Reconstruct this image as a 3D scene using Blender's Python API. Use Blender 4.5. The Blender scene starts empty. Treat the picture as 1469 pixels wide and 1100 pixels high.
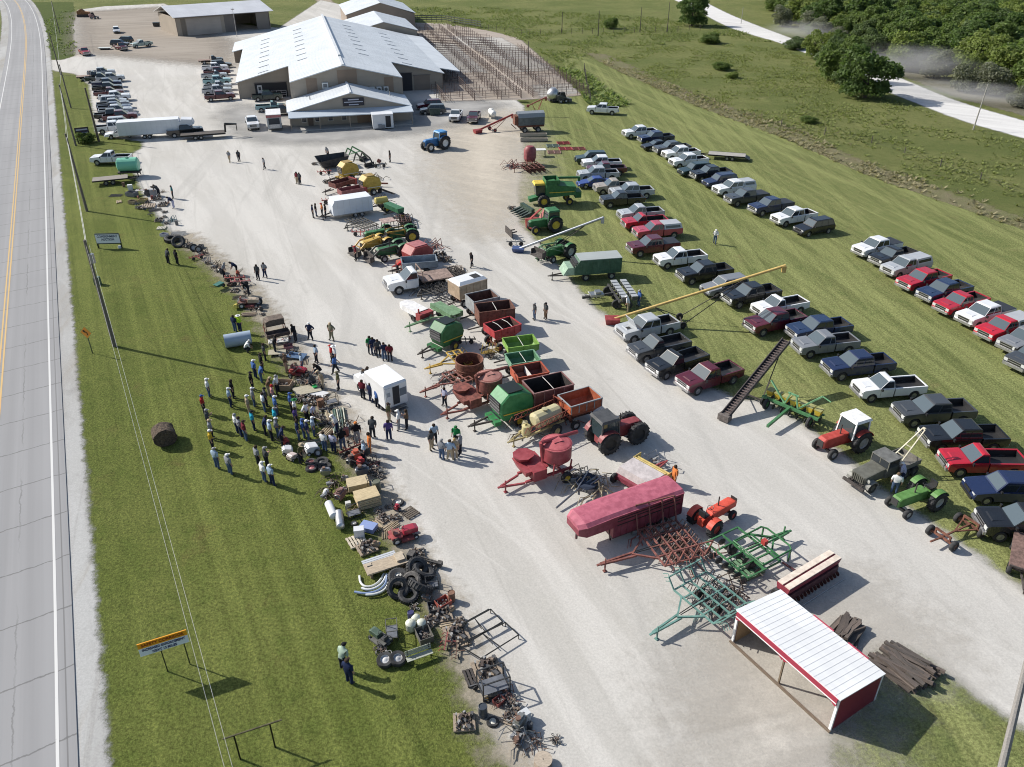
import bpy, math, random
import numpy as np
from mathutils import Vector, Matrix
sc=bpy.context.scene; col=sc.collection
rnd=random.Random(7)
D2=math.radians
# ---------------------------------------------------------------- camera, sky, sun, exposure
F=1153.0; H=34.3; TH=math.atan(690/1153.0)
cam=bpy.data.cameras.new('camera'); co=bpy.data.objects.new('camera',cam); col.objects.link(co)
co.location=(0,0,H); co.rotation_euler=(math.pi/2-TH,0,0)
cam.sensor_width=36.0; cam.lens=F/1469.0*36.0; cam.clip_end=6000; cam.clip_start=0.5
sc.camera=co
SUN_EL=35.5; SUN_DIR=Vector((math.cos(D2(-21))*math.cos(D2(SUN_EL)),math.sin(D2(-21))*math.cos(D2(SUN_EL)),-math.sin(D2(SUN_EL))))
w=bpy.data.worlds.new('World'); sc.world=w; w.use_nodes=True
wn=w.node_tree.nodes; bg=wn['Background']; sky=wn.new('ShaderNodeTexSky'); sky.sky_type='NISHITA'; sky.sun_disc=False
sky.sun_elevation=D2(SUN_EL); sky.sun_rotation=math.atan2(-SUN_DIR.x,-SUN_DIR.y)
sky.air_density=1.0; sky.dust_density=1.5
w.node_tree.links.new(sky.outputs[0],bg.inputs[0]); bg.inputs[1].default_value=0.09
sl=bpy.data.lights.new('sun','SUN'); sl.energy=4.2; sl.angle=D2(0.5); sl.color=(1,.955,.88)
so=bpy.data.objects.new('sun',sl); col.objects.link(so); so.rotation_euler=SUN_DIR.to_track_quat('-Z','Y').to_euler()
sc.cycles.filter_width=1.05
sc.view_settings.view_transform='Standard'; sc.view_settings.look='None'; sc.view_settings.exposure=0.5; sc.view_settings.gamma=1
# ---------------------------------------------------------------- survey helper: photo pixel -> point on the plane z=h
def g(px,py,h=0.0):
    x=(px-734.5)/F; y=(550-py)/F
    dy=math.cos(TH)+y*math.sin(TH); dz=-math.sin(TH)+y*math.cos(TH); t=(h-H)/dz
    return Vector((x*t,dy*t,h))
def gxy(px,py,h=0.0):
    v=g(px,py,h); return (v.x,v.y)
def ang(p,q):
    a=g(*p); b=g(*q); return math.atan2(b.y-a.y,b.x-a.x)
# ---------------------------------------------------------------- materials
MATS={}
class NT:
    def __init__(s,name):
        s.m=bpy.data.materials.new(name); s.m.use_nodes=True; s.t=s.m.node_tree; s.n=s.t.nodes; s.b=s.n['Principled BSDF']; s.out=s.n['Material Output']
    def new(s,t,**k):
        x=s.n.new(t)
        for a,v in k.items(): setattr(x,a,v)
        return x
    def lk(s,a,b): s.t.links.new(a,b)
    def put(s,sock,v):
        if hasattr(v,'links') or isinstance(v,bpy.types.NodeSocket): s.lk(v,sock)
        else: sock.default_value=v
    def coord(s,kind='Object',sc_=(1,1,1),rot=0.0):
        tc=s.new('ShaderNodeTexCoord'); mp=s.new('ShaderNodeMapping'); mp.inputs['Scale'].default_value=sc_; mp.inputs['Rotation'].default_value=(0,0,rot)
        s.lk(tc.outputs[kind],mp.inputs[0]); return mp.outputs[0]
    def pos(s,sc_=(1,1,1),rot=0.0):
        tc=s.new('ShaderNodeNewGeometry'); r=s.new('ShaderNodeVectorRotate',rotation_type='Z_AXIS'); r.inputs['Angle'].default_value=rot
        s.lk(tc.outputs['Position'],r.inputs[0]); mp=s.new('ShaderNodeMapping'); mp.inputs['Scale'].default_value=sc_; s.lk(r.outputs[0],mp.inputs[0]); return mp.outputs[0]
    def noise(s,vec,scale,detail=4,rough=.55,dist=0):
        x=s.new('ShaderNodeTexNoise'); x.inputs['Scale'].default_value=scale; x.inputs['Detail'].default_value=detail; x.inputs['Roughness'].default_value=rough; x.inputs['Distortion'].default_value=dist
        s.lk(vec,x.inputs['Vector']); return x.outputs['Fac']
    def vor(s,vec,scale,feature='F1',out='Distance'):
        x=s.new('ShaderNodeTexVoronoi',feature=feature); x.inputs['Scale'].default_value=scale; s.lk(vec,x.inputs['Vector']); return x.outputs[out]
    def step(s,v,a,b,lo=0.0,hi=1.0):
        x=s.new('ShaderNodeMapRange',interpolation_type='SMOOTHSTEP'); s.put(x.inputs[0],v); x.inputs[1].default_value=a; x.inputs[2].default_value=b; x.inputs[3].default_value=lo; x.inputs[4].default_value=hi; return x.outputs[0]
    def mix(s,f,a,b):
        x=s.new('ShaderNodeMix',data_type='RGBA'); s.put(x.inputs[0],f); 
        s.put(x.inputs[6],a if not isinstance(a,tuple) else (*a,1)); s.put(x.inputs[7],b if not isinstance(b,tuple) else (*b,1)); return x.outputs[2]
    def math(s,op,a,b=0.0):
        x=s.new('ShaderNodeMath',operation=op); s.put(x.inputs[0],a); s.put(x.inputs[1],b); return x.outputs[0]
    def attr(s,n):
        x=s.new('ShaderNodeAttribute',attribute_name=n); return x.outputs['Fac']
    def bump(s,h,strength=.5,dist=.05):
        x=s.new('ShaderNodeBump'); x.inputs['Strength'].default_value=strength; x.inputs['Distance'].default_value=dist; s.lk(h,x.inputs['Height']); s.lk(x.outputs[0],s.b.inputs['Normal'])
    def col(s,c): s.put(s.b.inputs['Base Color'],(*c,1) if isinstance(c,tuple) else c)
    def rough(s,r): s.put(s.b.inputs['Roughness'],r)
    def cut(s,fac):
        tr=s.new('ShaderNodeBsdfTransparent'); mx=s.new('ShaderNodeMixShader'); s.lk(fac,mx.inputs[0]); s.lk(tr.outputs[0],mx.inputs[1]); s.lk(s.b.outputs[0],mx.inputs[2]); s.lk(mx.outputs[0],s.out.inputs[0])
def mk(key):
    """material from a key: 'kind:r,g,b' """
    if key in MATS: return MATS[key]
    kind,_,c=key.partition(':'); c=tuple(float(x) for x in c.split(',')) if c else (.3,.3,.3)
    n=NT(key.replace(':','_').replace(',','_')); v=n.coord('Object')
    sp=n.b.inputs['Specular IOR Level']
    dk=lambda f:tuple(x*f for x in c)
    if kind=='paint':      # car paint, a little road dust
        f=n.noise(v,1.3,3); n.col(n.mix(n.step(f,.35,.75),c,tuple(x*.9+.004 for x in c))); n.rough(.24); n.b.inputs['Coat Weight'].default_value=.5; n.b.inputs['Coat Roughness'].default_value=.05
    elif kind=='old':      # faded farm-machine enamel with rust blooms
        f=n.noise(v,2.2,5,.65); r=n.noise(v,7,4,.7); d=n.mix(n.step(f,.3,.7),dk(.8),tuple(min(1,x*1.1+.025) for x in c)); n.col(n.mix(n.step(r,.64,.74),d,(.11,.06,.04))); n.rough(.55)
    elif kind=='rust':
        f=n.noise(v,3.5,6,.7); d=n.mix(n.step(f,.3,.7),dk(.55),tuple(min(1,x*1.35) for x in c)); n.col(d); n.rough(.85); n.b.inputs['Metallic'].default_value=.1
    elif kind=='metal':
        f=n.noise(v,4,4); n.col(n.mix(n.step(f,.3,.7),dk(.8),c)); n.rough(.38); n.b.inputs['Metallic'].default_value=.75
    elif kind=='chrome':
        n.col(c); n.rough(.15); n.b.inputs['Metallic'].default_value=1
    elif kind=='tin':      # painted sheet metal, ribs come from geometry
        f=n.noise(v,.25,5,.6); f2=n.noise(n.coord('Object',(.15,2.0,1)),2,3); n.col(n.mix(n.step(n.math('ADD',f,n.math('MULTIPLY',f2,.4)),.5,.95),dk(.85),c)); n.rough(.45)
    elif kind=='glass':
        n.col(c); n.rough(.06); sp.default_value=.8
    elif kind=='rubber':
        f=n.noise(v,3,4); n.col(n.mix(n.step(f,.4,.75),c,tuple(x*1.5+.03 for x in c))); n.rough(.8)
    elif kind=='cloth':
        f=n.noise(v,6,3); n.col(n.mix(f,dk(.75),tuple(min(1,x*1.15) for x in c))); n.rough(.9); sp.default_value=.15
    elif kind=='skin':
        n.col(c); n.rough(.6)
    elif kind=='wood':
        f=n.noise(n.coord('Object',(1.2,9,9)),3,5,.65); n.col(n.mix(n.step(f,.3,.7),dk(.6),c)); n.rough(.85)
    elif kind=='leaf':
        gm=n.new('ShaderNodeNewGeometry'); f=n.noise(n.coord('Object'),.55,3); rr=gm.outputs['Random Per Island']
        k=n.math('ADD',n.math('MULTIPLY',f,.8),n.math('MULTIPLY',rr,.55)); n.col(n.mix(n.step(k,.3,1.0),dk(.5),tuple(x*1.5 for x in c))); n.rough(.65); sp.default_value=.25
        tl=n.new('ShaderNodeBsdfTranslucent'); tl.inputs[0].default_value=(c[0]*1.5,c[1]*1.6,c[2]*1.1,1); mx=n.new('ShaderNodeMixShader'); mx.inputs[0].default_value=.4; n.lk(n.b.outputs[0],mx.inputs[1]); n.lk(tl.outputs[0],mx.inputs[2]); n.lk(mx.outputs[0],n.out.inputs[0])
    elif kind=='flat':
        n.col(c); n.rough(.7)
    elif kind=='plastic':
        f=n.noise(v,2,3); n.col(n.mix(f,dk(.9),c)); n.rough(.4)
    elif kind=='concrete':
        f=n.noise(v,1.5,5); n.col(n.mix(f,dk(.8),c)); n.rough(.9)
    MATS[key]=n.m; return n.m
# ---------------------------------------------------------------- mesh builder
class MB:
    def __init__(s): s.v=[]; s.f=[]; s.mi=[]; s.cur=0; s.sm=[]; s.smooth=False
    def add(s,vs,fs):
        o=len(s.v); s.v+= [tuple(x) for x in vs]
        for f in fs: s.f.append(tuple(o+i for i in f)); s.mi.append(s.cur); s.sm.append(s.smooth)
        return s
    def m(s,i): s.cur=i; return s
    def box(s,c,d,rz=0,ry=0,rx=0):
        R=Matrix.Rotation(rz,3,'Z')@Matrix.Rotation(ry,3,'Y')@Matrix.Rotation(rx,3,'X'); c=Vector(c)
        vs=[c+R@Vector((x*d[0]/2,y*d[1]/2,z*d[2]/2)) for x in(-1,1) for y in(-1,1) for z in(-1,1)]
        return s.add(vs,[(0,1,3,2),(4,6,7,5),(0,4,5,1),(2,3,7,6),(0,2,6,4),(1,5,7,3)])
    def bar(s,p,q,w,h=None,up=(0,0,1)):
        p=Vector(p);q=Vector(q);h=h or w; d=(q-p)
        if d.length<1e-6: return s
        d.normalize(); u=Vector(up)
        if abs(d.dot(u))>.98: u=Vector((1,0,0))
        a=d.cross(u).normalized()*w/2; b=a.cross(d).normalized()*h/2
        vs=[p-a-b,p+a-b,p+a+b,p-a+b,q-a-b,q+a-b,q+a+b,q-a+b]
        return s.add(vs,[(3,2,1,0),(4,5,6,7),(0,1,5,4),(1,2,6,5),(2,3,7,6),(3,0,4,7)])
    def tube(s,pts,r,n=8,r2=None,cap=True):
        pts=[Vector(p) for p in pts]; N=len(pts); o=len(s.v); rings=[]
        ref=None
        for i,p in enumerate(pts):
            d=(pts[min(i+1,N-1)]-pts[max(i-1,0)]).normalized()
            u=Vector((0,0,1)) if abs(d.z)<.95 else Vector((1,0,0))
            a=d.cross(u).normalized(); b=d.cross(a)
            if ref is not None and a.dot(ref)<0: a=-a;b=-b
            ref=a
            rr=r if r2 is None else r+(r2-r)*i/(N-1)
            rings.append([p+(a*math.cos(t)+b*math.sin(t))*rr for t in [2*math.pi*k/n for k in range(n)]])
        vs=[x for R in rings for x in R]; fs=[]
        for i in range(N-1):
            for k in range(n): fs.append((i*n+k,i*n+(k+1)%n,(i+1)*n+(k+1)%n,(i+1)*n+k))
        if cap: fs.append(tuple(range(n-1,-1,-1))); fs.append(tuple((N-1)*n+k for k in range(n)))
        old=s.smooth; s.smooth=True; s.add(vs,fs); s.smooth=old; return s
    def lathe(s,prof,c,ax,n=16,cap=False):
        """prof: (radius, along) pairs"""
        ax=Vector(ax).normalized(); u=Vector((0,0,1)) if abs(ax.z)<.9 else Vector((1,0,0)); a=ax.cross(u).normalized(); b=ax.cross(a); c=Vector(c); vs=[];fs=[]
        for r,t in prof:
            for k in range(n):
                q=2*math.pi*k/n; vs.append(c+ax*t+(a*math.cos(q)+b*math.sin(q))*r)
        for i in range(len(prof)-1):
            for k in range(n): fs.append((i*n+k,i*n+(k+1)%n,(i+1)*n+(k+1)%n,(i+1)*n+k))
        if cap: fs.append(tuple(range(n-1,-1,-1))); fs.append(tuple((len(prof)-1)*n+k for k in range(n)))
        old=s.smooth; s.smooth=True; s.add(vs,fs); s.smooth=old; return s
    def cyl(s,p,q,r,n=14):
        p=Vector(p);q=Vector(q); L=(q-p).length; s.lathe([(r,0),(r,L)],p,q-p,n)
        # flat caps
        ax=(q-p).normalized(); u=Vector((0,0,1)) if abs(ax.z)<.9 else Vector((1,0,0)); a=ax.cross(u).normalized(); b=ax.cross(a)
        for c,rev in((p,1),(q,0)):
            ring=[c+(a*math.cos(2*math.pi*k/n)+b*math.sin(2*math.pi*k/n))*r for k in range(n)]; s.add(ring,[tuple(reversed(range(n))) if rev else tuple(range(n))])
        return s
    def loft(s,secs,cap=True):
        """secs: list of equal-length vertex rings"""
        n=len(secs[0]); vs=[x for R in secs for x in R]; fs=[]
        for i in range(len(secs)-1):
            for k in range(n): fs.append((i*n+k,i*n+(k+1)%n,(i+1)*n+(k+1)%n,(i+1)*n+k))
        if cap: fs.append(tuple(range(n-1,-1,-1))); fs.append(tuple((len(secs)-1)*n+k for k in range(n)))
        return s.add(vs,fs)
    def prism(s,poly,y0,y1,bev=0.0,sh=.97):
        """side profile in XZ swept along Y, the two ends drawn in a little"""
        cx=sum(p[0] for p in poly)/len(poly); cz=sum(p[1] for p in poly)/len(poly)
        S=lambda y,k:[(cx+(x-cx)*k,y,cz+(z-cz)*k) for x,z in poly]
        secs=[S(y0,1),S(y1,1)] if not bev else [S(y0,sh),S(y0+bev,1),S(y1-bev,1),S(y1,sh)]
        return s.loft(secs)
    def frustum(s,b,t):
        """b,t: (x0,x1,y0,y1,z)"""
        V=[(b[0],b[2],b[4]),(b[1],b[2],b[4]),(b[1],b[3],b[4]),(b[0],b[3],b[4]),(t[0],t[2],t[4]),(t[1],t[2],t[4]),(t[1],t[3],t[4]),(t[0],t[3],t[4])]
        return s.add(V,[(3,2,1,0),(4,5,6,7),(0,1,5,4),(1,2,6,5),(2,3,7,6),(3,0,4,7)])
    def openbox(s,x0,x1,y0,y1,z0,z1,t=.06,zf=None):
        zf=z0 if zf is None else zf
        s.box(((x0+x1)/2,y0+t/2,(z0+z1)/2),(x1-x0,t,z1-z0)); s.box(((x0+x1)/2,y1-t/2,(z0+z1)/2),(x1-x0,t,z1-z0))
        s.box((x0+t/2,(y0+y1)/2,(z0+z1)/2),(t,y1-y0-2*t,z1-z0)); s.box((x1-t/2,(y0+y1)/2,(z0+z1)/2),(t,y1-y0-2*t,z1-z0))
        s.box(((x0+x1)/2,(y0+y1)/2,zf+t/2),(x1-x0-2*t,y1-y0-2*t,t)); return s
    def torus(s,c,ax,R,r,N=18,n=7):
        ax=Vector(ax).normalized(); u=Vector((0,0,1)) if abs(ax.z)<.9 else Vector((1,0,0)); a=ax.cross(u).normalized(); b=ax.cross(a); c=Vector(c); vs=[];fs=[]
        for i in range(N):
            q=2*math.pi*i/N; d=a*math.cos(q)+b*math.sin(q)
            for k in range(n):
                p=2*math.pi*k/n; vs.append(c+d*(R+r*math.cos(p))+ax*r*math.sin(p))
        for i in range(N):
            for k in range(n): fs.append((i*n+k,((i+1)%N)*n+k,((i+1)%N)*n+(k+1)%n,i*n+(k+1)%n))
        old=s.smooth; s.smooth=True; s.add(vs,fs); s.smooth=old; return s
    def mesh(s,name,mats):
        me=bpy.data.meshes.new(name); me.from_pydata(s.v,[],s.f); 
        for k in mats: me.materials.append(mk(k) if isinstance(k,str) else k)
        me.polygons.foreach_set('material_index',s.mi); me.polygons.foreach_set('use_smooth',s.sm); me.update()
        bpy_fix(me)
        if any(s.sm): me.set_sharp_from_angle(angle=math.radians(38))
        return me
import bmesh
def bpy_fix(me):
    bm=bmesh.new(); bm.from_mesh(me); bmesh.ops.recalc_face_normals(bm,faces=bm.faces); bm.to_mesh(me); bm.free()
# ---------------------------------------------------------------- things, parts, copies
def tag(o,label=None,cat=None,group=None,kind=None):
    if label: o['label']=label
    if cat: o['category']=cat
    if group: o['group']=group
    if kind: o['kind']=kind
    return o
def link(name,data,parent=None,loc=(0,0,0),rz=0):
    o=bpy.data.objects.new(name,data); col.objects.link(o); o.location=loc; o.rotation_euler=(0,0,rz)
    if parent: o.parent=parent
    return o
class Kit:
    """one kind of thing: its parts and sub-parts, built once and shared by every copy"""
    def __init__(s): s.parts=[]
    def part(s,name,mb,mats,parent=None,label=None,at=(0,0,0)):
        me=mb if isinstance(mb,bpy.types.Mesh) else mb.mesh(name,mats)
        s.parts.append((name,me,parent,label,at)); return len(s.parts)-1
    def place(s,name,label,cat,loc,rz=0,group=None,recolor=None,scale=None):
        if len(s.parts)==1:
            n_,me,_,_,_=s.parts[0]; root=link(name,me,None,loc,rz); objs=[root]
        else:
            root=link(name,None,None,loc,rz); root.empty_display_size=.2; objs=[]
            for n_,me,pa,lb,at in s.parts:
                o=link(n_,me,root if pa is None else objs[pa],at)
                if lb: o['label']=lb
                objs.append(o)
        if scale: root.scale=(scale,)*3 if not isinstance(scale,tuple) else scale
        if recolor:
            for o in objs:
                for sl_ in o.material_slots:
                    k=REV.get(sl_.material.name)
                    for a,b in recolor.items():
                        if sl_.material==mk(a): sl_.link='OBJECT'; sl_.material=mk(b); break
        return tag(root,label,cat,group)
REV={}
def single(name,mb,mats,label,cat,loc=(0,0,0),rz=0,group=None,kind=None):
    o=link(name,mb.mesh(name,mats),None,loc,rz); return tag(o,label,cat,group,kind)
def struct(name,mb,mats,kind='structure'):
    o=link(name,mb.mesh(name,mats)); o['kind']=kind; return o
def text_mesh(txt,size,parent,loc,rot,mat,name='lettering',ext=.01,sx=1.0):
    cu=bpy.data.curves.new(name,'FONT'); cu.body=txt; cu.size=size; cu.align_x='CENTER'; cu.align_y='CENTER'; cu.extrude=ext; cu.offset=size*.015
    t=bpy.data.objects.new('tmp',cu); col.objects.link(t); bpy.context.view_layer.update()
    me=bpy.data.meshes.new_from_object(t.evaluated_get(bpy.context.evaluated_depsgraph_get())); bpy.data.objects.remove(t); me.name=name
    me.materials.clear(); me.materials.append(mk(mat)); o=link(name,me,parent,loc); o.rotation_euler=rot; o.scale=(sx,1,1); return o
# ---------------------------------------------------------------- ground sheets
def smooth_poly(pts,it=2,closed=True):
    P=[Vector(p) for p in pts]
    for _ in range(it):
        Q=[]; n=len(P)
        for i in range(n if closed else n-1):
            a=P[i]; b=P[(i+1)%n]; Q+= [a*.75+b*.25,a*.25+b*.75]
        if not closed: Q=[P[0]]+Q+[P[-1]]
        P=Q
    return P
def sdist(X,Y,poly):
    """signed distance to a polygon, positive inside"""
    P=np.array([(p[0],p[1]) for p in poly]); d=np.full(X.shape,1e9); ins=np.zeros(X.shape,bool)
    for i in range(len(P)):
        a=P[i]; b=P[(i+1)%len(P)]; e=b-a; wx=X-a[0]; wy=Y-a[1]; t=np.clip((wx*e[0]+wy*e[1])/max(e@e,1e-9),0,1)
        d=np.minimum(d,np.hypot(wx-t*e[0],wy-t*e[1]))
        if a[1]!=b[1]:
            c=((a[1]>Y)!=(b[1]>Y))&(X<(b[0]-a[0])*(Y-a[1])/(b[1]-a[1])+a[0]); ins^=c
    return np.where(ins,d,-d)
def sheet(name,poly,z,mat,res=1.0,fringe=3.0,holes=(),kind='structure'):
    xs=[p[0] for p in poly]; ys=[p[1] for p in poly]
    gx=np.arange(min(xs)-fringe-res,max(xs)+fringe+2*res,res); gy=np.arange(min(ys)-fringe-res,max(ys)+fringe+2*res,res)
    X,Y=np.meshgrid(gx,gy); d=sdist(X,Y,poly)
    for h in holes: d=np.minimum(d,-sdist(X,Y,h))
    keep=d>-fringe; idx=-np.ones(X.shape,int)
    cells=keep[:-1,:-1]&keep[1:,:-1]&keep[:-1,1:]&keep[1:,1:]
    used=np.zeros(X.shape,bool); used[:-1,:-1]|=cells; used[1:,:-1]|=cells; used[:-1,1:]|=cells; used[1:,1:]|=cells
    idx[used]=np.arange(used.sum()); vs=np.stack([X[used],Y[used],np.full(used.sum(),z)],1)
    j,i=np.nonzero(cells); fs=np.stack([idx[j,i],idx[j,i+1],idx[j+1,i+1],idx[j+1,i]],1)
    me=bpy.data.meshes.new(name); me.from_pydata(vs.tolist(),[],fs.tolist()); at=me.attributes.new('edge','FLOAT','POINT'); at.data.foreach_set('value',d[used].astype(np.float32))
    me.materials.append(mat); o=link(name,me); o['kind']=kind; return o
def strip(name,left,right,z,mat,uvw=None):
    """road-like band between two polylines of equal length; UV u = metres along, v = metres across"""
    n=len(left); vs=[(p[0],p[1],z) for p in left]+[(p[0],p[1],z) for p in right]; fs=[(i,i+1,n+i+1,n+i) for i in range(n-1)]
    me=bpy.data.meshes.new(name); me.from_pydata(vs,[],fs); uv=me.uv_layers.new(name='UVMap'); L=[0]
    for i in range(n-1): L.append(L[-1]+(Vector(right[i+1])-Vector(right[i])).length)
    W=[(Vector(left[i])-Vector(right[i])).length for i in range(n)]
    for pl in me.polygons:
        for li in pl.loop_indices:
            vi=me.loops[li].vertex_index; k=vi%n; uv.data[li].uv=(L[k],W[k] if vi<n else 0)
    me.materials.append(mat); bpy_fix(me); o=link(name,me); o['kind']='structure'; return o
# ================================================================ GROUND
def grass_mat(name,c0,c1,c2,stripe=None,cut=0.0,patch=.05,bumps=.6,amp=1.6,dry=(.16,.13,.06)):
    n=NT(name); p=n.pos(); big=n.noise(p,patch,5,.6); mid=n.noise(p,.7,5,.65); fine=n.noise(p,6.0,4,.75); blade=n.noise(n.pos((1,1,1),.5),22,2,.7)
    c=n.mix(n.step(big,.35,.65),c0,c1); c=n.mix(n.step(mid,.45,.75),c,c2)
    c=n.mix(n.step(n.noise(p,.22,6,.7),.57,.74,0,.75),c,dry); c=n.mix(n.step(n.noise(p,1.6,5,.7),.5,.7,0,.38),c,tuple(x*.62 for x in c2)); c=n.mix(n.step(n.noise(p,.11,5,.65,.8),.55,.7,0,.45),c,tuple(x*1.35 for x in c1))
    if stripe:
        for ang_,sc_,st in stripe:
            s=n.noise(n.pos((.012*sc_,.55*sc_,1),-ang_),1,3,.6); c=n.mix(n.step(s,.47,.62,0,st),c,tuple(x*1.45 for x in c1)); s2=n.noise(n.pos((.02*sc_,.9*sc_,1),-ang_),1.7,2,.5); c=n.mix(n.step(s2,.52,.66,0,st*.8),c,tuple(x*.66 for x in c0))
    k=n.step(fine,.3,.72,.55,1.35); k2=n.step(blade,.3,.75,.7,1.25); k=n.math('MULTIPLY',k,k2)
    hs=n.new('ShaderNodeMix',data_type='RGBA',blend_type='MULTIPLY'); hs.inputs[0].default_value=1; n.lk(c,hs.inputs[6]); cv=n.new('ShaderNodeCombineColor'); [n.lk(k,cv.inputs[i]) for i in range(3)]; n.lk(cv.outputs[0],hs.inputs[7])
    n.col(hs.outputs[2]); n.rough(.95); n.b.inputs['Specular IOR Level'].default_value=.1
    n.bump(n.math('ADD',fine,n.math('MULTIPLY',blade,.6)),bumps,.12)
    if cut:
        e=n.math('ADD',n.attr('edge'),n.math('MULTIPLY',n.math('SUBTRACT',n.noise(p,.9,5,.7),.5),amp*2.2)); n.cut(n.step(e,-.12,.12))
    return n.m
def gravel_mat(name,ca,cb,cc,ang_,amp=2.0,tracks=.8,soft=.5,patchy=.58):
    n=NT(name); p=n.pos(); q=n.pos((.035,.42,1),-ang_); big=n.noise(p,.045,5,.55); st=n.noise(q,1,5,.6,.4); st2=n.noise(n.pos((.02,.3,1),-ang_+.35),1.3,4,.6,.6); fine=n.noise(p,9,3,.7); grit=n.noise(p,34,2,.8); mid=n.noise(p,.35,6,.7)
    c=n.mix(n.step(big,.38,.64),ca,cb); c=n.mix(n.step(st,.42,.66,0,tracks),c,tuple(min(1,x*1.14) for x in ca)); c=n.mix(n.step(st2,.52,.70,0,tracks*.8),c,cc)
    th=n.noise(n.pos((.03,1.1,1),-ang_+.12),1,4,.65,1.1); c=n.mix(n.step(th,.54,.72,0,tracks*.55),c,tuple(x*.84 for x in cb)); th2=n.noise(n.pos((.035,1.0,1),-ang_-.3),1.1,4,.65,1.2); c=n.mix(n.step(th2,.57,.7,0,tracks*.6),c,tuple(min(1,x*1.12) for x in ca))
    c=n.mix(n.step(mid,patchy,.78,0,.55),c,tuple(x*.72 for x in cb))
    k=n.math('MULTIPLY',n.step(fine,.25,.75,.88,1.08),n.step(grit,.3,.8,.86,1.07)); k=n.math('MULTIPLY',k,n.step(n.noise(p,2.5,4,.7),.62,.78,1.0,.8))
    hs=n.new('ShaderNodeMix',data_type='RGBA',blend_type='MULTIPLY'); hs.inputs[0].default_value=1; n.lk(c,hs.inputs[6]); cv=n.new('ShaderNodeCombineColor'); [n.lk(k,cv.inputs[i]) for i in range(3)]; n.lk(cv.outputs[0],hs.inputs[7])
    n.col(hs.outputs[2]); n.rough(.95); n.b.inputs['Specular IOR Level'].default_value=.15; n.bump(n.math('ADD',fine,grit),.3,.03)
    e=n.math('ADD',n.attr('edge'),n.math('MULTIPLY',n.math('SUBTRACT',n.noise(p,.8,6,.75),.5),amp*2.2)); e=n.math('ADD',e,n.math('MULTIPLY',n.math('SUBTRACT',grit,.5),.6)); n.cut(n.step(e,-soft,soft))
    return n.m
ROADANG=D2(116.8)
# open meadow: the base sheet, reaching far beyond the frame
base=MB(); NX=60
xs=[-1300+2600*i/NX for i in range(NX+1)]; ys=[-100+1700*i/NX for i in range(NX+1)]
base.add([(x,y,0) for y in ys for x in xs],[(j*(NX+1)+i,j*(NX+1)+i+1,(j+1)*(NX+1)+i+1,(j+1)*(NX+1)+i) for j in range(NX) for i in range(NX)])
meadow=grass_mat('meadow_grass',(.16,.19,.06),(.235,.245,.09),(.13,.165,.05),patch=.05,bumps=1.4,dry=(.2,.165,.095))
struct('meadow',base,[meadow])
# mown parking field on the right
FIELD=[gxy(*p) for p in((700,140),(760,150),(830,128),(800,78),(838,80),(1000,152),(1130,200),(1240,250),(1469,330),(1640,395),(1700,800),(1560,1250),(1100,1250),(960,700),(740,330))]
mown=grass_mat('mown_grass',(.175,.20,.07),(.215,.23,.088),(.14,.175,.058),stripe=((ang((918,195),(1168,335)),1,.5),(ang((1190,400),(1330,560)),1.3,.42)),cut=1,patch=.06,bumps=.5,amp=.5,dry=(.19,.16,.075))
sheet('parking_field',FIELD,.012,mown,1.5,2)
# lawn between the highway and the lot
LAWN=[gxy(*p) for p in((64,112),(66,200),(74,330),(84,480),(98,640),(115,800),(140,1100),(150,1400),(900,1400),(760,1100),(640,850),(520,620),(330,360),(240,230),(180,190),(150,104))]
lawn=grass_mat('lawn_grass',(.128,.158,.036),(.165,.187,.05),(.108,.142,.031),stripe=((ROADANG,1.2,.35),),cut=1,patch=.08,bumps=.8,amp=.5,dry=(.15,.125,.045))
sheet('roadside_lawn',LAWN,.014,lawn,1.0,2)
sheet('far_verge',[gxy(*p) for p in((-60,60),(0,66),(9,90),(11,115),(4,160),(-8,230),(-60,420),(-200,500),(-300,60))],.013,grass_mat('verge_grass',(.07,.125,.015),(.09,.14,.02),(.055,.1,.014),cut=1,amp=.4),1.5,2)
sheet('north_verge',[gxy(*p) for p in((63,82),(58,40),(45,3),(105,3),(108,40),(110,78),(88,87))],.013,grass_mat('north_verge_grass',(.075,.105,.022),(.09,.12,.026),(.05,.085,.018),cut=1,amp=.6),1.5,2)
# weedy tan strip along the mown field
sheet('dry_ditch',[gxy(*p) for p in((838,74),(870,78),(1010,140),(1140,186),(1250,236),(1469,312),(1640,380),(1640,400),(1469,334),(1240,254),(1128,204),(1000,156),(900,112))],.011,grass_mat('ditch_grass',(.20,.185,.105),(.18,.185,.085),(.24,.205,.135),cut=1,patch=.15,amp=2.0),1.5,4)
# gravel sale lot
LOTP=[(62,97),(62,86),(90,86),(108,80),(104,40),(112,14),(150,9),(235,5),(300,30),(400,40),(460,0),(585,28),(640,60),(680,130),(735,140),(752,152),(748,190),(752,222),(744,270),(745,320),(775,352),(815,398),(850,438),(900,478),(955,512),(1005,548),(1055,572),(1100,576),(1150,606),(1222,662),(1268,704),(1330,746),(1400,794),(1469,845),(1600,930),(1600,1080),(1469,1044),(1425,1018),(1390,985),(1340,950),(1290,925),(1255,930),(1230,990),(1192,1055),(1190,1100),(1260,1400),(830,1400),(742,1110),(702,1055),(668,965),(640,905),(608,845),(560,765),(524,690),(474,600),(425,535),(382,470),(345,422),(292,372),(246,335),(208,285),(192,245),(186,222),(205,212),(205,203),(160,197),(138,190),(132,150),(128,122),(108,106),(80,102)]
LOT=[gxy(*p) for p in LOTP]
gravel=gravel_mat('gravel',(.535,.517,.482),(.495,.475,.435),(.45,.435,.405),ROADANG,amp=.7,tracks=.8)
sheet('gravel_lot',LOT,.028,gravel,1.0,3)
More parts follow.
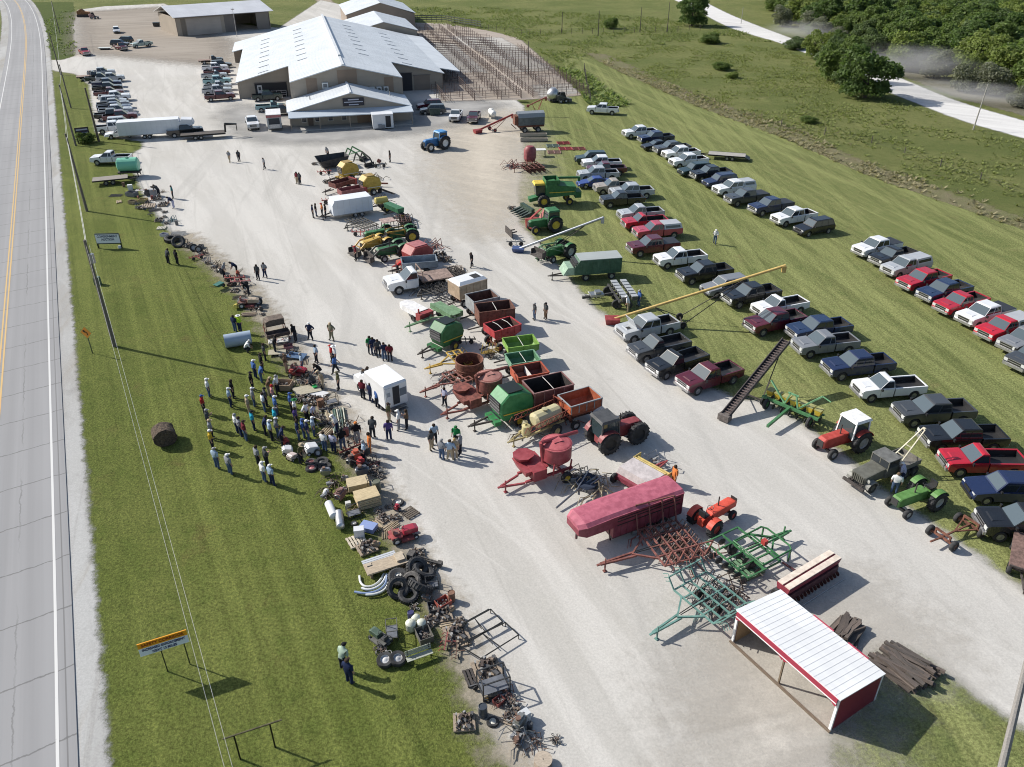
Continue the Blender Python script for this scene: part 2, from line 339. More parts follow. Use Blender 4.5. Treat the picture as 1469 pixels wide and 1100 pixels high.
# warm dusty dirt worn into the gravel
dirt=gravel_mat('dusty_dirt',(.56,.505,.42),(.53,.475,.39),(.59,.54,.465),ROADANG+.5,amp=5,soft=8)
sheet('bare_dirt',[gxy(*p) for p in((640,190),(720,160),(750,190),(750,260),(735,300),(700,330),(640,250))],.036,dirt,1.5,14)
sheet('yard_dirt',[gxy(*p) for p in((112,18),(230,10),(330,60),(330,95),(250,88),(115,75))],.036,gravel_mat('yard_dirt',(.33,.29,.245),(.28,.245,.205),(.38,.34,.29),.3,amp=6,soft=7),2,12)
sheet('shed_dirt',[gxy(*p) for p in((1040,900),(1240,850),(1330,925),(1240,935),(1190,1060),(1190,1200),(1050,1200),(1000,1000))],.036,gravel_mat('shed_dirt',(.525,.495,.445),(.49,.455,.40),(.54,.515,.47),.3,amp=4,soft=5),1,7)
EDGE=[(742,1110),(702,1055),(668,965),(640,905),(608,845),(560,765),(524,690),(474,600),(425,535),(382,470),(345,422),(292,372),(246,335)]
sheet('lot_edge_dirt',[gxy(*p) for p in EDGE]+[gxy(p[0]+26,p[1]) for p in reversed(EDGE)],.040,gravel_mat('edge_dirt',(.40,.35,.275),(.34,.30,.225),(.44,.40,.34),ROADANG,amp=2.2,soft=1.6),.6,2)
# asphalt apron before the office
n=NT('apron_asphalt'); p=n.pos(); f=n.noise(p,.2,6,.65); n.col(n.mix(n.step(f,.35,.7),(.27,.265,.255),(.36,.35,.33))); n.rough(.9)
e=n.math('ADD',n.attr('edge'),n.math('MULTIPLY',n.math('SUBTRACT',n.noise(p,.35,5,.6),.5),4)); n.cut(n.step(e,-4,4))
sheet('asphalt_apron',[gxy(*p) for p in((340,150),(420,160),(440,186),(590,182),(600,150),(650,140),(720,150),(650,176),(600,190),(470,205),(390,205),(340,190),(318,165))],.044,n.m,1.5,7)
# pen yard
PEN=[gxy(*p) for p in((583,32),(640,34),(700,44),(744,54),(789,94),(836,137),(760,143),(634,145),(628,110),(595,55))]
pen_dirt=gravel_mat('pen_dirt',(.40,.345,.295),(.34,.29,.24),(.45,.41,.36),.25,amp=.8)
sheet('pen_yard',PEN,.050,pen_dirt,1.5,3)
for i,(q,c) in enumerate((([(640,52),(720,54),(795,100),(740,104),(690,75)],0),([(596,62),(650,62),(700,104),(640,104)],0),([(762,122),(815,120),(832,134),(775,140)],0))):
    sheet('concrete_pad',[gxy(*p) for p in q],.058+.002*i,gravel_mat('pen_concrete%d'%i,(.47,.45,.42),(.42,.40,.36),(.36,.31,.25),.25,amp=2.5),1.5,4)
# field track and pale ground behind the barns
sheet('back_track',[gxy(*p) for p in((452,0),(475,0),(505,28),(492,30))],.02,gravel_mat('track_dirt',(.36,.31,.25),(.3,.26,.2),(.4,.35,.29),1.9,amp=2),2,4)
# gravel county road top right
RD_L=[(930,-40),(992,-8),(1040,18),(1090,38),(1128,52),(1180,72),(1230,88),(1271,103),(1320,124),(1380,148),(1469,173),(1600,212)]
RD_R=[(900,-26),(985,6),(1040,38),(1085,52),(1116,60),(1170,82),(1225,104),(1268,130),(1320,150),(1380,174),(1469,198),(1600,238)]
sheet('county_road',smooth_poly([gxy(*p) for p in RD_L],2,False)+list(reversed(smooth_poly([gxy(*p) for p in RD_R],2,False))),.02,gravel_mat('county_gravel',(.66,.65,.63),(.60,.59,.57),(.7,.69,.67),2.6,amp=.7),1.5,2)
sheet('road_verge',[gxy(*p) for p in((1128,50),(1180,68),(1271,100),(1380,142),(1469,166),(1620,206),(1620,180),(1469,140),(1370,118),(1280,86),(1180,56))],.016,grass_mat('dusty_grass',(.19,.18,.13),(.23,.21,.155),(.15,.15,.1),cut=1,amp=3),2,4)
# ---------------------------------------------------------------- highway
RW=[(83.5,1100),(79,820),(71,520),(65,260),(62.5,185),(61,120),(60,80),(57,48),(51,24),(43,8),(36,0),(18,-14),(-20,-30)]
R=[Vector(gxy(*p)) for p in RW]; R=[R[0]+(R[0]-R[1])*1.2]+R
R=smooth_poly([(p.x,p.y) for p in R],3,False)
def offs(P,d):
    out=[]
    for i,p in enumerate(P):
        t=(P[min(i+1,len(P)-1)]-P[max(i-1,0)]); t.normalize(); out.append(p+Vector((-t.y,t.x))*d)
    return out
n=NT('highway_concrete'); uv=n.new('ShaderNodeTexCoord').outputs['UV']; p=n.pos()
sx=n.new('ShaderNodeSeparateXYZ'); n.lk(uv,sx.inputs[0]); wob=n.math('MULTIPLY',n.math('SUBTRACT',n.noise(p,.9,4,.7),.5),.45)
u=n.math('ADD',sx.outputs[0],n.math('ADD',wob,n.math('MULTIPLY',sx.outputs[1],.10)))
def lines(x,per,wd):
    fr=n.math('PINGPONG',x,per/2); return n.step(fr,wd,wd*2.2,1,0)
jt=lines(u,4.6,.03); jl=n.math('MULTIPLY',n.step(n.math('ABSOLUTE',n.math('SUBTRACT',n.math('ADD',sx.outputs[1],wob),2.75)),.02,.06,1,0),n.step(n.noise(p,.12,3),.4,.55)); je=n.step(n.math('ABSOLUTE',n.math('SUBTRACT',sx.outputs[1],.42)),.02,.05,1,0)
st=n.noise(n.pos((.01,.9,1),-ROADANG),1,4,.6); c=n.mix(n.step(st,.35,.65),(.245,.245,.25),(.285,.285,.29)); c=n.mix(n.step(n.noise(p,.05,4),.4,.7,0,.5),c,(.22,.22,.225))
lane=n.step(n.math('ABSOLUTE',n.math('SUBTRACT',n.math('PINGPONG',n.math('SUBTRACT',sx.outputs[1],.85),1.85),.95)),0,.5,.22,0); c=n.mix(lane,c,(.195,.195,.20))
for k_,a_ in((jt,.75),(jl,.55),(je,.7)): c=n.mix(n.math('MULTIPLY',k_,a_),c,(.12,.12,.12))
n.col(c); n.rough(.85); n.bump(n.noise(p,30,2),.15,.02)
hw=n.m
EDGE_R=offs(R,-.85); EDGE_L=offs(R,8.3)
strip('highway',EDGE_L,EDGE_R,.09,hw)
def paint_mat(name,c):
    n=NT(name); p=n.pos(); n.col(c); n.rough(.7); n.cut(n.step(n.noise(p,3,5,.7),.22,.34)); return n.m
white=paint_mat('white_road_paint',(.58,.58,.57)); yellow=paint_mat('yellow_road_paint',(.55,.36,.13))
strip('edge_line',offs(R,.07),offs(R,-.08),.098,white); strip('edge_line',offs(R,7.5),offs(R,7.35),.098,white)
strip('centre_line',offs(R,3.62),offs(R,3.49),.098,yellow); strip('centre_line',offs(R,3.90),offs(R,3.77),.098,yellow)
sho=gravel_mat('shoulder_gravel',(.42,.42,.41),(.36,.35,.33),(.33,.30,.25),ROADANG,amp=.55,soft=.25,patchy=.52)
sheet('road_shoulder',[tuple(p) for p in offs(R,-2.1)]+[tuple(p) for p in reversed(offs(R,10.3))],.032,sho,.8,1.5)
# ================================================================ BUILDINGS
a=D2(14.24); BO=Vector((-55.25,170,0)); BX=Vector((math.cos(a),math.sin(a),0)); BY=Vector((-math.sin(a),math.cos(a),0))
def bl(x,y,z=0): return BO+BX*x+BY*y+Vector((0,0,z))
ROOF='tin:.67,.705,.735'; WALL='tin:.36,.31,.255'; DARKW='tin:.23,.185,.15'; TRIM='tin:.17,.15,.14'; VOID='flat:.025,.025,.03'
def slab(mb,A,B,C,Dd,t=.12):
    """roof sheet through four corners, thickness t downwards"""
    V=[Vector(p) for p in(A,B,C,Dd)]; W=[p-Vector((0,0,t)) for p in V]; mb.add(V+W,[(0,1,2,3),(7,6,5,4),(0,4,5,1),(1,5,6,2),(2,6,7,3),(3,7,4,0)])
def seams(mb,A,B,C,Dd,step_,wd=.04,h=.012):
    """standing seams from edge A-B down to edge D-C"""
    A,B,C,Dd=[Vector(p) for p in(A,B,C,Dd)]; k=int((B-A).length/step_)
    for i in range(1,k):
        t=i/k; p=A.lerp(B,t); q=Dd.lerp(C,t); mb.bar(p+Vector((0,0,h/2)),q+Vector((0,0,h/2)),wd,h)
def wallq(mb,p,q,z0,z1,t=.15,z1b=None):
    """wall from p to q; top may slope from z1 to z1b"""
    z1b=z1 if z1b is None else z1b; p=Vector((p[0],p[1],0)); q=Vector((q[0],q[1],0)); nn=(q-p).cross(Vector((0,0,1))).normalized()*t/2
    V=[p-nn,q-nn,q+nn,p+nn]; mb.add([v+Vector((0,0,z0)) for v in V]+[V[0]+Vector((0,0,z1)),V[1]+Vector((0,0,z1b)),V[2]+Vector((0,0,z1b)),V[3]+Vector((0,0,z1))],[(3,2,1,0),(4,5,6,7),(0,1,5,4),(1,2,6,5),(2,3,7,6),(3,0,4,7)])
def E(name,label,cat,loc=(0,0,0),rz=0,group=None):
    o=link(name,None,None,loc,rz); return tag(o,label,cat,group)
def P_(name,mb,mats,parent,label=None):
    o=link(name,mb.mesh(name,mats),parent); 
    if label: o['label']=label
    return o
W_=41.7; m_=20.2; he=3.4; hr=8.6; mf=17.5; L_=60; xl=10.3; xr=31.0
sl_l=(hr-he)/m_; sl_r=(hr-he)/(W_-m_)
hxl=he+sl_l*xl; hxr=he+sl_r*(W_-xr)
barn=E('sale_barn','big tan sale barn under a broad pale metal roof, longest building in the lot','barn',BO,a)
V3=lambda x,y,z:(x,y,z)
mb=MB(); t_=.16
slab(mb,(-.4,-.5,he-.1),(xl,-.5,hxl),(xl,L_,hxl),(-.4,L_,he-.1),t_); slab(mb,(xl,-mf-.6,hxl),(m_,-mf-.6,hr),(m_,L_,hr),(xl,L_,hxl),t_)
slab(mb,(m_,-mf-.6,hr),(xr,-mf-.6,hxr),(xr,L_,hxr),(m_,L_,hr),t_); slab(mb,(xr,-.5,hxr),(W_+.4,-.5,he-.1),(W_+.4,L_,he-.1),(xr,L_,hxr),t_)
slab(mb,(-3,44,he-.65),(-.4,44,he-.1),(-.4,L_,he-.1),(-3,L_,he-.65),t_)
slab(mb,(W_+.4,6,he-.1),(W_+5,6,he-.95),(W_+5,L_,he-.95),(W_+.4,L_,he-.1),t_)
mb.smooth=False
roof=P_('roof',mb,[ROOF],barn)
mb=MB(); seams(mb,(m_,-mf-.6,hr),(m_,L_,hr),(xl,L_,hxl),(xl,-mf-.6,hxl),1.22); seams(mb,(xl,-.5,hxl),(xl,L_,hxl),(-.4,L_,he-.1),(-.4,-.5,he-.1),1.22); seams(mb,(m_,-mf-.6,hr),(m_,L_,hr),(xr,L_,hxr),(xr,-mf-.6,hxr),1.22); seams(mb,(xr,-.5,hxr),(xr,L_,hxr),(W_+.4,L_,he-.1),(W_+.4,-.5,he-.1),1.22)
P_('roof_seams',mb,['tin:.65,.685,.715'],roof)
mb=MB(); mb.bar((m_,-mf-.6,hr+.05),(m_,-mf+9,hr+.05),.5,.12); mb.bar((m_,-mf+9,hr+.15),(m_,L_,hr+.15),.55,.45); P_('ridge_cap',mb,['tin:.66,.68,.69'],roof)
for k in range(8):
    for xx,hh in((5.2,he+sl_l*5.2),(13.2,he+sl_l*13.2),(25.6,he+sl_r*(W_-25.6)),(34.5,he+sl_r*(W_-34.5))):
        mb=MB(); mb.box((0,0,.05),(2.2,.2,.08)); o=link('roof_vent',mb.mesh('roof_vent',['tin:.54,.56,.58']),roof,(xx,1.5+k*6.6,hh+.02)); o.rotation_euler=(0,(-1 if xx<m_ else 1)*math.atan(sl_l),0)
mb=MB()
wallq(mb,(0,0),(xl-.1,0),0,he,.15,hxl-.12); wallq(mb,(xr+.1,0),(W_,0),0,hxr-.12,.15,he); wallq(mb,(0,.1),(0,L_-.1),0,he-.15); wallq(mb,(W_,.1),(W_,L_-.1),0,he-.15)
wallq(mb,(xl,-mf),(m_,-mf),0,hxl-.12,.15,hr-.12); wallq(mb,(m_,-mf),(xr,-mf),0,hr-.12,.15,hxr-.12); wallq(mb,(xl,-mf+.1),(xl,0),0,hxl-.2); wallq(mb,(xr,-mf+.1),(xr,0),0,hxr-.2)
wallq(mb,(0,L_-.1),(m_,L_-.1),0,he-.1,.15,hr-.15); wallq(mb,(m_,L_-.1),(W_,L_-.1),0,hr-.15,.15,he-.1)
P_('wall',mb,[WALL],barn)
mb=MB()
for x in np.arange(.4,xl-.2,.45): mb.box((x,-.09,(he+sl_l*x)/2-.15),(.05,.03,he+sl_l*x-.3))
P_('wall_ribs',mb,[WALL],barn); mb=MB()
for x in np.arange(xl+.3,xr,.45):
    h_=(hxl+sl_l*(x-xl)) if x<m_ else (hr-sl_r*(x-m_)); mb.box((x,-mf-.09,h_/2-.15),(.05,.03,h_-.3))
P_('wall_ribs',mb,[WALL],barn); mb=MB()
for x in np.arange(xr+.3,W_,.45):
    h_=hxr-sl_r*(x-xr); mb.box((x,-.09,h_/2-.15),(.05,.03,h_-.3))
P_('wall_ribs',mb,[WALL],barn)
for x0,x1,h_ in((13.2,15.2,0),(19,22.6,0),(27.6,29.3,0)):
    mb=MB(); zt=(hxl+sl_l*(x0-xl)) if x1<m_ else min(hr-sl_r*max(0,x1-m_),hxl+sl_l*(x0-xl) if x0<m_ else 99); mb.box(((x0+x1)/2,-mf-.125,(zt-.35)/2),(x1-x0,.05,zt-.4)); P_('brown_panel',mb,['tin:.25,.18,.13'],barn)
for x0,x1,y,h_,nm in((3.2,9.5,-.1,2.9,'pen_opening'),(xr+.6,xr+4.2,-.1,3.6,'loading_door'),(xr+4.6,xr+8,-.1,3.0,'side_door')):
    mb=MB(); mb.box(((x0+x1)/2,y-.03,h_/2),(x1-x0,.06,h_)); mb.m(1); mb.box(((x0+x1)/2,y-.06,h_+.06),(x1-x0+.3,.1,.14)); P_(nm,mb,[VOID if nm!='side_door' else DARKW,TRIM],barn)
for k,(x,) in enumerate(((5.2,),(6.0,),(6.8,),(7.6,),(8.4,))):
    pass
mb=MB()
for z in(.5,.9,1.3): mb.bar((5.5,-.25,z),(9.2,-.25,z),.06)
for x in(5.5,6.4,7.3,8.2,9.2): mb.bar((x,-.25,0),(x,-.25,1.4),.07)
P_('door_gate',mb,['tin:.7,.7,.7'],barn)
mb=MB(); mb.box((4.1,-.2,1.5),(.9,.05,2)); mb.m(1); mb.box((4.1,-.24,1.9),(.5,.03,.7)); P_('walk_door',mb,['tin:.7,.7,.7','glass:.04,.05,.06'],barn)
mb=MB(); mb.box((16.6,-mf-.35,5.1),(1.1,.5,1.0)); mb.m(1); mb.box((16.6,-mf-.62,5.1),(.7,.04,.6)); P_('window_unit',mb,['tin:.72,.72,.7','flat:.2,.2,.2'],barn)
for x in(25.2,26.5,27.8):
    mb=MB(); mb.box((x,-mf-.45,4.0),(.9,.7,.9)); mb.m(1); mb.lathe([(.3,0),(.3,.06)],(x,-mf-.82,4.0),(0,-1,0),12,True); P_('air_unit',mb,['tin:.6,.6,.58','flat:.1,.1,.1'],barn)
# office in front
ox0,ox1,oy0,oy1=9.6,30.9,-27.5,-17.75; om=20.5; oe=2.8; orr=5.5; osl=(orr-oe)/(om-ox0)
off=E('auction_office','low tan office with gabled pale roof and porch in front of the sale barn','office',BO,a)
mb=MB(); slab(mb,(ox0-.4,oy0-.3,oe-.1),(om,oy0-.3,orr),(om,oy1,orr),(ox0-.4,oy1,oe-.1)); slab(mb,(om,oy0-.3,orr),(ox1+.4,oy0-.3,oe-.1),(ox1+.4,oy1,oe-.1),(om,oy1,orr)); r2=P_('roof',mb,[ROOF],off)
mb=MB(); seams(mb,(om,oy0-.3,orr),(om,oy1,orr),(ox0-.4,oy1,oe-.1),(ox0-.4,oy0-.3,oe-.1),.9); seams(mb,(om,oy0-.3,orr),(om,oy1,orr),(ox1+.4,oy1,oe-.1),(ox1+.4,oy0-.3,oe-.1),.9); mb.bar((om,oy0-.3,orr+.06),(om,oy1,orr+.06),.4,.1); P_('roof_seams',mb,[ROOF],r2)
mb=MB(); slab(mb,(ox0-.2,oy0-3.2,2.35),(ox0-.2,oy0-.15,2.8),(ox1+.2,oy0-.15,2.8),(ox1+.2,oy0-3.2,2.35),.14); P_('porch_roof',mb,['tin:.52,.58,.64'],off)
mb=MB(); wallq(mb,(ox0,oy0),(om,oy0),0,oe-.1,.15,orr-.15); wallq(mb,(om,oy0),(ox1,oy0),0,orr-.15,.15,oe-.1); wallq(mb,(ox0,oy0+.1),(ox0,oy1),0,oe-.2); wallq(mb,(ox1,oy0+.1),(ox1,oy1),0,oe-.2); P_('wall',mb,[WALL],off)
mb=MB(); mb.box((23.4,oy0-.1,1.2),(4.2,.06,2.4)); P_('brown_panel',mb,['tin:.27,.18,.12'],off)
for x in(12.0,14.3,16.6,19.0):
    mb=MB(); mb.box((x,oy0-.1,1.45),(.95,.08,1.3)); f_=P_('window',mb,['tin:.62,.6,.56'],off); mb=MB(); mb.box((x,oy0-.15,1.45),(.75,.03,1.1)); P_('pane',mb,['glass:.03,.035,.045'],f_)
mb=MB(); mb.box((13.1,oy0-.1,1.05),(.9,.07,2.1)); P_('door',mb,['tin:.14,.1,.08'],off)
for x in(ox0+.1,14.6,19.8,25.2,ox1-.1): mb=MB(); mb.box((x,oy0-2.95,1.16),(.16,.16,2.32)); P_('porch_post',mb,['tin:.3,.25,.2'],off)
mb=MB(); mb.box(((ox0+ox1)/2,oy0-1.7,.1),(ox1-ox0,3.2,.2)); P_('porch_floor',mb,['concrete:.4,.39,.37'],off)
mb=MB(); mb.box((20.9,oy0-.22,3.9),(3.7,.1,1.35)); sg=P_('sign_board',mb,['plastic:.012,.014,.03'],off)
mb=MB(); mb.box((20.9,oy0-.285,3.9),(3.3,.02,.16)); mb.box((20.9,oy0-.285,4.3),(1.9,.02,.2)); mb.box((20.9,oy0-.285,3.45),(1.7,.02,.18)); P_('sign_bars',mb,['plastic:.5,.52,.6'],sg)
# loading dock white truck body by the office
for nm,x,y in(('roof_pipe',13.5,-23),('roof_pipe',28,-22)):
    mb=MB(); mb.cyl((x,y,3.2),(x,y,4.3),.1,8); P_(nm,mb,['metal:.4,.4,.4'],off)
# storage barn top left
SA=g(256,52); SB=g(388.6,41); sa=math.atan2(SB.y-SA.y,SB.x-SA.x); sw=(SB-SA).length
shed=E('machinery_shed','tan open front machinery shed with pale roof at the far left of the yard','shed',SA,sa)
mb=MB(); slab(mb,(-1,-1.6,5.3),(sw+1,-1.6,5.3),(sw+1,9,7.6),(-1,9,7.6)); slab(mb,(-1,9,7.6),(sw+1,9,7.6),(sw+1,19,5.3),(-1,19,5.3)); rf=P_('roof',mb,['tin:.66,.67,.69'],shed); mb=MB(); seams(mb,(-1,9,7.6),(sw+1,9,7.6),(sw+1,-1.6,5.3),(-1,-1.6,5.3),1.0); P_('roof_seams',mb,['tin:.6,.62,.65'],rf)
mb=MB(); wallq(mb,(0,0),(0,17.5),0,5.1); wallq(mb,(sw,0),(sw,17.5),0,5.1); wallq(mb,(.1,17.5),(sw-.1,17.5),0,5.2); wallq(mb,(0.1,0),(sw*.5,0),0,4.9); P_('wall',mb,[WALL],shed)
mb=MB(); mb.box((sw*.07,-.1,2.4),(1.3,.1,4.7)); P_('side_panel',mb,['tin:.2,.17,.14'],shed)
mb=MB(); mb.box((sw*.28,-.14,2.3),(sw*.36,.1,4.6)); P_('sliding_door',mb,['tin:.44,.39,.35'],shed)
mb=MB(); mb.box((sw*.56,-.02,2.4),(sw*.12,.1,4.8)); P_('sliding_door',mb,[TRIM],shed); mb=MB(); mb.box((sw*.92,-.02,2.4),(sw*.14,.1,4.8)); P_('wall_panel',mb,['tin:.2,.18,.16'],shed)
mb=MB(); mb.box((sw/2,0,5.0),(sw,.18,.3)); P_('header_beam',mb,[TRIM],shed)
# barns behind the sale barn
def gable(name,label,O,rz,W,L,e,r,wall=WALL,roofm=ROOF):
    b=E(name,label,'barn',O,rz); mb=MB(); slab(mb,(-.4,-.4,e),(W/2,-.4,r),(W/2,L+.4,r),(-.4,L+.4,e)); slab(mb,(W/2,-.4,r),(W+.4,-.4,e),(W+.4,L+.4,e),(W/2,L+.4,r)); rf=P_('roof',mb,[roofm],b)
    mb=MB(); seams(mb,(W/2,-.4,r),(W/2,L+.4,r),(-.4,L+.4,e),(-.4,-.4,e),1.1); seams(mb,(W/2,-.4,r),(W/2,L+.4,r),(W+.4,L+.4,e),(W+.4,-.4,e),1.1); P_('roof_seams',mb,[roofm],rf)
    mb=MB(); wallq(mb,(0,0),(W/2,0),0,e-.15,.15,r-.15); wallq(mb,(W/2,0),(W,0),0,r-.15,.15,e-.15); wallq(mb,(0,.1),(0,L),0,e-.2); wallq(mb,(W,.1),(W,L),0,e-.2); wallq(mb,(.1,L),(W/2,L),0,e-.15,.15,r-.15); wallq(mb,(W/2,L),(W-.1,L),0,r-.15,.15,e-.15); P_('wall',mb,[wall],b); return b
gable('cattle_barn','middle pale roofed barn standing right behind the sale barn',bl(27.5,62),a,18,26,4.0,6.4)
gable('cattle_barn','farthest gabled barn with a brown end wall behind the sale barn',bl(29,97),a,21,30,4.6,7.8,wall='tin:.30,.245,.20')
# lean-to wing beside the sale barn's left wall
mb=MB(); mb.box((-1.4,51,1.4),(2.6,12,2.8)); P_('side_lean_to',mb,[DARKW],barn)
# red and white cattle shelter at lower right
fl,fr_,br=g(1051,921),g(1190,1048),g(1254,1006)
ca=math.atan2(fr_.y-fl.y,fr_.x-fl.x); cw=(fr_-fl).length; cd=3.25
sh=E('loafing_shed','open fronted red loafing shed with bright white ribbed roof at lower right','shed',fl,ca)
mb=MB(); slab(mb,(-.12,-.10,2.42),(cw+.12,-.10,2.42),(cw+.12,cd+.12,2.02),(-.12,cd+.12,2.02),.06); rf=P_('roof',mb,['tin:.83,.84,.84'],sh)
mb=MB()
kk=int((cw+.24)/.305)
for i in range(1,kk):
    x=-.12+i*(cw+.24)/kk; mb.bar((x,-.10,2.424),(x,cd+.12,2.024),.035,.01)
P_('roof_ribs',mb,['tin:.76,.77,.78'],rf)
RED='tin:.20,.02,.035'
mb=MB(); wallq(mb,(0,.08),(0,cd),0,2.36,.08,1.98); wallq(mb,(cw,.08),(cw,cd),0,2.36,.08,1.98); wallq(mb,(.05,cd),(cw-.05,cd),0,1.95,.08); P_('wall',mb,[RED],sh)
mb=MB(); wallq(mb,(.05,.1),(.05,cd-.1),0,2.3,.05,1.9); P_('wood_lining',mb,['wood:.45,.30,.16'],sh)
mb=MB()
for x0,x1 in((0,cw/2),(cw/2,cw)):
    mb.bar((x0,-.13,2.22),(x1,-.13,2.22),.06,.28); mb.bar((x0+.02,-.13,1.9),(x0+.5,-.13,2.2),.05,.16); mb.bar((x1-.02,-.13,1.9),(x1-.5,-.13,2.2),.05,.16)
P_('fascia',mb,['tin:.34,.03,.06'],sh)
mb=MB(); mb.bar((0,-.17,2.07),(cw,-.17,2.07),.03,.05); P_('fascia_trim',mb,['tin:.8,.8,.8'],sh)
for x,y,h_ in((0,-.02,2.3),(cw,-.02,2.3),(0,cd+.06,1.95),(cw,cd+.06,1.95)): mb=MB(); mb.box((x,y,h_/2),(.13,.1,h_)); P_('corner_trim',mb,['tin:.82,.82,.82'],sh)
mb=MB(); mb.box((cw/2,0,1.1),(.09,.09,2.2)); P_('post',mb,['wood:.2,.15,.1'],sh)
mb=MB(); mb.bar((-.1,-.12,.07),(cw+.1,-.12,.07),.12,.14); P_('skid',mb,['wood:.2,.15,.11'],sh)
for x0,x1 in((cw*.0+2.1,cw*.0+3.4),(cw-2.1,cw-.9)):
    mb=MB(); mb.box(((x0+x1)/2,cd+.15,2.0),(x1-x0,.05,.14)); P_('back_vent',mb,['tin:.4,.05,.09'],sh)
# ================================================================ PENS, FENCES, POLES, SIGNS, TREES
def proj(v):
    zc=v[1]*math.cos(TH)-(v[2]-H)*math.sin(TH); yc=v[1]*math.sin(TH)+(v[2]-H)*math.cos(TH); return 734.5+F*v[0]/zc,550-F*yc/zc
def hgt(b,t):
    B=g(*b); return min(np.arange(.1,25,.05),key=lambda h:abs(proj((B.x,B.y,h))[1]-t[1]))
PIPE='rust:.13,.09,.075'
def pen_line(L,hp=1.6,sp=2.4,rails=4):
    mb=MB(); k=max(1,round(L/sp))
    for i in range(k+1): mb.box((L*i/k,0,(hp+.25*(i%2))/2),(.09,.09,hp+.25*(i%2)))
    for r_ in range(rails): z=.35+r_*(hp-.4)/(rails-1); mb.bar((0,0,z),(L,0,z),.04,.045)
    return mb
A0=g(757,141); A1=g(656,58); av=(A1-A0); AL=av.length; av.normalize(); pang=math.atan2(av.y,av.x); pu=Vector((math.cos(pang-math.pi/2),math.sin(pang-math.pi/2),0))
kx={}
def pen(p,rz,L,lb):
    L=round(L/2.4)*2.4
    if L not in kx: k_=Kit(); k_.part('pen_fence',pen_line(L),[PIPE]); kx[L]=k_
    kx[L].place('pen_fence',lb,'fence',(p.x,p.y,.05),rz,'rust brown pipe fences of the livestock pens')
for i in range(34):
    s=1+i*3.2; c=A0+av*s
    wl=17-s*.03 if s<88 else 14; wr=11.5 if s<60 else max(4.5,15-s*.105)
    if s>84: wr=4.8
    pen(c-pu*1.3-pu*(round(wl/2.4)*2.4),pang-math.pi/2,wl,'rust brown pipe cross fence in the pens nearer the sale barn')
    pen(c+pu*1.3,pang-math.pi/2,wr,'rust brown pipe cross fence in the pens farther from the sale barn')
for off_,s0,s1,lb in((-1.3,0,108,'alley side'),(1.3,0,108,'alley side'),(-5.5,0,108,'inner'),(-11,0,108,'inner'),(-17.0,0,84,'outer'),(6.2,0,80,'inner'),(12.6,0,56,'outer')):
    for s in np.arange(s0,s1,12.0): pen(A0+av*float(s)+pu*off_,pang,12,'long rust brown pipe fence running along the pen alleys')
mb=MB(); mb.bar((0,0,.02),(0,0,2.3),.14); 
# old fence along the far pasture
def fence_run(pts,name,label,sp,hp,mat,wires=3,wr=.02,jit=.1):
    mb=MB(); P3=[g(*p) for p in pts]; mb2=MB()
    for a_,b_ in zip(P3[:-1],P3[1:]):
        k=max(1,int((b_-a_).length/sp))
        for i in range(k):
            p=a_.lerp(b_,i/k); hh=hp*(1+rnd.uniform(-jit,jit)); mb.tube([(p.x,p.y,0),(p.x+rnd.uniform(-.05,.05),p.y,hh)],.07,6)
        for w_ in range(wires): mb2.bar(a_+Vector((0,0,hp*(.3+.3*w_))),b_+Vector((0,0,hp*(.3+.3*w_))),wr)
    o=E(name,label,'fence'); x=P_('post',mb,[mat],o); x['kind']='stuff'; P_('wire',mb2,['metal:.2,.2,.2'],o)
fence_run([(690,42),(760,50),(850,48),(940,46),(1020,43)],'pasture_fence','weathered post and wire fence across the far pasture beyond the pens',3.2,1.6,'wood:.13,.11,.09')
fence_run([(838,100),(842,128),(848,150)],'post_fence','short run of weathered posts beside the pens by the white pickup',2.5,1.5,'wood:.12,.10,.08')
fence_run([(585,30),(640,31),(690,40)],'board_fence','dark plank fence along the back end of the livestock pens',1.6,2.0,'wood:.09,.07,.06',3,.2)
fence_run([(1120,182),(1250,205),(1469,280)],'wire_fence','thin wire pasture fence through the weedy meadow',6,1.2,'wood:.14,.12,.1',2,.012)
# ---- utility poles
def pole(base,h,name,label,r=.16,arm=0,arm_ang=0,trans=False,mat='wood:.19,.165,.14',lean=(0,0)):
    B=g(*base); o=E(name,label,'utility pole' if 'pole' in name else 'lamp',B)
    mb=MB(); mb.tube([(0,0,0),(lean[0]*.5,lean[1]*.5,h*.5),(lean[0],lean[1],h)],r,9,r*.62); P_('shaft',mb,[mat],o)
    if arm:
        d=Vector((math.cos(arm_ang),math.sin(arm_ang),0)); z=h-.5; mb=MB(); mb.bar(d*-arm+Vector((lean[0],lean[1],z)),d*arm+Vector((lean[0],lean[1],z)),.1,.12); P_('crossarm',mb,['wood:.17,.14,.11'],o)
        for t in(-1,-.5,.5,1):
            mb=MB(); mb.lathe([(.02,0),(.06,.03),(.06,.1),(.03,.16)],d*arm*t*.94+Vector((lean[0],lean[1],z+.06)),(0,0,1),8,True); P_('insulator',mb,['plastic:.4,.42,.42'],o)
    if trans: mb=MB(); mb.cyl((.28,-.1,h-2.0),(.28,-.1,h-1.2),.2,12); P_('transformer',mb,['metal:.35,.37,.38'],o)
    return B+Vector((lean[0],lean[1],h-.3))
AA=ROADANG-math.pi/2
T1=pole((165,497),10.1,'utility_pole','grey wooden utility pole with transformer nearest the orange curve sign',.19,0,AA,True)
T2=pole((125,303),9.9,'utility_pole','grey wooden utility pole on the lawn beyond the auction sign',.18,0,AA)
T3=pole((109,209),9.6,'utility_pole','utility pole just left of the small dark roadside sign',.17,0,AA)
T4=pole((102,155),8.0,'utility_pole','thin utility pole in the strip of lawn beside the line of parked vehicles',.15,0,AA)
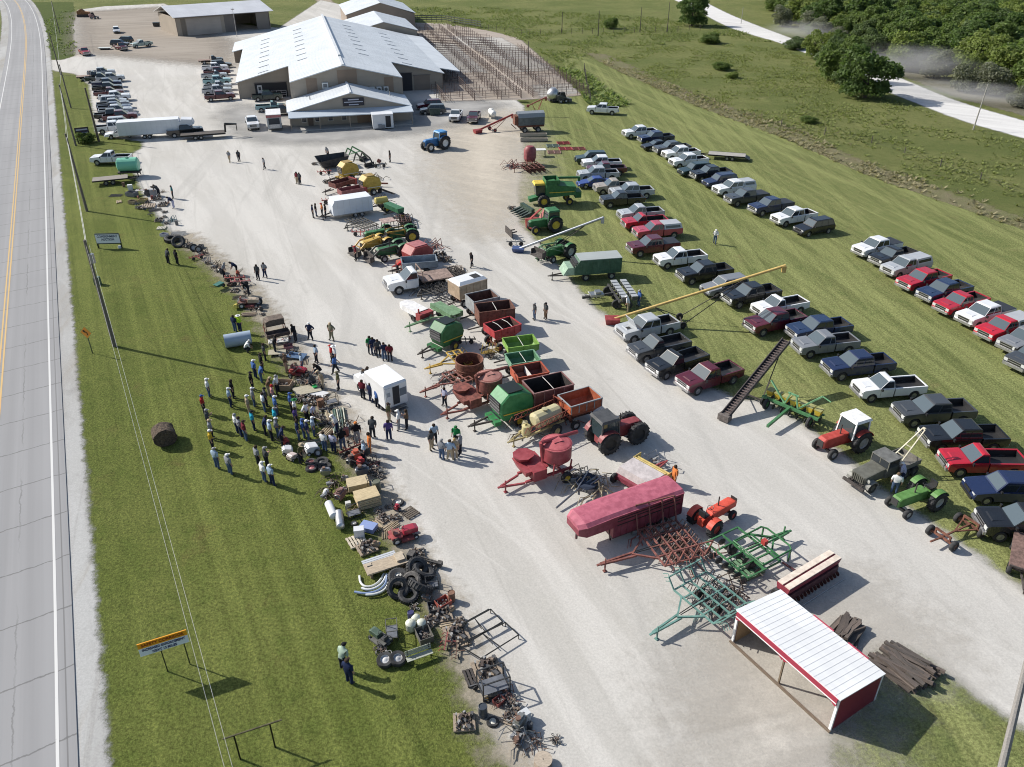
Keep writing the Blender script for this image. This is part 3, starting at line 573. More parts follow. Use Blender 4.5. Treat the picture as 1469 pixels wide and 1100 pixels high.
T5=pole((87,107),9.0,'utility_pole','utility pole at the lawn tip beside the yard entrance',.15,0,AA)
T6=pole((86,48),9.0,'utility_pole','farthest utility pole on the verge by the road bend',.15,0,AA)
pole((142,203),8.6,'wooden_pole','stout brown wooden pole by the white parked pickup',.2,0,0,False,'wood:.12,.10,.08')
pole((340,53),8.0,'yard_lamp','slim lamp pole in front of the machinery shed',.08,.5,0,False,'metal:.5,.5,.5')
T8=pole((758,107),hgt((758,107),(758,59)),'wooden_pole','dark pole standing among the livestock pens',.14,0,0,False,'wood:.07,.055,.05')
for b,t,l in(((806,47),(806,17),'pole just past the end of the pens'),((858,52),(858,15),'second pole from the pens in the far pasture'),((918,46),(918,10),'third pole from the pens in the far pasture'),((957,46),(957,3),'pole nearest the lone tree in the far pasture')):
    pole(b,hgt(b,t),'utility_pole','thin dark '+l,.13,0,0,False,'wood:.1,.085,.075')
pole((1396,186),7.6,'utility_pole','pale leaning pole beside the dusty county road',.13,0,0,False,'wood:.42,.40,.36',(.5,.3))
pole((1063,34),5,'utility_pole','faint thin pole at the far bend of the county road',.1,0,0,False,'wood:.4,.38,.35')
B=g(1414,1200); Tt=g(1484,905,6.4)
pole((1414,1200),6.4,'utility_pole','thick grey pole cut by the lower right picture edge',.2,0,0,False,'wood:.27,.255,.24',(Tt.x-B.x,Tt.y-B.y))
TB=g(322,1100,8.6); dv=(TB-T1); TBe=T1+dv*1.4; TBe.z=9.2
def wire(a_,b_,sag,name,label,r=.018,n_=14,off=(0,0,0)):
    mb=MB(); O=Vector(off); mb.tube([a_.lerp(b_,i/n_)+O-Vector((0,0,sag*4*(i/n_)*(1-i/n_))) for i in range(n_+1)],r,5); single(name,mb,['metal:.62,.62,.58'],label,'wire')
for k,dx in((0,0),(1,.28)):
    wire(T1,TBe,.5,'overhead_wire',('left','right')[k]+' of the two pale overhead wires crossing the near lawn',.010,16,(dx,0,-.1))
    for a_,b_,lb in((T1,T2,'from the transformer pole to the next pole'),(T2,T3,'between the middle lawn poles')): wire(a_,b_,.6,'overhead_wire',('lower','upper')[k]+' overhead wire '+lb,.02,10,(0,0,-.1+.8*(k-1)))
wire(T3,T4,.4,'overhead_wire','overhead wire over the lawn beside the parked vehicles',.02); wire(T4,T6,.6,'overhead_wire','overhead wire crossing the yard entrance',.02)
# ---- signs
def post_sign(bl_,br_,pz0,pz1,ext0,ext1,name,label,frame,panels,post='metal:.05,.06,.055',pw=.08,htop=None):
    A=g(*bl_);Bq=g(*br_); rz=math.atan2(Bq.y-A.y,Bq.x-A.x); w_=(Bq-A).length; o=E(name,label,'sign',A,rz)
    for x in(0,w_): mb=MB(); mb.box((x,.03,(htop or pz1)/2),(pw,pw,htop or pz1)); P_('post',mb,[post],o)
    for nm,z0,z1,mt in panels: mb=MB(); mb.box(((w_+ext1-ext0)/2,-.04,(z0+z1)/2),(w_+ext0+ext1,.05,z1-z0)); P_(nm,mb,[mt],o)
    if frame:
        mb=MB(); 
        for z in(pz0,pz1): mb.bar((-ext0,-.02,z),(w_+ext1,-.02,z),.1,.1)
        P_('frame',mb,[frame],o)
    return o,w_
h1=hgt((175,355.6),(172,335)); o,w_=post_sign((141.7,356.3),(175,355.6),h1*.34,h1,.02,.02,'auction_sign','framed white sign reading CONSIGNMENT AUCTION on two dark posts','metal:.03,.05,.05',[('panel',h1*.36,h1-.03,'plastic:.78,.82,.87')],pw=.13)
ph=h1*.64; text_mesh('CONSIGNMENT',ph*.34,o,(w_/2,-.07,h1-.05-ph*.22),(math.pi/2,0,0),'flat:.012,.03,.09',sx=w_*.92/(ph*.34*7.6)); text_mesh('AUCTION',ph*.34,o,(w_/2,-.07,h1-.05-ph*.55),(math.pi/2,0,0),'flat:.012,.03,.09',sx=w_*.60/(ph*.34*4.9))
mb=MB(); mb.lathe([(.02,0),(.16,.0),(.2,.12),(.16,.3),(.02,.34)],(0,0,0),(0,0,1),10); single('white_rock',mb,['plastic:.75,.75,.72'],'small white bucket shaped marker under the right post of the auction sign','marker',g(172,356))
o,w_=post_sign((241,964),(273,953.6),1.68,2.55,.95,.28,'safety_sign','orange and white SAFETY CORRIDOR highway sign on two thin posts',None,[('white_panel',1.68,2.2,'plastic:.74,.80,.86'),('orange_panel',2.2,2.55,'plastic:.85,.36,.015')],pw=.05)
cx_=(w_+.28-.95)/2; text_mesh('SAFETY CORRIDOR',.25,o,(cx_,-.075,2.375),(math.pi/2,0,0),'flat:.30,.05,.01',sx=.92); text_mesh('INCREASED ENFORCEMENT',.22,o,(cx_,-.075,2.06),(math.pi/2,0,0),'flat:.01,.02,.12',sx=.74); text_mesh('NEXT 13 MILES',.22,o,(cx_,-.075,1.81),(math.pi/2,0,0),'flat:.01,.02,.12',sx=.8)
cb=g(133,507); ch=hgt((133,507),(119,477)); o=E('curve_sign','orange diamond curve warning sign with black arrow beside the highway','sign',cb,D2(-15))
mb=MB(); mb.box((0,0,ch/2),(.06,.06,ch+.3)); P_('post',mb,['metal:.1,.13,.1'],o)
mb=MB(); mb.box((0,-.05,ch),(.78,.03,.78),0,D2(45)); P_('panel',mb,['plastic:.80,.30,.015'],o)
mb=MB(); mb.bar((.14,-.075,ch-.22),(.12,-.075,ch+.02),.08,.02,(0,1,0)); mb.bar((.12,-.075,ch+.0),(-.14,-.075,ch+.14),.08,.02,(0,1,0)); mb.add([(-.32,-.075,ch+.16),(-.1,-.075,ch+.0),(-.06,-.075,ch+.28),(-.32,-.085,ch+.16),(-.1,-.085,ch+.0),(-.06,-.085,ch+.28)],[(0,1,2),(5,4,3),(0,3,4,1),(1,4,5,2),(2,5,3,0)]); P_('arrow',mb,['flat:.01,.01,.01'],o)
o,w_=post_sign((113,206),(131,204),1.0,2.5,.1,.1,'business_sign','low dark roadside sign with red and white panels above a round shrub','wood:.05,.035,.03',[('panel',1.0,2.5,'plastic:.05,.04,.06')],pw=.2)
for nm,x0,x1,z0,z1,mt in(('red_panel',.05,.42,1.05,1.9,'plastic:.22,.02,.03'),('white_band',.05,.95,2.1,2.3,'plastic:.5,.5,.58'),('white_band',.45,.95,1.6,1.75,'plastic:.5,.48,.5'),('white_band',.45,.95,1.25,1.4,'plastic:.45,.47,.45')): mb=MB(); mb.box((w_*(x0+x1)/2,-.09,(z0+z1)/2),(w_*(x1-x0),.04,z1-z0)); P_(nm,mb,[mt],o)
A=g(345,1089);Bq=g(395,1072); rz=math.atan2(Bq.y-A.y,Bq.x-A.x); w_=(Bq-A).length; hb=hgt((345,1089),(335,1055)); o=E('sign_frame','empty black pipe sign frame standing on the near lawn','sign frame',A,rz)
for x in(0,w_): mb=MB(); mb.box((x,0,hb/2),(.07,.07,hb)); P_('post',mb,['metal:.03,.03,.03'],o)
mb=MB(); mb.bar((-.5,0,hb),(w_+.55,0,hb),.06); P_('top_bar',mb,['rust:.10,.09,.05'],o)
mb=MB(); mb.frustum((-.3,.3,-.25,.25,0),(-.28,.28,-.22,.22,.85)); single('utility_pedestal',mb,['plastic:.08,.14,.09'],'small green utility pedestal on the lawn below the auction sign','utility box',g(141,408))
# ---- trees
def leaf_cloud(lobes,n,size,seed):
    r_=np.random.default_rng(seed); tot=sum(l[3]**2 for l in lobes); Vv=[];Ff=[]
    for (cx,cy,cz,R_) in lobes:
        k=int(n*R_**2/tot); d=r_.normal(size=(k,3)); d/=np.linalg.norm(d,axis=1)[:,None]; d[:,2]=np.where(d[:,2]<-.45,-d[:,2],d[:,2])
        bumpy=1+.22*np.sin(d[:,0]*7+cx)*np.sin(d[:,1]*6+cy*2)*np.cos(d[:,2]*5+cz); rad=R_*bumpy*(r_.uniform(.25,1,k)**.30)
        p=np.array([cx,cy,cz])+d*rad[:,None]*np.array([1,1,.85])
        nn=d+r_.normal(size=(k,3))*.75; nn/=np.linalg.norm(nn,axis=1)[:,None]; t=np.cross(nn,r_.normal(size=(k,3))); t/=np.linalg.norm(t,axis=1)[:,None]; b=np.cross(nn,t)
        s=size*r_.uniform(.55,1.35,k)[:,None]; o=len(Vv)
        q=np.stack([p-t*s-b*s*.5,p+t*s*.2-b*s*.7,p+t*s+b*s*.3,p-t*s*.3+b*s*.8],1).reshape(-1,3)
        base_=sum(len(x) for x in Ff)*4; Vv.append(q); Ff.append(np.arange(k*4).reshape(k,4)+base_)
    V=np.concatenate(Vv); Fq=np.concatenate(Ff); me=bpy.data.meshes.new('crown'); me.from_pydata(V.tolist(),[],Fq.tolist()); return me
def tree_kit(hh,R_,seed,mat,trunk=True,n=2600,size=.36,low=.02):
    r_=random.Random(seed); lobes=[(0,0,hh*.5,R_*.8)]+[(R_*.5*math.cos(q),R_*.5*math.sin(q),hh*.17,R_*.38) for q in(.3,1.6,2.8,4.1,5.3)]
    for i in range(17):
        q=r_.uniform(0,6.28); z=r_.uniform(.12,.86); rr=R_*(.86-.85*abs(z-.42)); lobes.append((rr*math.cos(q),rr*math.sin(q),hh*z,R_*r_.uniform(.26,.44)))
    k=Kit(); mb=MB(); mb.tube([(0,0,-.1),(.1*R_*r_.uniform(-.3,.3),0,hh*.35),(0,.05*R_,hh*.75)],.16+.02*hh,8,.06)
    for i in range(5):
        q=r_.uniform(0,6.28); z0=hh*r_.uniform(.2,.5); mb.tube([(0,0,z0),(R_*.35*math.cos(q),R_*.35*math.sin(q),z0+hh*.15),(R_*.65*math.cos(q),R_*.65*math.sin(q),z0+hh*.25)],.08+.006*hh,6,.03)
    k.part('trunk',mb,['wood:.10,.085,.07']); me=leaf_cloud(lobes,n,size,seed); me.materials.append(mk(mat)); k.part('crown',me,None); return k
LEAFS=['leaf:.11,.155,.045','leaf:.085,.13,.04','leaf:.16,.20,.055','leaf:.105,.145,.06']
TK=[tree_kit(10,5.2,11+i,LEAFS[i%4],n=8000,size=.27) for i in range(5)]
DK=tree_kit(10,5.0,31,'leaf:.16,.17,.12',n=6000,size=.27)   # dust-greyed roadside trees
def tree(k,px,py,hh,lb,grp=None,rz=None,name='tree',wd=1.0):
    k.place(name,lb,'tree',g(px,py),rnd.uniform(0,6.28) if rz is None else rz,grp,None,(hh/10*wd,hh/10*wd,hh/10))
tree(TK[1],1240,140,9.8,'big dark round tree on the near edge of the county road',wd=1.1)
tree(TK[0],1203,117,9,'tree leaning against the left side of the big dark roadside tree')
tree(TK[3],1190,100,7.5,'smaller tree left of the dark tree group by the county road'); tree(TK[2],1172,84,7,'yellow green tree at the left end of the roadside group')
tree(TK[3],1216,125,6.5,'low bushy tree before the dark roadside group'); tree(TK[2],1298,100,9,'yellow topped tree standing right behind the dust plume')
tree(TK[1],992,37,9.5,'lone dark tree in the far pasture beside the county road')
tree(TK[0],876,41,3.2,'small dark shrub like tree at the far pasture fence',None,None,'shrub',1.4)
for x,y,hh,l in((1035,100,1.9,'largest dark weed clump'),(1050,112,1.4,'smaller dark weed clump'),(1160,176,1.3,'dark shrub'),(1020,62,2.6,'leafy bush'),(1140,70,3,'round bush by the dusty bend')):
    tree(TK[rnd.randrange(5)],x,y,hh,l+' in the meadow at %s'%('its far left' if x<1000 else 'its middle' if x<1120 else 'its right'),None,None,'shrub',2.2)
cnt=0; rr_=random.Random(5); RDL=[gxy(*p) for p in RD_L]
WOODS=[gxy(*p) for p in((1095,14),(1125,36),(1160,54),(1200,68),(1240,78),(1275,90),(1320,108),(1375,130),(1420,146),(1469,160),(1620,200),(1620,-62),(1085,-62))]
gx=np.arange(60,420,7.4); gy=np.arange(120,560,7.4); X_,Y_=np.meshgrid(gx,gy); inn=sdist(X_,Y_,WOODS)
cand=[]
for j in range(len(gy)):
    for i in range(len(gx)):
        if inn[j,i]<0: continue
        x=gx[i]+rr_.uniform(-2.8,2.8)+(j%2)*4; y=gy[j]+rr_.uniform(-2.8,2.8); px,py=proj((x,y,0))
        tx,ty=proj((x,y,9))
        if px>1510 or py<-45 or (px<1130 and py<2): continue
        if 1440<px and py<12 and py>-10 : continue
        cand.append((y,x,inn[j,i]))
cand.sort()
for y,x,e in cand[:290]:
    k=DK if (e<5 and rr_.random()<.6) else TK[rr_.randrange(5)]; hh=rr_.uniform(6.5,10.5)*(.62 if e<5 else 1); wd=rr_.uniform(1.0,1.4)
    lb='dust greyed tree at the front edge of the woods by the county road' if k is DK else 'leafy green tree standing in the woods beyond the county road'
    k.place('tree',lb,'tree',(x,y,0),rr_.uniform(0,6.28),'trees in the woods beyond the county road',None,(hh/10*wd,hh/10*wd,hh/10)); cnt+=1
base_=leaf_cloud([(0,0,5,4.2),(2.5,1,4,2.4),(-2.2,1.6,5.5,2.3),(.5,-2.6,4.5,2.4),(-1,0,7.5,2.6)],520,.8,77); bv=np.array([v.co[:] for v in base_.vertices]); bf=np.array([p.vertices[:] for p in base_.polygons]); VV=[];FF=[]
for i,(y,x,e) in enumerate(cand[290:]):
    q=rr_.uniform(0,6.28); s_=rr_.uniform(.85,1.3); c_,s2=math.cos(q),math.sin(q); VV.append(np.stack([(bv[:,0]*c_-bv[:,1]*s2)*s_+x,(bv[:,0]*s2+bv[:,1]*c_)*s_+y,bv[:,2]*s_],1)); FF.append(bf+len(bv)*i)
if VV:
    me=bpy.data.meshes.new('distant_woods'); me.from_pydata(np.concatenate(VV).tolist(),[],np.concatenate(FF).tolist()); me.materials.append(mk(LEAFS[0])); o=link('distant_woods',me); tag(o,'far mass of green woodland closing the upper right corner','woods',None,'stuff')
print('woods trees',cnt,'of',len(cand))
tree(TK[4],124,205,2.0,'round dark shrub under the roadside business sign',None,None,'shrub',1.5)
# weeds: tall grass clumps in the meadow, around the pens and along the ditch
def tufts(name,poly,N,h0,h1,mat,seed,clump=.35,w_=.3,fr=(-5,1475,-15)):
    r_=np.random.default_rng(seed); xs=[p[0] for p in poly]; ys=[p[1] for p in poly]; out=[]
    M=N*6; x=r_.uniform(min(xs),max(xs),M); y=r_.uniform(min(ys),max(ys),M); d=sdist(x,y,poly)
    cl=np.sin(x*.21+1.3*np.sin(y*.13))*np.sin(y*.17+1.7*np.sin(x*.09+.5))+.5*np.sin(x*.63+y*.4)*np.sin(y*.71-x*.3); ok=(d>0)&(cl>clump+r_.normal(size=M)*.3); x=x[ok][:N]; y=y[ok][:N]; n_=len(x)
    K=5; q=r_.uniform(0,6.28,(n_,K)); hh=r_.uniform(h0,h1,(n_,1))*r_.uniform(.6,1.1,(n_,K)); rr=r_.uniform(.05,.45,(n_,K))*hh.mean()
    bx=x[:,None]+rr*np.cos(q)*.6; by=y[:,None]+rr*np.sin(q)*.6; tx=bx+np.cos(q)*hh*1.25; ty=by+np.sin(q)*hh*1.25; wx=-np.sin(q)*w_*hh; wy=np.cos(q)*w_*hh
    Z=np.zeros_like(bx); V=np.stack([np.stack([bx-wx,by-wy,Z],-1),np.stack([bx+wx,by+wy,Z],-1),np.stack([tx+wx*.6,ty+wy*.6,hh],-1),np.stack([tx-wx*.6,ty-wy*.6,hh*.9],-1)],2).reshape(-1,3)
    me=bpy.data.meshes.new(name); me.from_pydata(V.tolist(),[],np.arange(len(V)).reshape(-1,4).tolist()); me.materials.append(mk(mat)); o=link(name,me); o['kind']='stuff'
    return o
MEAD=[gxy(*p) for p in((842,74),(1010,62),(1120,66),(1270,140),(1469,205),(1520,230),(1520,345),(1469,318),(1130,192),(1000,145),(870,86))]
tag(tufts('tall_weeds',MEAD,6000,.15,.38,'leaf:.20,.225,.08',1,.0),'tall green weeds growing in clumps over the meadow','weeds')
tag(tufts('dry_weeds',[gxy(*p) for p in((842,78),(1010,138),(1140,184),(1250,232),(1469,308),(1530,330),(1530,350),(1469,332),(1240,252),(1128,202),(1000,154),(880,100))],2200,.2,.45,'leaf:.28,.25,.155',2,-.4),'dry tan weeds along the edge of the mown field','weeds')
tag(tufts('pasture_weeds',[gxy(*p) for p in((560,12),(700,10),(1000,30),(1120,60),(1000,62),(850,70),(820,100),(740,56),(690,42),(585,30))],5000,.25,.6,'leaf:.17,.20,.07',3,.0,.2),'green weeds in the pasture beyond the pens','weeds')
tag(tufts('pen_weeds',[gxy(*p) for p in((800,98),(842,105),(905,152),(850,155),(834,138)) ],420,.3,.8,'leaf:.17,.215,.07',4,-.6),'green weeds along the right side of the pens','weeds')
tag(tufts('yard_weeds',[gxy(*p) for p in((64,30),(108,8),(108,40),(112,82),(70,80))],700,.2,.5,'leaf:.13,.17,.05',6,-.1),'weeds on the verge by the yard','weeds')

# ---- air and dust
n=NT('road_dust'); n.n.remove(n.b); v=n.new('ShaderNodeVolumePrincipled'); v.inputs['Color'].default_value=(.995,.99,.98,1); c=n.coord('Object'); f=n.noise(c,.9,5,.65); gr=n.new('ShaderNodeTexGradient',gradient_type='SPHERICAL'); n.lk(c,gr.inputs[0]); dn=n.math('MULTIPLY',n.step(n.math('MULTIPLY',gr.outputs['Fac'],n.step(f,.3,.62)),.05,.75),.13); n.lk(dn,v.inputs['Density']); n.lk(v.outputs[0],n.out.inputs['Volume']); DUSTM=n.m
for px,py,sx,sy,sz,r,l in((1302,112,19,7,4.6,-35,'pale dust plume hanging over the county road beside the big dark tree'),(1380,146,26,6,2.6,-33,'thin dust trailing along the right end of the county road'),(1150,56,16,6,3.2,-40,'pale dust where the far county road passes behind the trees')):
    mb=MB(); mb.lathe([(.02,-1)]+[(math.cos(t),math.sin(t)) for t in np.linspace(-1.4,1.4,9)]+[(.02,1)],(0,0,0),(0,0,1),16); v=g(px,py); o=link('dust_cloud',mb.mesh('dust_cloud',[DUSTM]),None,(v.x,v.y,sz*.8),D2(r)); o.scale=(sx,sy,sz); tag(o,l,'dust',None,'stuff')
# ================================================================ VEHICLES
GLASS='glass:.018,.024,.03'; RUB='rubber:.018,.018,.019'; BLK='plastic:.02,.02,.022'; CHR='metal:.5,.5,.51'; ALU='metal:.45,.46,.47'; PAINT='paint:.7,.7,.7'
def wheel_parts(k,x,y,r,w_,parent=None,rim='metal:.42,.43,.44',name='wheel'):
    s=1 if y>0 else -1; mb=MB(); mb.lathe([(r*.58,-w_/2),(r*.93,-w_/2),(r,-w_*.32),(r,w_*.32),(r*.93,w_/2),(r*.58,w_/2)],(0,0,0),(0,1,0),18)
    p=k.part(name,mb,[RUB],parent,None,(x,y,r)); mb=MB(); mb.lathe([(r*.60,s*w_*.40),(r*.5,s*w_*.34),(r*.2,s*w_*.44),(.01,s*w_*.44)],(0,0,0),(0,1,0),14); mb.lathe([(r*.60,s*w_*.4),(r*.60,-s*w_*.4),(.01,-s*w_*.3)],(0,0,0),(0,1,0),14); k.part('rim',mb,[rim],p); return p
def arch(cx,r,n=7,z0=.42):
    a0=math.asin(min(1,max(-1,(z0-.40)/r))); return [(cx+r*math.cos(a0+(math.pi-2*a0)*i/n),.40+r*math.sin(a0+(math.pi-2*a0)*i/n)) for i in range(n+1)]
def pickup_kit(cab='crew',bed='open',flat=False):
    """full-size pickup, front towards +X; wheels on z=0"""
    k=Kit(); L=5.85; xf=2.95; xr=-2.9; W=1.0; belt=1.25; hood=1.235; roof=1.96; xa=1.98; xb=-1.82
    cabb={'crew':-.86,'ext':-.42,'reg':.05}[cab]; wind=1.42
    if cab=='reg': wind=1.42
    # lower body and cab to the window line
    z0=.46
    fr=[(xf-.03,.55),(xf,.75),(xf-.03,hood-.06),(xf-.2,hood+.0),(wind+.05,hood+.09),(wind-.15,belt),(cabb,belt),(cabb,z0)]
    prof=[(cabb,z0),(xa-.56,z0)]+list(reversed(arch(xa,.50,8,z0)))+[(xa+.56,z0),(xf-.03,.55)]+fr[1:7]
    mb=MB(); mb.prism(prof,-W,W,.14,.965); body=k.part('body',mb,[PAINT])
    mb=MB(); top=(cabb+.10,wind-.72,-.76,.76,roof); mb.frustum((cabb+.0,wind-.02,-.93,.93,belt-.01),(cabb+.12,wind-.78,-.78,.78,roof-.05)); mb.frustum((cabb+.12,wind-.78,-.78,.78,roof-.05),(cabb+.25,wind-.92,-.66,.66,roof)); k.part('cab',mb,[PAINT],body); mb=MB(); mb.frustum((wind+.1,xf-.35,-.55,.55,hood-.03),(wind+.15,xf-.5,-.42,.42,hood+.075)); k.part('hood_bulge',mb,[PAINT],body)
    # glass, each pane a little proud of the cab
    def lerp(a,b,t): return a+(b-a)*t
    def pt(side,u,t):   # side: y sign; u 0..1 rear->front ; t 0..1 up
        x0=lerp(cabb,cabb+.12,t); x1=lerp(wind-.02,wind-.78,t); return (lerp(x0,x1,u),side*(lerp(.93,.78,t)+.012),lerp(belt-.01,roof-.05,t))
    def quad(mb,P4):
        mb.add(P4,[(0,1,2,3)])
    mb=MB(); e=.012
    mb.add([(wind-.05+e,-.88,belt+.03),(wind-.05+e,.88,belt+.03),(wind-.735+e,.755,roof-.09),(wind-.735+e,-.755,roof-.09)],[(0,1,2,3)]); k.part('windshield',mb,['glass:.075,.10,.115'],body)  # windshield tint lightened to paint in the sky's reflection
    mb=MB(); mb.add([(cabb+.018-e,-.76,belt+.12),(cabb+.018-e,.76,belt+.12),(cabb+.10-e,.68,roof-.12),(cabb+.10-e,-.68,roof-.12)],[(3,2,1,0)]); k.part('rear_window',mb,[GLASS],body)
    splits={'crew':((.05,.47),(.52,.97)),'ext':((.05,.33),(.38,.97)),'reg':((.06,.95),)}[cab]
    for sd in(-1,1):
        for u0,u1 in splits:
            mb=MB(); mb.add([pt(sd,u0,.10),pt(sd,u1,.10),pt(sd,u1-.0,.86),pt(sd,u0,.86)],[(0,1,2,3)]); k.part('side_window',mb,[GLASS],body)
        for u in ([.5,.0] if cab!='reg' else [.0]):
            pass
    # doors: seam lines and handles
    for sd in(-1,1):
        xs_={'crew':(.28,),'ext':(.38,),'reg':()}[cab]
        mb=MB()
        for x in (*xs_,wind-.12,cabb+.02): mb.box((x,sd*(W-.012),.86),(.018,.03,.56))
        k.part('door_seam',mb,[BLK],body)
    if not flat:
        bx1=cabb-.05; mb=MB(); t=.1
        prof=[(xr,.62),(xr+.02,1.25),(bx1,1.25),(bx1,z0+.05)]+[(xb+.56,z0+.05)]+arch(xb,.50,8,z0+.05)+[(xb-.56,z0+.05)]
        mb.prism(prof,W-.13,W-.005,0); mb.prism(prof,-W+.005,-W+.13,0); mb.box((xr+.05,0,.93),(.09,2*W-.28,.62)); mb.box((bx1-.03,0,.94),(.05,2*W-.28,.56)); mb.box(((xr+bx1)/2,0,.66),(bx1-xr-.14,2*W-.26,.08)); b=k.part('bed',mb,[PAINT])
        if bed=='open':
            mb=MB(); mb.box(((xr+bx1)/2,0,.715),(bx1-xr-.2,2*W-.29,.03)); mb.box(((xr+bx1)/2,W-.145,.95),(bx1-xr-.2,.02,.44)); mb.box(((xr+bx1)/2,-W+.145,.95),(bx1-xr-.2,.02,.44)); mb.box((xr+.11,0,.95),(.02,2*W-.32,.44)); mb.box((bx1-.07,0,.95),(.02,2*W-.32,.44)); k.part('bed_liner',mb,['plastic:.028,.028,.03'],b)
        elif bed=='cover':
            mb=MB(); mb.box(((xr+bx1)/2,0,1.27),(bx1-xr-.06,2*W-.1,.05)); k.part('bed_cover',mb,['plastic:.03,.03,.033'],b)
        elif bed=='topper':
            mb=MB(); mb.frustum((xr+.02,bx1-.02,-.96,.96,1.25),(xr+.22,bx1-.03,-.80,.80,1.84)); tp=k.part('topper',mb,['paint:.45,.46,.47'],b)
            for sd in(-1,1): mb=MB(); mb.add([(xr+.30,sd*.945,1.30),(bx1-.2,sd*.945,1.30),(bx1-.2,sd*.855,1.66),(xr+.36,sd*.855,1.66)],[(0,1,2,3)]); k.part('topper_window',mb,[GLASS],tp)
        for sd in(-1,1):
            mb=MB(); mb.box((xr-.005,sd*.9,.98),(.05,.14,.36)); k.part('tail_light',mb,['glass:.25,.01,.01'],b)
    else:
        mb=MB(); mb.box((-1.75,0,.93),(3.0,2.2,.12)); mb.bar((-.30,-1.05,1.0),(-.30,-1.05,1.95),.08); mb.bar((-.30,1.05,1.0),(-.30,1.05,1.95),.08); mb.bar((-.30,-1.05,1.9),(-.30,1.05,1.9),.08); mb.box((-1.75,.3,.75),(2.9,.1,.25)); mb.box((-1.75,-.3,.75),(2.9,.1,.25)); k.part('flatbed',mb,['rust:.26,.19,.16'])
    mb=MB(); mb.box((xf+.03,0,.62),(.14,1.86,.22)); mb.box((xf-.10,.92,.62),(.2,.12,.2)); mb.box((xf-.10,-.92,.62),(.2,.12,.2)); k.part('front_bumper',mb,[CHR])
    mb=MB(); mb.box((xr-.06,0,.6),(.12,1.8,.16)); k.part('rear_bumper',mb,[CHR])
    mb=MB(); mb.box((xf-.005,0,.95),(.05,1.12,.36)); g_=k.part('grille',mb,['plastic:.02,.02,.02']); mb=MB(); mb.box((xf+.025,0,.95),(.03,1.12,.06)); mb.box((xf+.02,0,.77),(.03,1.16,.04)); mb.box((xf+.02,0,1.13),(.03,1.16,.04)); k.part('grille_bar',mb,[CHR],g_)
    for sd in(-1,1):
        mb=MB(); mb.box((xf-.05,sd*.77,.98),(.12,.34,.26)); k.part('headlight',mb,['glass:.55,.56,.56'])
        mb=MB(); mb.box((wind-.12,sd*1.12,1.28),(.10,.20,.22)); mb.bar((wind-.12,sd*.95,1.22),(wind-.12,sd*1.06,1.22),.05); k.part('mirror',mb,[BLK])
    mb=MB(); mb.box((0,0,.47),(5.2,1.3,.16)); k.part('chassis',mb,['flat:.01,.01,.01'])
    for x in(xa,xb):
        for y in(-.86,.86): wheel_parts(k,x,y,.42,.29)
    return k
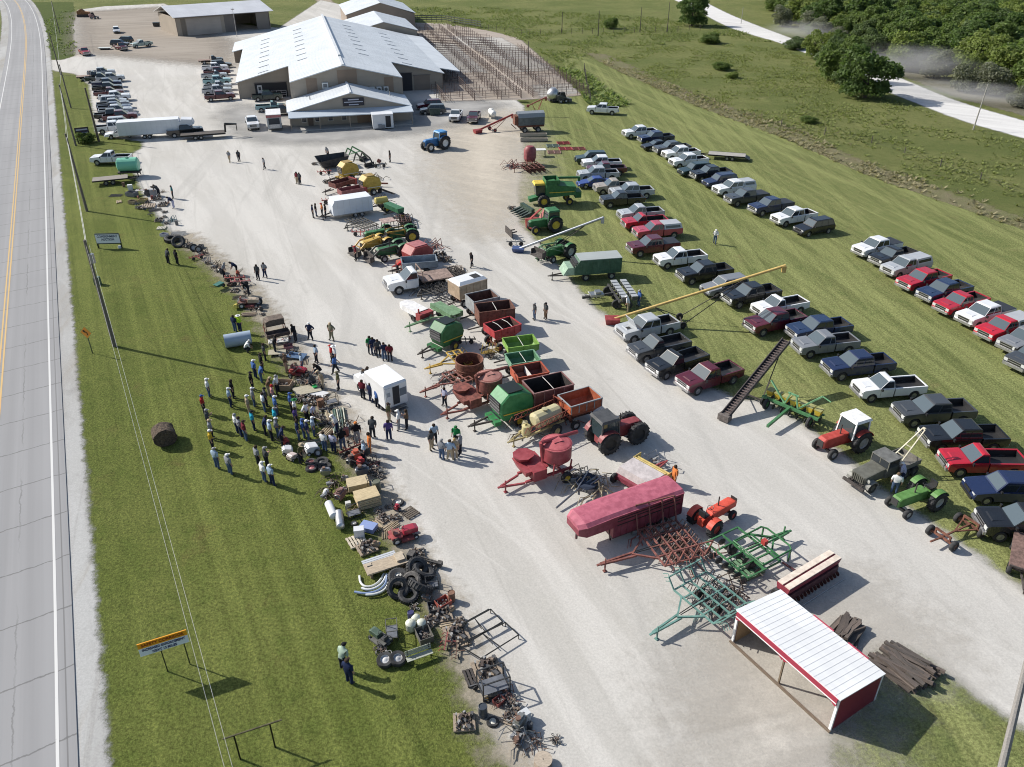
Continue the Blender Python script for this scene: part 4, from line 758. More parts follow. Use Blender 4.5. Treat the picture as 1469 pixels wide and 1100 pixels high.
def suv_kit(kind='suv'):
    k=Kit()
    if kind=='suv': L2,W,roof,belt,hood,wind,cab0,roof0,roof1,xa,xb=2.45,.96,1.78,1.08,1.05,1.05,-2.38,-2.05,.42,1.5,-1.5
    else: L2,W,roof,belt,hood,wind,cab0,roof0,roof1,xa,xb=2.42,.90,1.44,.92,.90,1.05,-1.75,-.95,.25,1.45,-1.40
    z0=.34; ar=lambda cx:[(cx+.42*math.cos(t),.34+.42*math.sin(t)) for t in [math.pi*i/8 for i in range(9)]]
    prof=[(-L2,z0+.1),(xb-.42,z0)]+list(reversed(ar(xb)))[1:-1]+[(xb+.42,z0),(xa-.42,z0)]+list(reversed(ar(xa)))[1:-1]+[(xa+.42,z0),(L2,z0+.1),(L2+.02,.62),(L2-.1,hood-.14),(wind+.1,hood+.03),(wind-.1,belt),(cab0-.0,belt)]+([(-L2,belt-.08)] if kind=='suv' else [(-L2+.08,belt-.02),(-L2,belt-.2)])
    mb=MB(); mb.prism(prof,-W,W,.13,.96); body=k.part('body',mb,[PAINT])
    mb=MB(); mb.frustum((cab0+.02,wind,-W+.08,W-.08,belt-.01),(roof0,roof1,-W+.24,W-.24,roof-.05)); mb.frustum((roof0,roof1,-W+.24,W-.24,roof-.05),(roof0+.2,roof1-.2,-W+.36,W-.36,roof)); k.part('cabin',mb,[PAINT],body)
    lp=lambda a,b,t:a+(b-a)*t
    pt=lambda sd,u,t:(lp(lp(cab0+.02,roof0,t),lp(wind,roof1,t),u),sd*(lp(W-.08,W-.24,t)+.012),lp(belt,roof-.05,t))
    fr=lambda y,t:(lp(wind,roof1,t)+.014,y*lp(W-.16,W-.32,t),lp(belt,roof-.05,t)); rr=lambda y,t:(lp(cab0+.02,roof0,t)-.014,y*lp(W-.16,W-.32,t),lp(belt,roof-.05,t))
    mb=MB(); mb.add([fr(-1,.12),fr(1,.12),fr(1,.92),fr(-1,.92)],[(0,1,2,3)]); k.part('windshield',mb,['glass:.075,.10,.115'],body)  # pale blue glass colour carries a painted sky reflection
    mb=MB(); mb.add([rr(1,.12),rr(-1,.12),rr(-1,.9),rr(1,.9)],[(0,1,2,3)]); k.part('rear_window',mb,[GLASS],body)
    for sd in(-1,1):
        for u0,u1 in(((.06,.30),(.34,.62),(.66,.95)) if kind=='suv' else ((.12,.50),(.54,.93))): mb=MB(); mb.add([pt(sd,u0,.1),pt(sd,u1,.1),pt(sd,u1,.88),pt(sd,u0+(.05 if kind!='suv' else 0),.88)],[(0,1,2,3)]); k.part('side_window',mb,[GLASS],body)
        mb=MB(); mb.box((L2-.12,sd*(W-.24),hood-.27),(.16,.32,.16)); k.part('headlight',mb,['glass:.55,.56,.56']); mb=MB(); mb.box((-L2+.02,sd*(W-.16),belt-.25),(.06,.2,.26)); k.part('tail_light',mb,['glass:.25,.01,.01'])
        mb=MB(); mb.box((wind-.25,sd*(W+.06),belt+.1),(.1,.18,.15)); k.part('mirror',mb,[BLK])
    mb=MB(); mb.box((L2+.01,0,hood-.3),(.05,.8,.2)); k.part('grille',mb,[BLK]); mb=MB(); mb.box((L2+.02,0,.46),(.12,1.6,.18)); k.part('front_bumper',mb,[BLK if kind=='suv' else PAINT]); mb=MB(); mb.box((-L2-.02,0,.5),(.12,1.6,.18)); k.part('rear_bumper',mb,[BLK if kind=='suv' else PAINT])
    for x in(xa,xb):
        for y in(-W+.12,W-.12): wheel_parts(k,x,y,.35 if kind=='suv' else .32,.23)
    return k
KITS={}
def vk(kind):
    if kind not in KITS:
        if kind in('suv','car'): KITS[kind]=suv_kit(kind)
        else:
            a_=kind.split('-'); KITS[kind]=pickup_kit(a_[0],a_[1] if len(a_)>1 and a_[1]!='flat' else 'open',kind.endswith('flat'))
    return KITS[kind]
PC={'white':'.76,.77,.78','silver':'.42,.44,.46','grey':'.20,.21,.225','charcoal':'.055,.06,.065','black':'.012,.013,.015','navy':'.014,.024,.07','dark blue':'.018,.035,.085','blue':'.02,.045,.22','maroon':'.095,.012,.022','red':'.42,.015,.03','bright red':'.50,.012,.025','teal':'.25,.42,.44','pale green':'.36,.45,.40','dark green':'.02,.04,.038','tan':'.36,.31,.25','pink red':'.42,.06,.09'}
KN={'crew':'crew cab pickup','ext':'extended cab pickup','reg':'regular cab pickup','suv':'SUV','car':'sedan'}
def veh(kind,color,px,py,rz,label,group,h=.8,extra=None):
    k=vk(kind); p=g(px,py,h); p.z=EXZ.get('z',.02); kd=kind.split('-')[0]
    rc={PAINT:'paint:'+PC[color]}
    if kind.endswith('topper') and color in('red','maroon'): rc['paint:.45,.46,.47']='paint:.30,.20,.21'
    if kind.endswith('topper') and color=='black': rc['paint:.45,.46,.47']='paint:.03,.03,.03'
    return k.place('pickup_truck' if kd in('crew','ext','reg') else ('suv' if kd=='suv' else 'sedan'),label,'pickup truck' if kd in('crew','ext','reg') else ('SUV' if kd=='suv' else 'car'),p,rz+rnd.uniform(-.02,.02),group,rc,{'crew':1.0,'ext':.975,'reg':.95}.get(kd))
EXZ={}
ORD=['first','second','third','fourth','fifth','sixth','seventh','eighth','ninth','tenth','eleventh','twelfth','thirteenth','fourteenth','fifteenth','sixteenth','seventeenth','eighteenth','nineteenth','twentieth','twenty-first','twenty-second','twenty-third','twenty-fourth','twenty-fifth']
BN={'open':'','cover':'with covered bed','topper':'with topper','flat':'with flat bed'}
def row(items,ang0,ang1,group,where,order='from far end'):
    n_=len(items)
    for i,it in enumerate(items):
        kind,color,px,py=it[:4]; ex=it[4] if len(it)>4 else None; rz=ang0+(ang1-ang0)*i/max(1,n_-1); a_=kind.split('-')
        kd=KN[a_[0]]; 
        lb='%s %s %s, %s %s %s'%(color,kd,ex or (BN[a_[1]] if len(a_)>1 else ''),ORD[i],order,where)
        if ex: lb='%s %s %s, %s'%(color,kd,ex,('in the '+where[3:]) if where.startswith('of ') else where)
        elif i==0: lb=lb.replace('first from far end','farthest one')
        veh(kind,color,px,py,rz,' '.join(lb.replace(' ,',',').split()),group)
U=math.pi
# row nearest the equipment on the grass
row([('suv','dark green',848,226),('crew-open','white',863,234),('ext-open','maroon',870,243),('crew-open','silver',858,250,'with dark bed'),('car','blue',853,260),('ext-open','tan',882,268),('crew-open','silver',906,275),('ext-open','black',893,286,'with chrome bumper'),('ext-open','silver',919,306),('reg-open','red',925,318),('ext-topper','pink red',943,331),('crew-cover','maroon',937,353),
     ('ext-open','white',976,370),('crew-open','black',1011,391),('suv','grey',1040,410,'under the long yellow auger'),('crew-open','black',1078,423),('reg-open','white',1119,439,'with tools in its bed'),('crew-open','maroon',1112,461)],D2(184),D2(202),'vehicles parked in the grass row behind the equipment','of grass row behind equipment')
row([('crew-open','dark blue',1175,472),('ext-open','grey',1184,493),('crew-open','navy',1231,524,'with white sheet in bed'),('reg-open','white',1275,555),('crew-open','charcoal',1339,590,'with orange gear in bed'),('crew-open','black',1381,627),('reg-open','red',1410,661),('suv','navy',1442,700),('crew-open','black',1475,752,'cut by the picture edge')],D2(196),D2(174),'vehicles parked in the near right end of the grass row','in grass row right of conveyor','vehicle')
# middle grass row
row([('crew-open','white',918,190),('crew-open','navy',941,198),('car','black',942,207),('crew-open','charcoal',964,213),('crew-open','white',977,220,'hitched to the flat trailer'),('crew-open','white',988,231),('suv','dark green',997,243),('crew-open','black',1020,249),('suv','navy',1033,259),('crew-topper','white',1053,270),('crew-cover','charcoal',1071,283),('crew-cover','navy',1106,296,'with a white bed cover'),('crew-open','white',1139,311,'with gear standing in its bed'),('suv','black',1168,325)],D2(194),D2(203),'vehicles parked in the middle grass row','of middle grass row')
row([('crew-cover','white',1258,355),('ext-open','black',1282,368),('ext-topper','silver',1300,382),('crew-open','red',1325,402,'with a black grille guard'),('crew-open','dark blue',1355,418),('ext-open','red',1379,435,'with chrome grille'),('crew-cover','white',1413,451),('ext-topper','bright red',1441,471),('crew-open','grey',1474,488,'cut by the picture edge'),('crew-open','charcoal',1486,512,'barely in the picture')],D2(204),D2(206),'vehicles parked in the outermost grass row','of outermost grass row')
veh('crew-open','white',865,157,ang((890,162),(848,160)),'lone white crew cab pickup parked by the weedy pens','lone parked pickup')
# four on the gravel edge
GR='old pickups for sale on the gravel edge'
SIL=veh('crew-open','silver',929,470,ang((962,474),(906,486)),'silver crew cab pickup with sunroof and raised hood beside the yellow auger',GR)
hm=MB(); hm.box((0,0,0),(1.25,1.5,.05),0,D2(-62)); o=link('raised_hood',hm.mesh('raised_hood',['paint:.42,.44,.46']),SIL,(1.72,0,1.62)); hm=MB(); hm.box((2.1,0,1.18),(.9,1.3,.12)); hm.box((2.2,.2,1.26),(.4,.4,.12)); hm.box((1.95,-.3,1.25),(.3,.3,.1)); link('engine_bay',hm.mesh('engine_bay',['flat:.02,.02,.02']),SIL); hm=MB(); hm.box((.35,0,1.905),(.55,.62,.02)); link('sunroof',hm.mesh('sunroof',[GLASS]),SIL)
veh('reg-open','charcoal',946,497,ang((962,474),(906,486)),'black square bodied pickup with pale roof, left of its black twin',GR)
veh('reg-open','black',972,519,ang((1051,540),(1002,556)),'all black square bodied pickup between its pale roofed twin and the maroon pickup',GR)
mr=veh('ext-open','maroon',1018,540,ang((1051,540.5),(1002.5,556)),'dark maroon extended cab pickup with junk in its grey bed at the gravel edge',GR)
# lot side vehicles, top left
A1_=ang((150,157),(190,154))
row([('reg-flat','black',131,109),('crew-open','silver',145,104),('ext-open','dark green',142,112),('crew-open','silver',158,112),('crew-cover','navy',153,120),('crew-open','black',154,126),('ext-open','maroon',156,133),('crew-open','white',164,139),('suv','silver',163,144,'with pale roof'),('crew-open','grey',162,150),('crew-open','navy',164,155),('crew-open','silver',166,159),('crew-open','black',160,165),('crew-open','maroon',172,167),('suv','silver',174,175),('crew-open','white',163,183)],A1_+.02,A1_,'vehicles parked along the left edge of the lot','of line beside highway lawn')
veh('car','white',172,190,A1_+U,'white sedan half hidden behind the white box trailer','vehicles by the box trailer')
veh('crew-open','black',265,188,ang((230,194),(272,190)),'black pickup hitched to the long white box trailer','vehicles by the box trailer')
veh('ext-open','white',160,227,ang((186,233),(144,234)),'white pickup parked alone on the lawn near the mint green tank','lone lawn pickup')
B1_=ang((303,146),(330,144))
row([('reg-flat','black',303,86,'with a roll bar'),('suv','black',317,92),('crew-open','white',308,97),('crew-open','maroon',311,103),('reg-open','silver',307,108),('crew-open','teal',311,116),('ext-open','silver',312,124),('crew-open','silver',311,130),('crew-open','maroon',315,138,'with dark paint')],B1_,B1_,'vehicles parked left of the sale barn','of line left of sale barn')
row([('crew-open','dark green',383,138),('reg-open','teal',388,153),('ext-open','charcoal',403,158)],ang((366,148),(400,146)),ang((366,162),(405,160)),'pickups before the sale barn door','before left sale barn door')
veh('crew-open','white',362,176,ang((360,170),(366,190)),'white pickup facing the camera beside the black trailer gooseneck','pickups near the office')
row([('suv','maroon',616,150),('suv','charcoal',621,157)],ang((640,158),(603,160)),ang((645,165),(606,166)),'SUVs right of the office','in the shade right of the office')
veh('reg-open','white',654,165,ang((657,158),(649,173)),'white pickup facing the camera right of the office','pickups near the office')
veh('reg-open','maroon',680,167,ang((683,160),(675,174)),'maroon pickup facing the camera beside the white propane tank','pickups near the office')
Y_='vehicles scattered in the far yard'
veh('suv','white',167,43,ang((166,40),(170,52)),'white topped van parked farthest back in the dirt yard',Y_); veh('suv','dark green',178,57,A1_+2.6,'dark green vehicle under the white van in the dirt yard',Y_); veh('suv','charcoal',172,62,A1_-.4,'charcoal vehicle in the middle of the dirt yard',Y_); veh('reg-open','maroon',173,67,A1_-1.2,'small dark red pickup in the dirt yard cluster',Y_); veh('ext-open','pale green',203,63,A1_+3.6,'pale green pickup standing right of the dirt yard cluster',Y_); veh('reg-open','pink red',121,74,A1_-1.3,'faded red pickup by the yard entrance',Y_)
# ================================================================ FARM MACHINES
STEEL='metal:.22,.22,.23'; DKST='rust:.07,.06,.055'; JD='old:.02,.13,.035'; JDL='old:.14,.25,.13'; JY='old:.62,.45,.04'; REDM='old:.27,.03,.03'; RUSTR='rust:.17,.07,.045'; GREY='old:.25,.26,.27'; TYR=RUB
def wh(k,x,y,r,w_,rim=JY,parent=None,z=None):
    s=1 if y>0 else -1; mb=MB(); mb.lathe([(r*.52,-w_/2),(r*.9,-w_/2),(r,-w_*.3),(r,w_*.3),(r*.9,w_/2),(r*.52,w_/2)],(0,0,0),(0,1,0),18)
    if r>.55:
        for i in range(18):
            q=2*math.pi*i/18; mb.bar((r*1.0*math.cos(q),-w_*.46,r*1.0*math.sin(q)),(r*1.02*math.cos(q+.16),w_*.46,r*1.02*math.sin(q+.16)),.06,.05)
    p=k.part('wheel',mb,[TYR],parent,None,(x,y,r if z is None else z)); mb=MB(); mb.lathe([(r*.55,s*w_*.38),(r*.45,s*w_*.2),(r*.18,s*w_*.3),(.01,s*w_*.3)],(0,0,0),(0,1,0),14); mb.lathe([(r*.55,s*w_*.38),(r*.55,-s*w_*.38),(.01,-s*w_*.2)],(0,0,0),(0,1,0),14); k.part('rim',mb,[rim],p)
def tongue(k,x0,x1,w_=.5,z=.5,mat=DKST,jack=True):
    mb=MB(); mb.bar((x0,w_/2,z),(x1,.04,z-.06),.1,.12); mb.bar((x0,-w_/2,z),(x1,-.04,z-.06),.1,.12); mb.bar((x1-.1,0,z-.06),(x1+.22,0,z-.08),.12,.08)
    if jack: mb.bar((x1-.25,.1,.02),(x1-.25,.1,z+.35),.07); mb.box((x1-.25,.1,.03),(.2,.2,.04))
    k.part('tongue',mb,[mat])
def pw(p,h=0): return g(p[0],p[1],h)
def put(k,name,label,cat,p,rz,group=None,h=0,rc=None,sc_=None,z=.03):
    v=g(p[0],p[1],h); v.z=z; return k.place(name,label,cat,v,rz,group,rc,sc_)
# ---- tractors
def tractor(body,cab='none',rr=.85,fr=.42,rim=JY,cabc=None,loader=None,L=1.0,fwd=False,hood_h=1.45,narrow=False,grille='flat:.03,.03,.03',lc=None,fender=True,dual=False):
    k=Kit(); wb=2.2*L
    mb=MB(); mb.prism([(.15,.75),(wb+.55,.75),(wb+.58,hood_h-.15),(wb+.35,hood_h),(.25,hood_h+.04),(.15,hood_h-.1)],-.33,.33,.08,.94); b=k.part('hood',mb,[body])
    mb=MB(); mb.box((wb+.585,0,1.06),(.05,.5,.5)); k.part('grille',mb,[grille],b)
    mb=MB(); mb.box((-.15,0,.82),(1.1,.5,.6)); mb.box((1.1,0,.68),(2.2*L,.42,.32)); mb.box((-.2,0,.85),(.3,1.5,.26)); k.part('transmission',mb,[body])
    mb=MB(); mb.tube([(wb*.55,.1,hood_h),(wb*.55,.1,hood_h+.75)],.045,8); k.part('exhaust_pipe',mb,[DKST])
    fw=.5 if narrow else .75
    mb=MB(); mb.bar((wb,-fw,fr+.05),(wb,fw,fr+.05),.14,.16); mb.box((wb,0,.62),(.35,.3,.3)); k.part('front_axle',mb,[DKST])
    for y in(-1,1):
        wh(k,wb,y*fw,fr,.24 if not fwd else .42,rim); wh(k,-.2,y*.86,rr,.44,rim)
        if fender: mb=MB(); mb.loft([[(-.2+(rr+.1)*math.cos(t),y*.62,rr+(rr+.1)*math.sin(t)),(-.2+(rr+.1)*math.cos(t),y*1.05,rr+(rr+.1)*math.sin(t)),(-.2+(rr+.06)*math.cos(t),y*1.05,rr+(rr+.06)*math.sin(t)),(-.2+(rr+.06)*math.cos(t),y*.62,rr+(rr+.06)*math.sin(t))] for t in[.25*math.pi+.62*math.pi*i/7 for i in range(8)]]); k.part('fender',mb,[body])
    if cab=='cab':
        mb=MB(); mb.frustum((-.75,.65,-.72,.72,1.1),(-.7,.5,-.68,.68,2.35)); c=k.part('cab',mb,['glass:.03,.045,.05'])
        mb=MB(); mb.frustum((-.85,.62,-.78,.78,2.35),(-.75,.5,-.7,.7,2.52)); k.part('cab_roof',mb,[cabc or body],c)
        mb=MB()
        for x0,x1 in((-.75,-.7),(.65,.5)):
            for y in(-1,1): mb.bar((x0,y*.725,1.1),(x1,y*.69,2.37),.09)
        mb.box((-.05,.72,1.2),(1.4,.05,.22)); mb.box((-.05,-.72,1.2),(1.4,.05,.22)); k.part('cab_post',mb,[cabc or body],c)
    else:
        mb=MB(); mb.box((-.35,0,1.28),(.5,.5,.12)); mb.box((-.6,0,1.5),(.1,.5,.4)); k.part('seat',mb,['plastic:.03,.03,.03']); mb=MB(); mb.torus((.2,0,1.62),(-.4,0,1),.2,.02,14,5); mb.bar((.2,0,1.6),(.35,0,1.35),.04); k.part('steering_wheel',mb,[BLK])
        if cab=='canopy': 
            mb=MB(); mb.box((-.2,0,2.45),(1.6,1.5,.07)); c=k.part('canopy',mb,[cabc or body]); mb=MB(); [mb.bar((x,y*.55,1.1),(x,y*.55,2.42),.07) for x in(-.75,.4) for y in(-1,1)]; k.part('canopy_post',mb,[DKST],c)
    if loader:
        lc=lc or body; up=loader; mb=MB()
        for y in(-.62,.62): mb.bar((.5,y,.7),(.6,y,1.6),.12,.16); mb.bar((.6,y,1.6),(wb+.4,y,1.35+up*.5),.1,.16); mb.bar((wb+.4,y,1.35+up*.5),(wb+1.3,y,.55+up),.1,.16); mb.tube([(.6,y,.9),(wb+.1,y,1.25+up*.4)],.05,6)
        mb.bar((wb+.9,-.62,.85+up),(wb+.9,.62,.85+up),.1); l=k.part('loader_arms',mb,[lc])
        mb=MB(); mb.loft([[(wb+1.25,y,.9+up),(wb+1.2,y,.3+up),(wb+1.55,y,.1+up),(wb+1.95,y,.08+up),(wb+1.95,y,.12+up),(wb+1.6,y,.2+up),(wb+1.3,y,.4+up),(wb+1.33,y,.9+up)] for y in(-.95,.95)]); mb.box((wb+1.5,.95,.42+up),(.5,.03,.6)); mb.box((wb+1.5,-.95,.42+up),(.5,.03,.6)); k.part('bucket',mb,[DKST],l)
    return k
BL_=tractor('old:.03,.15,.36','cab',.95,.62,'old:.7,.7,.68','old:.06,.24,.50',fwd=True,hood_h=1.6)
put(BL_,'tractor','blue four wheel drive tractor with white rims crossing the empty gravel','tractor',(632,213),ang((645,208),(614,214)),sc_=1.12)
put(tractor(JD,'cab',.9,.48,JY,JD,None),'tractor','green cab tractor with black front blade in the right machine line','tractor',(790,330),ang((800,331),(762,336)),sc_=1.05)
mb=MB(); mb.box((0,0,.55),(.12,2.3,.8)); mb.bar((0,.5,.5),(-.9,.35,.6),.12); mb.bar((0,-.5,.5),(-.9,-.35,.6),.12); k=Kit(); k.part('dozer_blade',mb,[DKST]); put(k,'dozer_blade','black front blade standing before the green cab tractor','blade',(730,339),ang((800,331),(762,336)))
put(tractor(JD,'none',.85,.42,'old:.5,.5,.45',None,.9,lc=JDL),'tractor','green loader tractor with raised curved arms beside the green forage wagon','tractor',(808,368),ang((822,366),(784,378)))
put(tractor(JD,'canopy',.8,.4,JY,'rust:.38,.28,.25'),'tractor','small green tractor under a faded tan canopy in the middle line','tractor',(556,345),ang((575,339),(535,346)))
put(tractor(JD,'none',.82,.4,JY,None,.1,lc='old:.5,.30,.05'),'tractor','green tractor with yellow loader frame in the middle line','tractor',(588,345),ang((603,337),(570,340)))
put(tractor('old:.02,.12,.04','none',.85,.42,'old:.4,.4,.4',None,.25,lc='old:.03,.04,.03'),'tractor','green tractor with black front loader left of the red baler','tractor',(574,368),ang((598,360),(560,368)))
put(tractor('old:.5,.33,.06','none',.7,.4,'old:.4,.4,.4',None,.1,lc='old:.5,.30,.06'),'tractor','yellow industrial loader tractor with low bucket in the middle line','tractor',(549,356),ang((566,350),(532,360)))
put(tractor('old:.22,.035,.04','cab',.82,.8,'flat:.02,.02,.02','old:.05,.052,.055',fwd=True,hood_h=1.5),'tractor','black cabbed tractor with faded red hood and large equal wheels','tractor',(867,640),ang((860,640),(905,626)),sc_=1.08)
put(tractor('old:.42,.045,.03','cab',.82,.42,'old:.3,.3,.3','old:.75,.75,.74'),'tractor','red tractor with white roofed cab beside the green and yellow planter','tractor',(1216,640),ang((1222,637),(1176,652)),sc_=1.05)
put(tractor('old:.09,.22,.045','none',.72,.38,'old:.35,.36,.32',hood_h=1.35,narrow=False),'tractor','old green tractor with grey fenders in front of the army truck','tractor',(1322,722),ang((1334,722),(1290,738)),sc_=1.0)
put(tractor('old:.62,.07,.035','none',.62,.36,'old:.5,.05,.03',hood_h=1.25,narrow=True,L=.95),'tractor','bright orange red antique tractor behind the livestock trailer','tractor',(1012,757),ang((1010,760),(1040,742)),sc_=.95)
# ---- combine
k=Kit(); mb=MB(); mb.prism([(-3.4,1.5),(1.0,1.2),(1.0,3.1),(-.6,3.3),(-.6,3.0),(-3.4,2.7)],-1.3,1.3,.1,.97); b=k.part('body',mb,[JD]); mb=MB(); mb.box((-1.3,-1.32,2.0),(3.6,.04,.1)); mb.box((-1.3,1.32,2.0),(3.6,.04,.1)); k.part('yellow_stripe',mb,[JY],b)
mb=MB(); mb.openbox(-1.0,1.0,-1.25,1.25,3.1,3.7,.07); k.part('grain_tank',mb,[JD]); mb=MB(); mb.frustum((1.05,2.3,-.85,.85,1.5),(1.05,2.45,-.85,.85,3.0)); c=k.part('cab',mb,['glass:.03,.04,.045']); mb=MB(); mb.frustum((1.0,2.6,-.95,.95,3.0),(1.1,2.45,-.85,.85,3.25)); k.part('cab_roof',mb,[JY],c)
mb=MB(); mb.prism([(1.2,1.5),(1.2,.9),(3.2,.5),(3.3,1.0)],-.65,.65,.05); k.part('feeder_house',mb,[JD]); mb=MB(); mb.tube([(.6,-1.5,3.3),(-4.3,-1.55,3.15)],.17,10); mb.box((-4.4,-1.55,2.95),(.35,.4,.6)); k.part('unloading_auger',mb,[JD]); mb=MB(); mb.box((-3.8,0,1.4),(.9,2.0,.9)); k.part('straw_hood',mb,[JD])
for y in(-1.4,1.4): wh(k,1.3,y,.85,.6,JY)
for y in(-1.15,1.15): wh(k,-2.5,y,.52,.36,JY)
mb=MB(); mb.bar((-2.5,-1.1,.55),(-2.5,1.1,.55),.16); mb.bar((1.3,-1.4,.85),(1.3,1.4,.85),.25); k.part('axle',mb,[DKST]); mb=MB(); [mb.bar((2.2,-1.2,.5+.28*i),(2.2,-.9,.5+.28*i),.06) for i in range(5)]; mb.bar((2.2,-1.25,.4),(1.7,-1.25,2),.05); k.part('ladder',mb,[JY])
put(k,'combine','big green combine with yellow cab roof beside the parked pickups','combine',(790,292),ang((820,290),(762,293)),sc_=.92)
k=Kit(); mb=MB(); mb.box((-.5,0,.9),(.5,3.4,.6)); mb.bar((-.2,-1.7,.5),(-.2,1.7,.5),.3); k.part('header_frame',mb,['old:.02,.05,.03'])
for i in range(5): mb=MB(); y=-1.5+i*.75; mb.loft([[(-.2,y-.22,.25),(-.2,y+.22,.25),(-.2,y+.2,.75),(-.2,y-.2,.75)],[(.7,y-.16,.2),(.7,y+.16,.2),(.7,y+.12,.5),(.7,y-.12,.5)],[(1.6,y-.02,.12),(1.6,y+.02,.12),(1.6,y+.02,.16),(1.6,y-.02,.16)]]); k.part('snout',mb,['old:.03,.05,.04'])
put(k,'corn_header','black pointed corn head lying before the green combine','combine header',(752,308),ang((770,300),(735,306)),sc_=.9)
# ---- hoppers and barge wagons placed by the corners of their open tops
def wagon(NL,NR,FL,zt,name,label,out,inn,group,kind='gravity',extra=None,rim='old:.45,.44,.42',trim=None):
    a_=g(*NL,zt);b_=g(*NR,zt);c_=g(*FL,zt); rz=math.atan2(b_.y-a_.y,b_.x-a_.x); L=(b_-a_).length; u=Vector((math.cos(rz),math.sin(rz),0)); v=Vector((-u.y,u.x,0)); Wd=abs((c_-a_).dot(v)); Wd=min(max(Wd,1.9),2.7); O=a_+u*L/2+v*Wd/2; O.z=.03
    k=Kit(); t=.06; x0,x1,y0,y1=-L/2,L/2,-Wd/2,Wd/2; zb=.95; zm=1.45 if kind=='gravity' else zb+.02
    def ring(k_,z,i=0): return [(x0*k_+i,y0*k_+i,z),(x1*k_-i,y0*k_+i,z),(x1*k_-i,y1*k_-i,z),(x0*k_+i,y1*k_-i,z)]
    kb=.62 if kind=='gravity' else 1
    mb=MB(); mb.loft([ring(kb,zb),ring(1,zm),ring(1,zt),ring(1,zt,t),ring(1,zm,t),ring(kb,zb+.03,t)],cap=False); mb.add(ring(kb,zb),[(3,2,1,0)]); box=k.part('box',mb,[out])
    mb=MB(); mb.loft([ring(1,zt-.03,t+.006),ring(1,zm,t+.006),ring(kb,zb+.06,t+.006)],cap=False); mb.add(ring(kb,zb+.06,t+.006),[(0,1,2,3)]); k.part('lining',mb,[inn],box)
    mb=MB(); 
    for p,q in(((x0,y0),(x1,y0)),((x1,y0),(x1,y1)),((x1,y1),(x0,y1)),((x0,y1),(x0,y0))): mb.bar((*p,zt),(*q,zt),.09,.08)
    for x in np.linspace(x0+.05,x1-.05,5): mb.bar((x,y0-.02,zm),(x,y0-.02,zt),.05); mb.bar((x,y1+.02,zm),(x,y1+.02,zt),.05)
    k.part('rim_rail',mb,[trim or out],box)
    if extra=='divider': mb=MB(); mb.add([(-.12,y0+t,zm),(-.12,y1-t,zm),(-.12,y1-t,zt-.05),(-.12,y0+t,zt-.05),(.05,y0+t,zm),(.05,y1-t,zm)],[(0,1,2,3),(5,4,3,2),(1,5,2),(4,0,3)]); k.part('divider',mb,['old:.7,.68,.66'],box)
    if extra=='brace' or extra=='bows':
        for x in((0,) if extra=='brace' else (x0*.35,x1*.35)): mb=MB(); mb.tube([(x,y0+.05,zt-.02),(x,0,zt+(.0 if extra=='brace' else .1)),(x,y1-.05,zt-.02)],.03,6); k.part('cross_brace',mb,['old:.5,.48,.45'],box)
    if extra=='roof':
        mb=MB(); mb.frustum((x0-.05,x1+.05,y0-.05,y1+.05,zt),(x0+.3,x1-.2,y0+.35,y1-.35,zt+.28)); r_=k.part('roof',mb,['tin:.76,.78,.80'],box); mb=MB(); mb.box((x1*.45,y0*.22,zt+.29),(x1*.5,Wd*.42,.03)); k.part('hatch',mb,['flat:.02,.02,.02'],r_)
    mb=MB(); xg=L*.33
    for x in(-xg,xg): mb.bar((x,-.85,.42),(x,.85,.42),.14); mb.bar((x,-.4,.42),(x,-.4,zb),.1); mb.bar((x,.4,.42),(x,.4,zb),.1)
    mb.bar((-xg,0,.45),(xg,0,.45),.14); mb.bar((x0*.8,-.4,zb-.05),(x1*.8,-.4,zb-.05),.12); mb.bar((x0*.8,.4,zb-.05),(x1*.8,.4,zb-.05),.12); k.part('running_gear',mb,[RUSTR])
    for x in(-xg,xg):
        for y in(-.95,.95): wh(k,x,y,.40,.26,rim)
    mb=MB(); mb.bar((-xg,0,.42),(-xg-1.5,0,.2),.1); k.part('tongue',mb,[DKST])
    return k.place(name,label,'wagon',O,rz,group)
WG='wagons lined up on the gravel'
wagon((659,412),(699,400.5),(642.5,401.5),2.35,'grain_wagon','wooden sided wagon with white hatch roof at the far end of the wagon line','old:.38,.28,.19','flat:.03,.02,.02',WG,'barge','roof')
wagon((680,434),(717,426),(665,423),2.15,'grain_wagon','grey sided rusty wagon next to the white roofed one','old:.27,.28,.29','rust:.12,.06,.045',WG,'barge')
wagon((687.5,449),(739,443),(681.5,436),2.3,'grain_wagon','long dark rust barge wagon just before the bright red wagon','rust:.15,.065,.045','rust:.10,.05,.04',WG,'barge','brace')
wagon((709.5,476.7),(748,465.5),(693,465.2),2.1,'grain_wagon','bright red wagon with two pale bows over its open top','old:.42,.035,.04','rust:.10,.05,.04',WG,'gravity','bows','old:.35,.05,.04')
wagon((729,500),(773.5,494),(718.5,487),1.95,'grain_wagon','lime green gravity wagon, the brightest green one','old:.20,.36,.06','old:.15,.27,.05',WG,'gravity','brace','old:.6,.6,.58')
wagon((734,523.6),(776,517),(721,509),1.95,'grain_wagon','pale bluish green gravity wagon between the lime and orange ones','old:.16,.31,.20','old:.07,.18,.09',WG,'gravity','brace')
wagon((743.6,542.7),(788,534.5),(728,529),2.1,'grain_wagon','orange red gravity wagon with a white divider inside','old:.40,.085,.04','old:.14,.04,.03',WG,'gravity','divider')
wagon((766.4,565.5),(823.6,551.8),(753.6,545.5),2.35,'grain_wagon','large dark maroon wagon with pale front corner between two orange ones','old:.11,.03,.03','rust:.03,.025,.024',WG,'barge','brace',trim='old:.24,.13,.12')
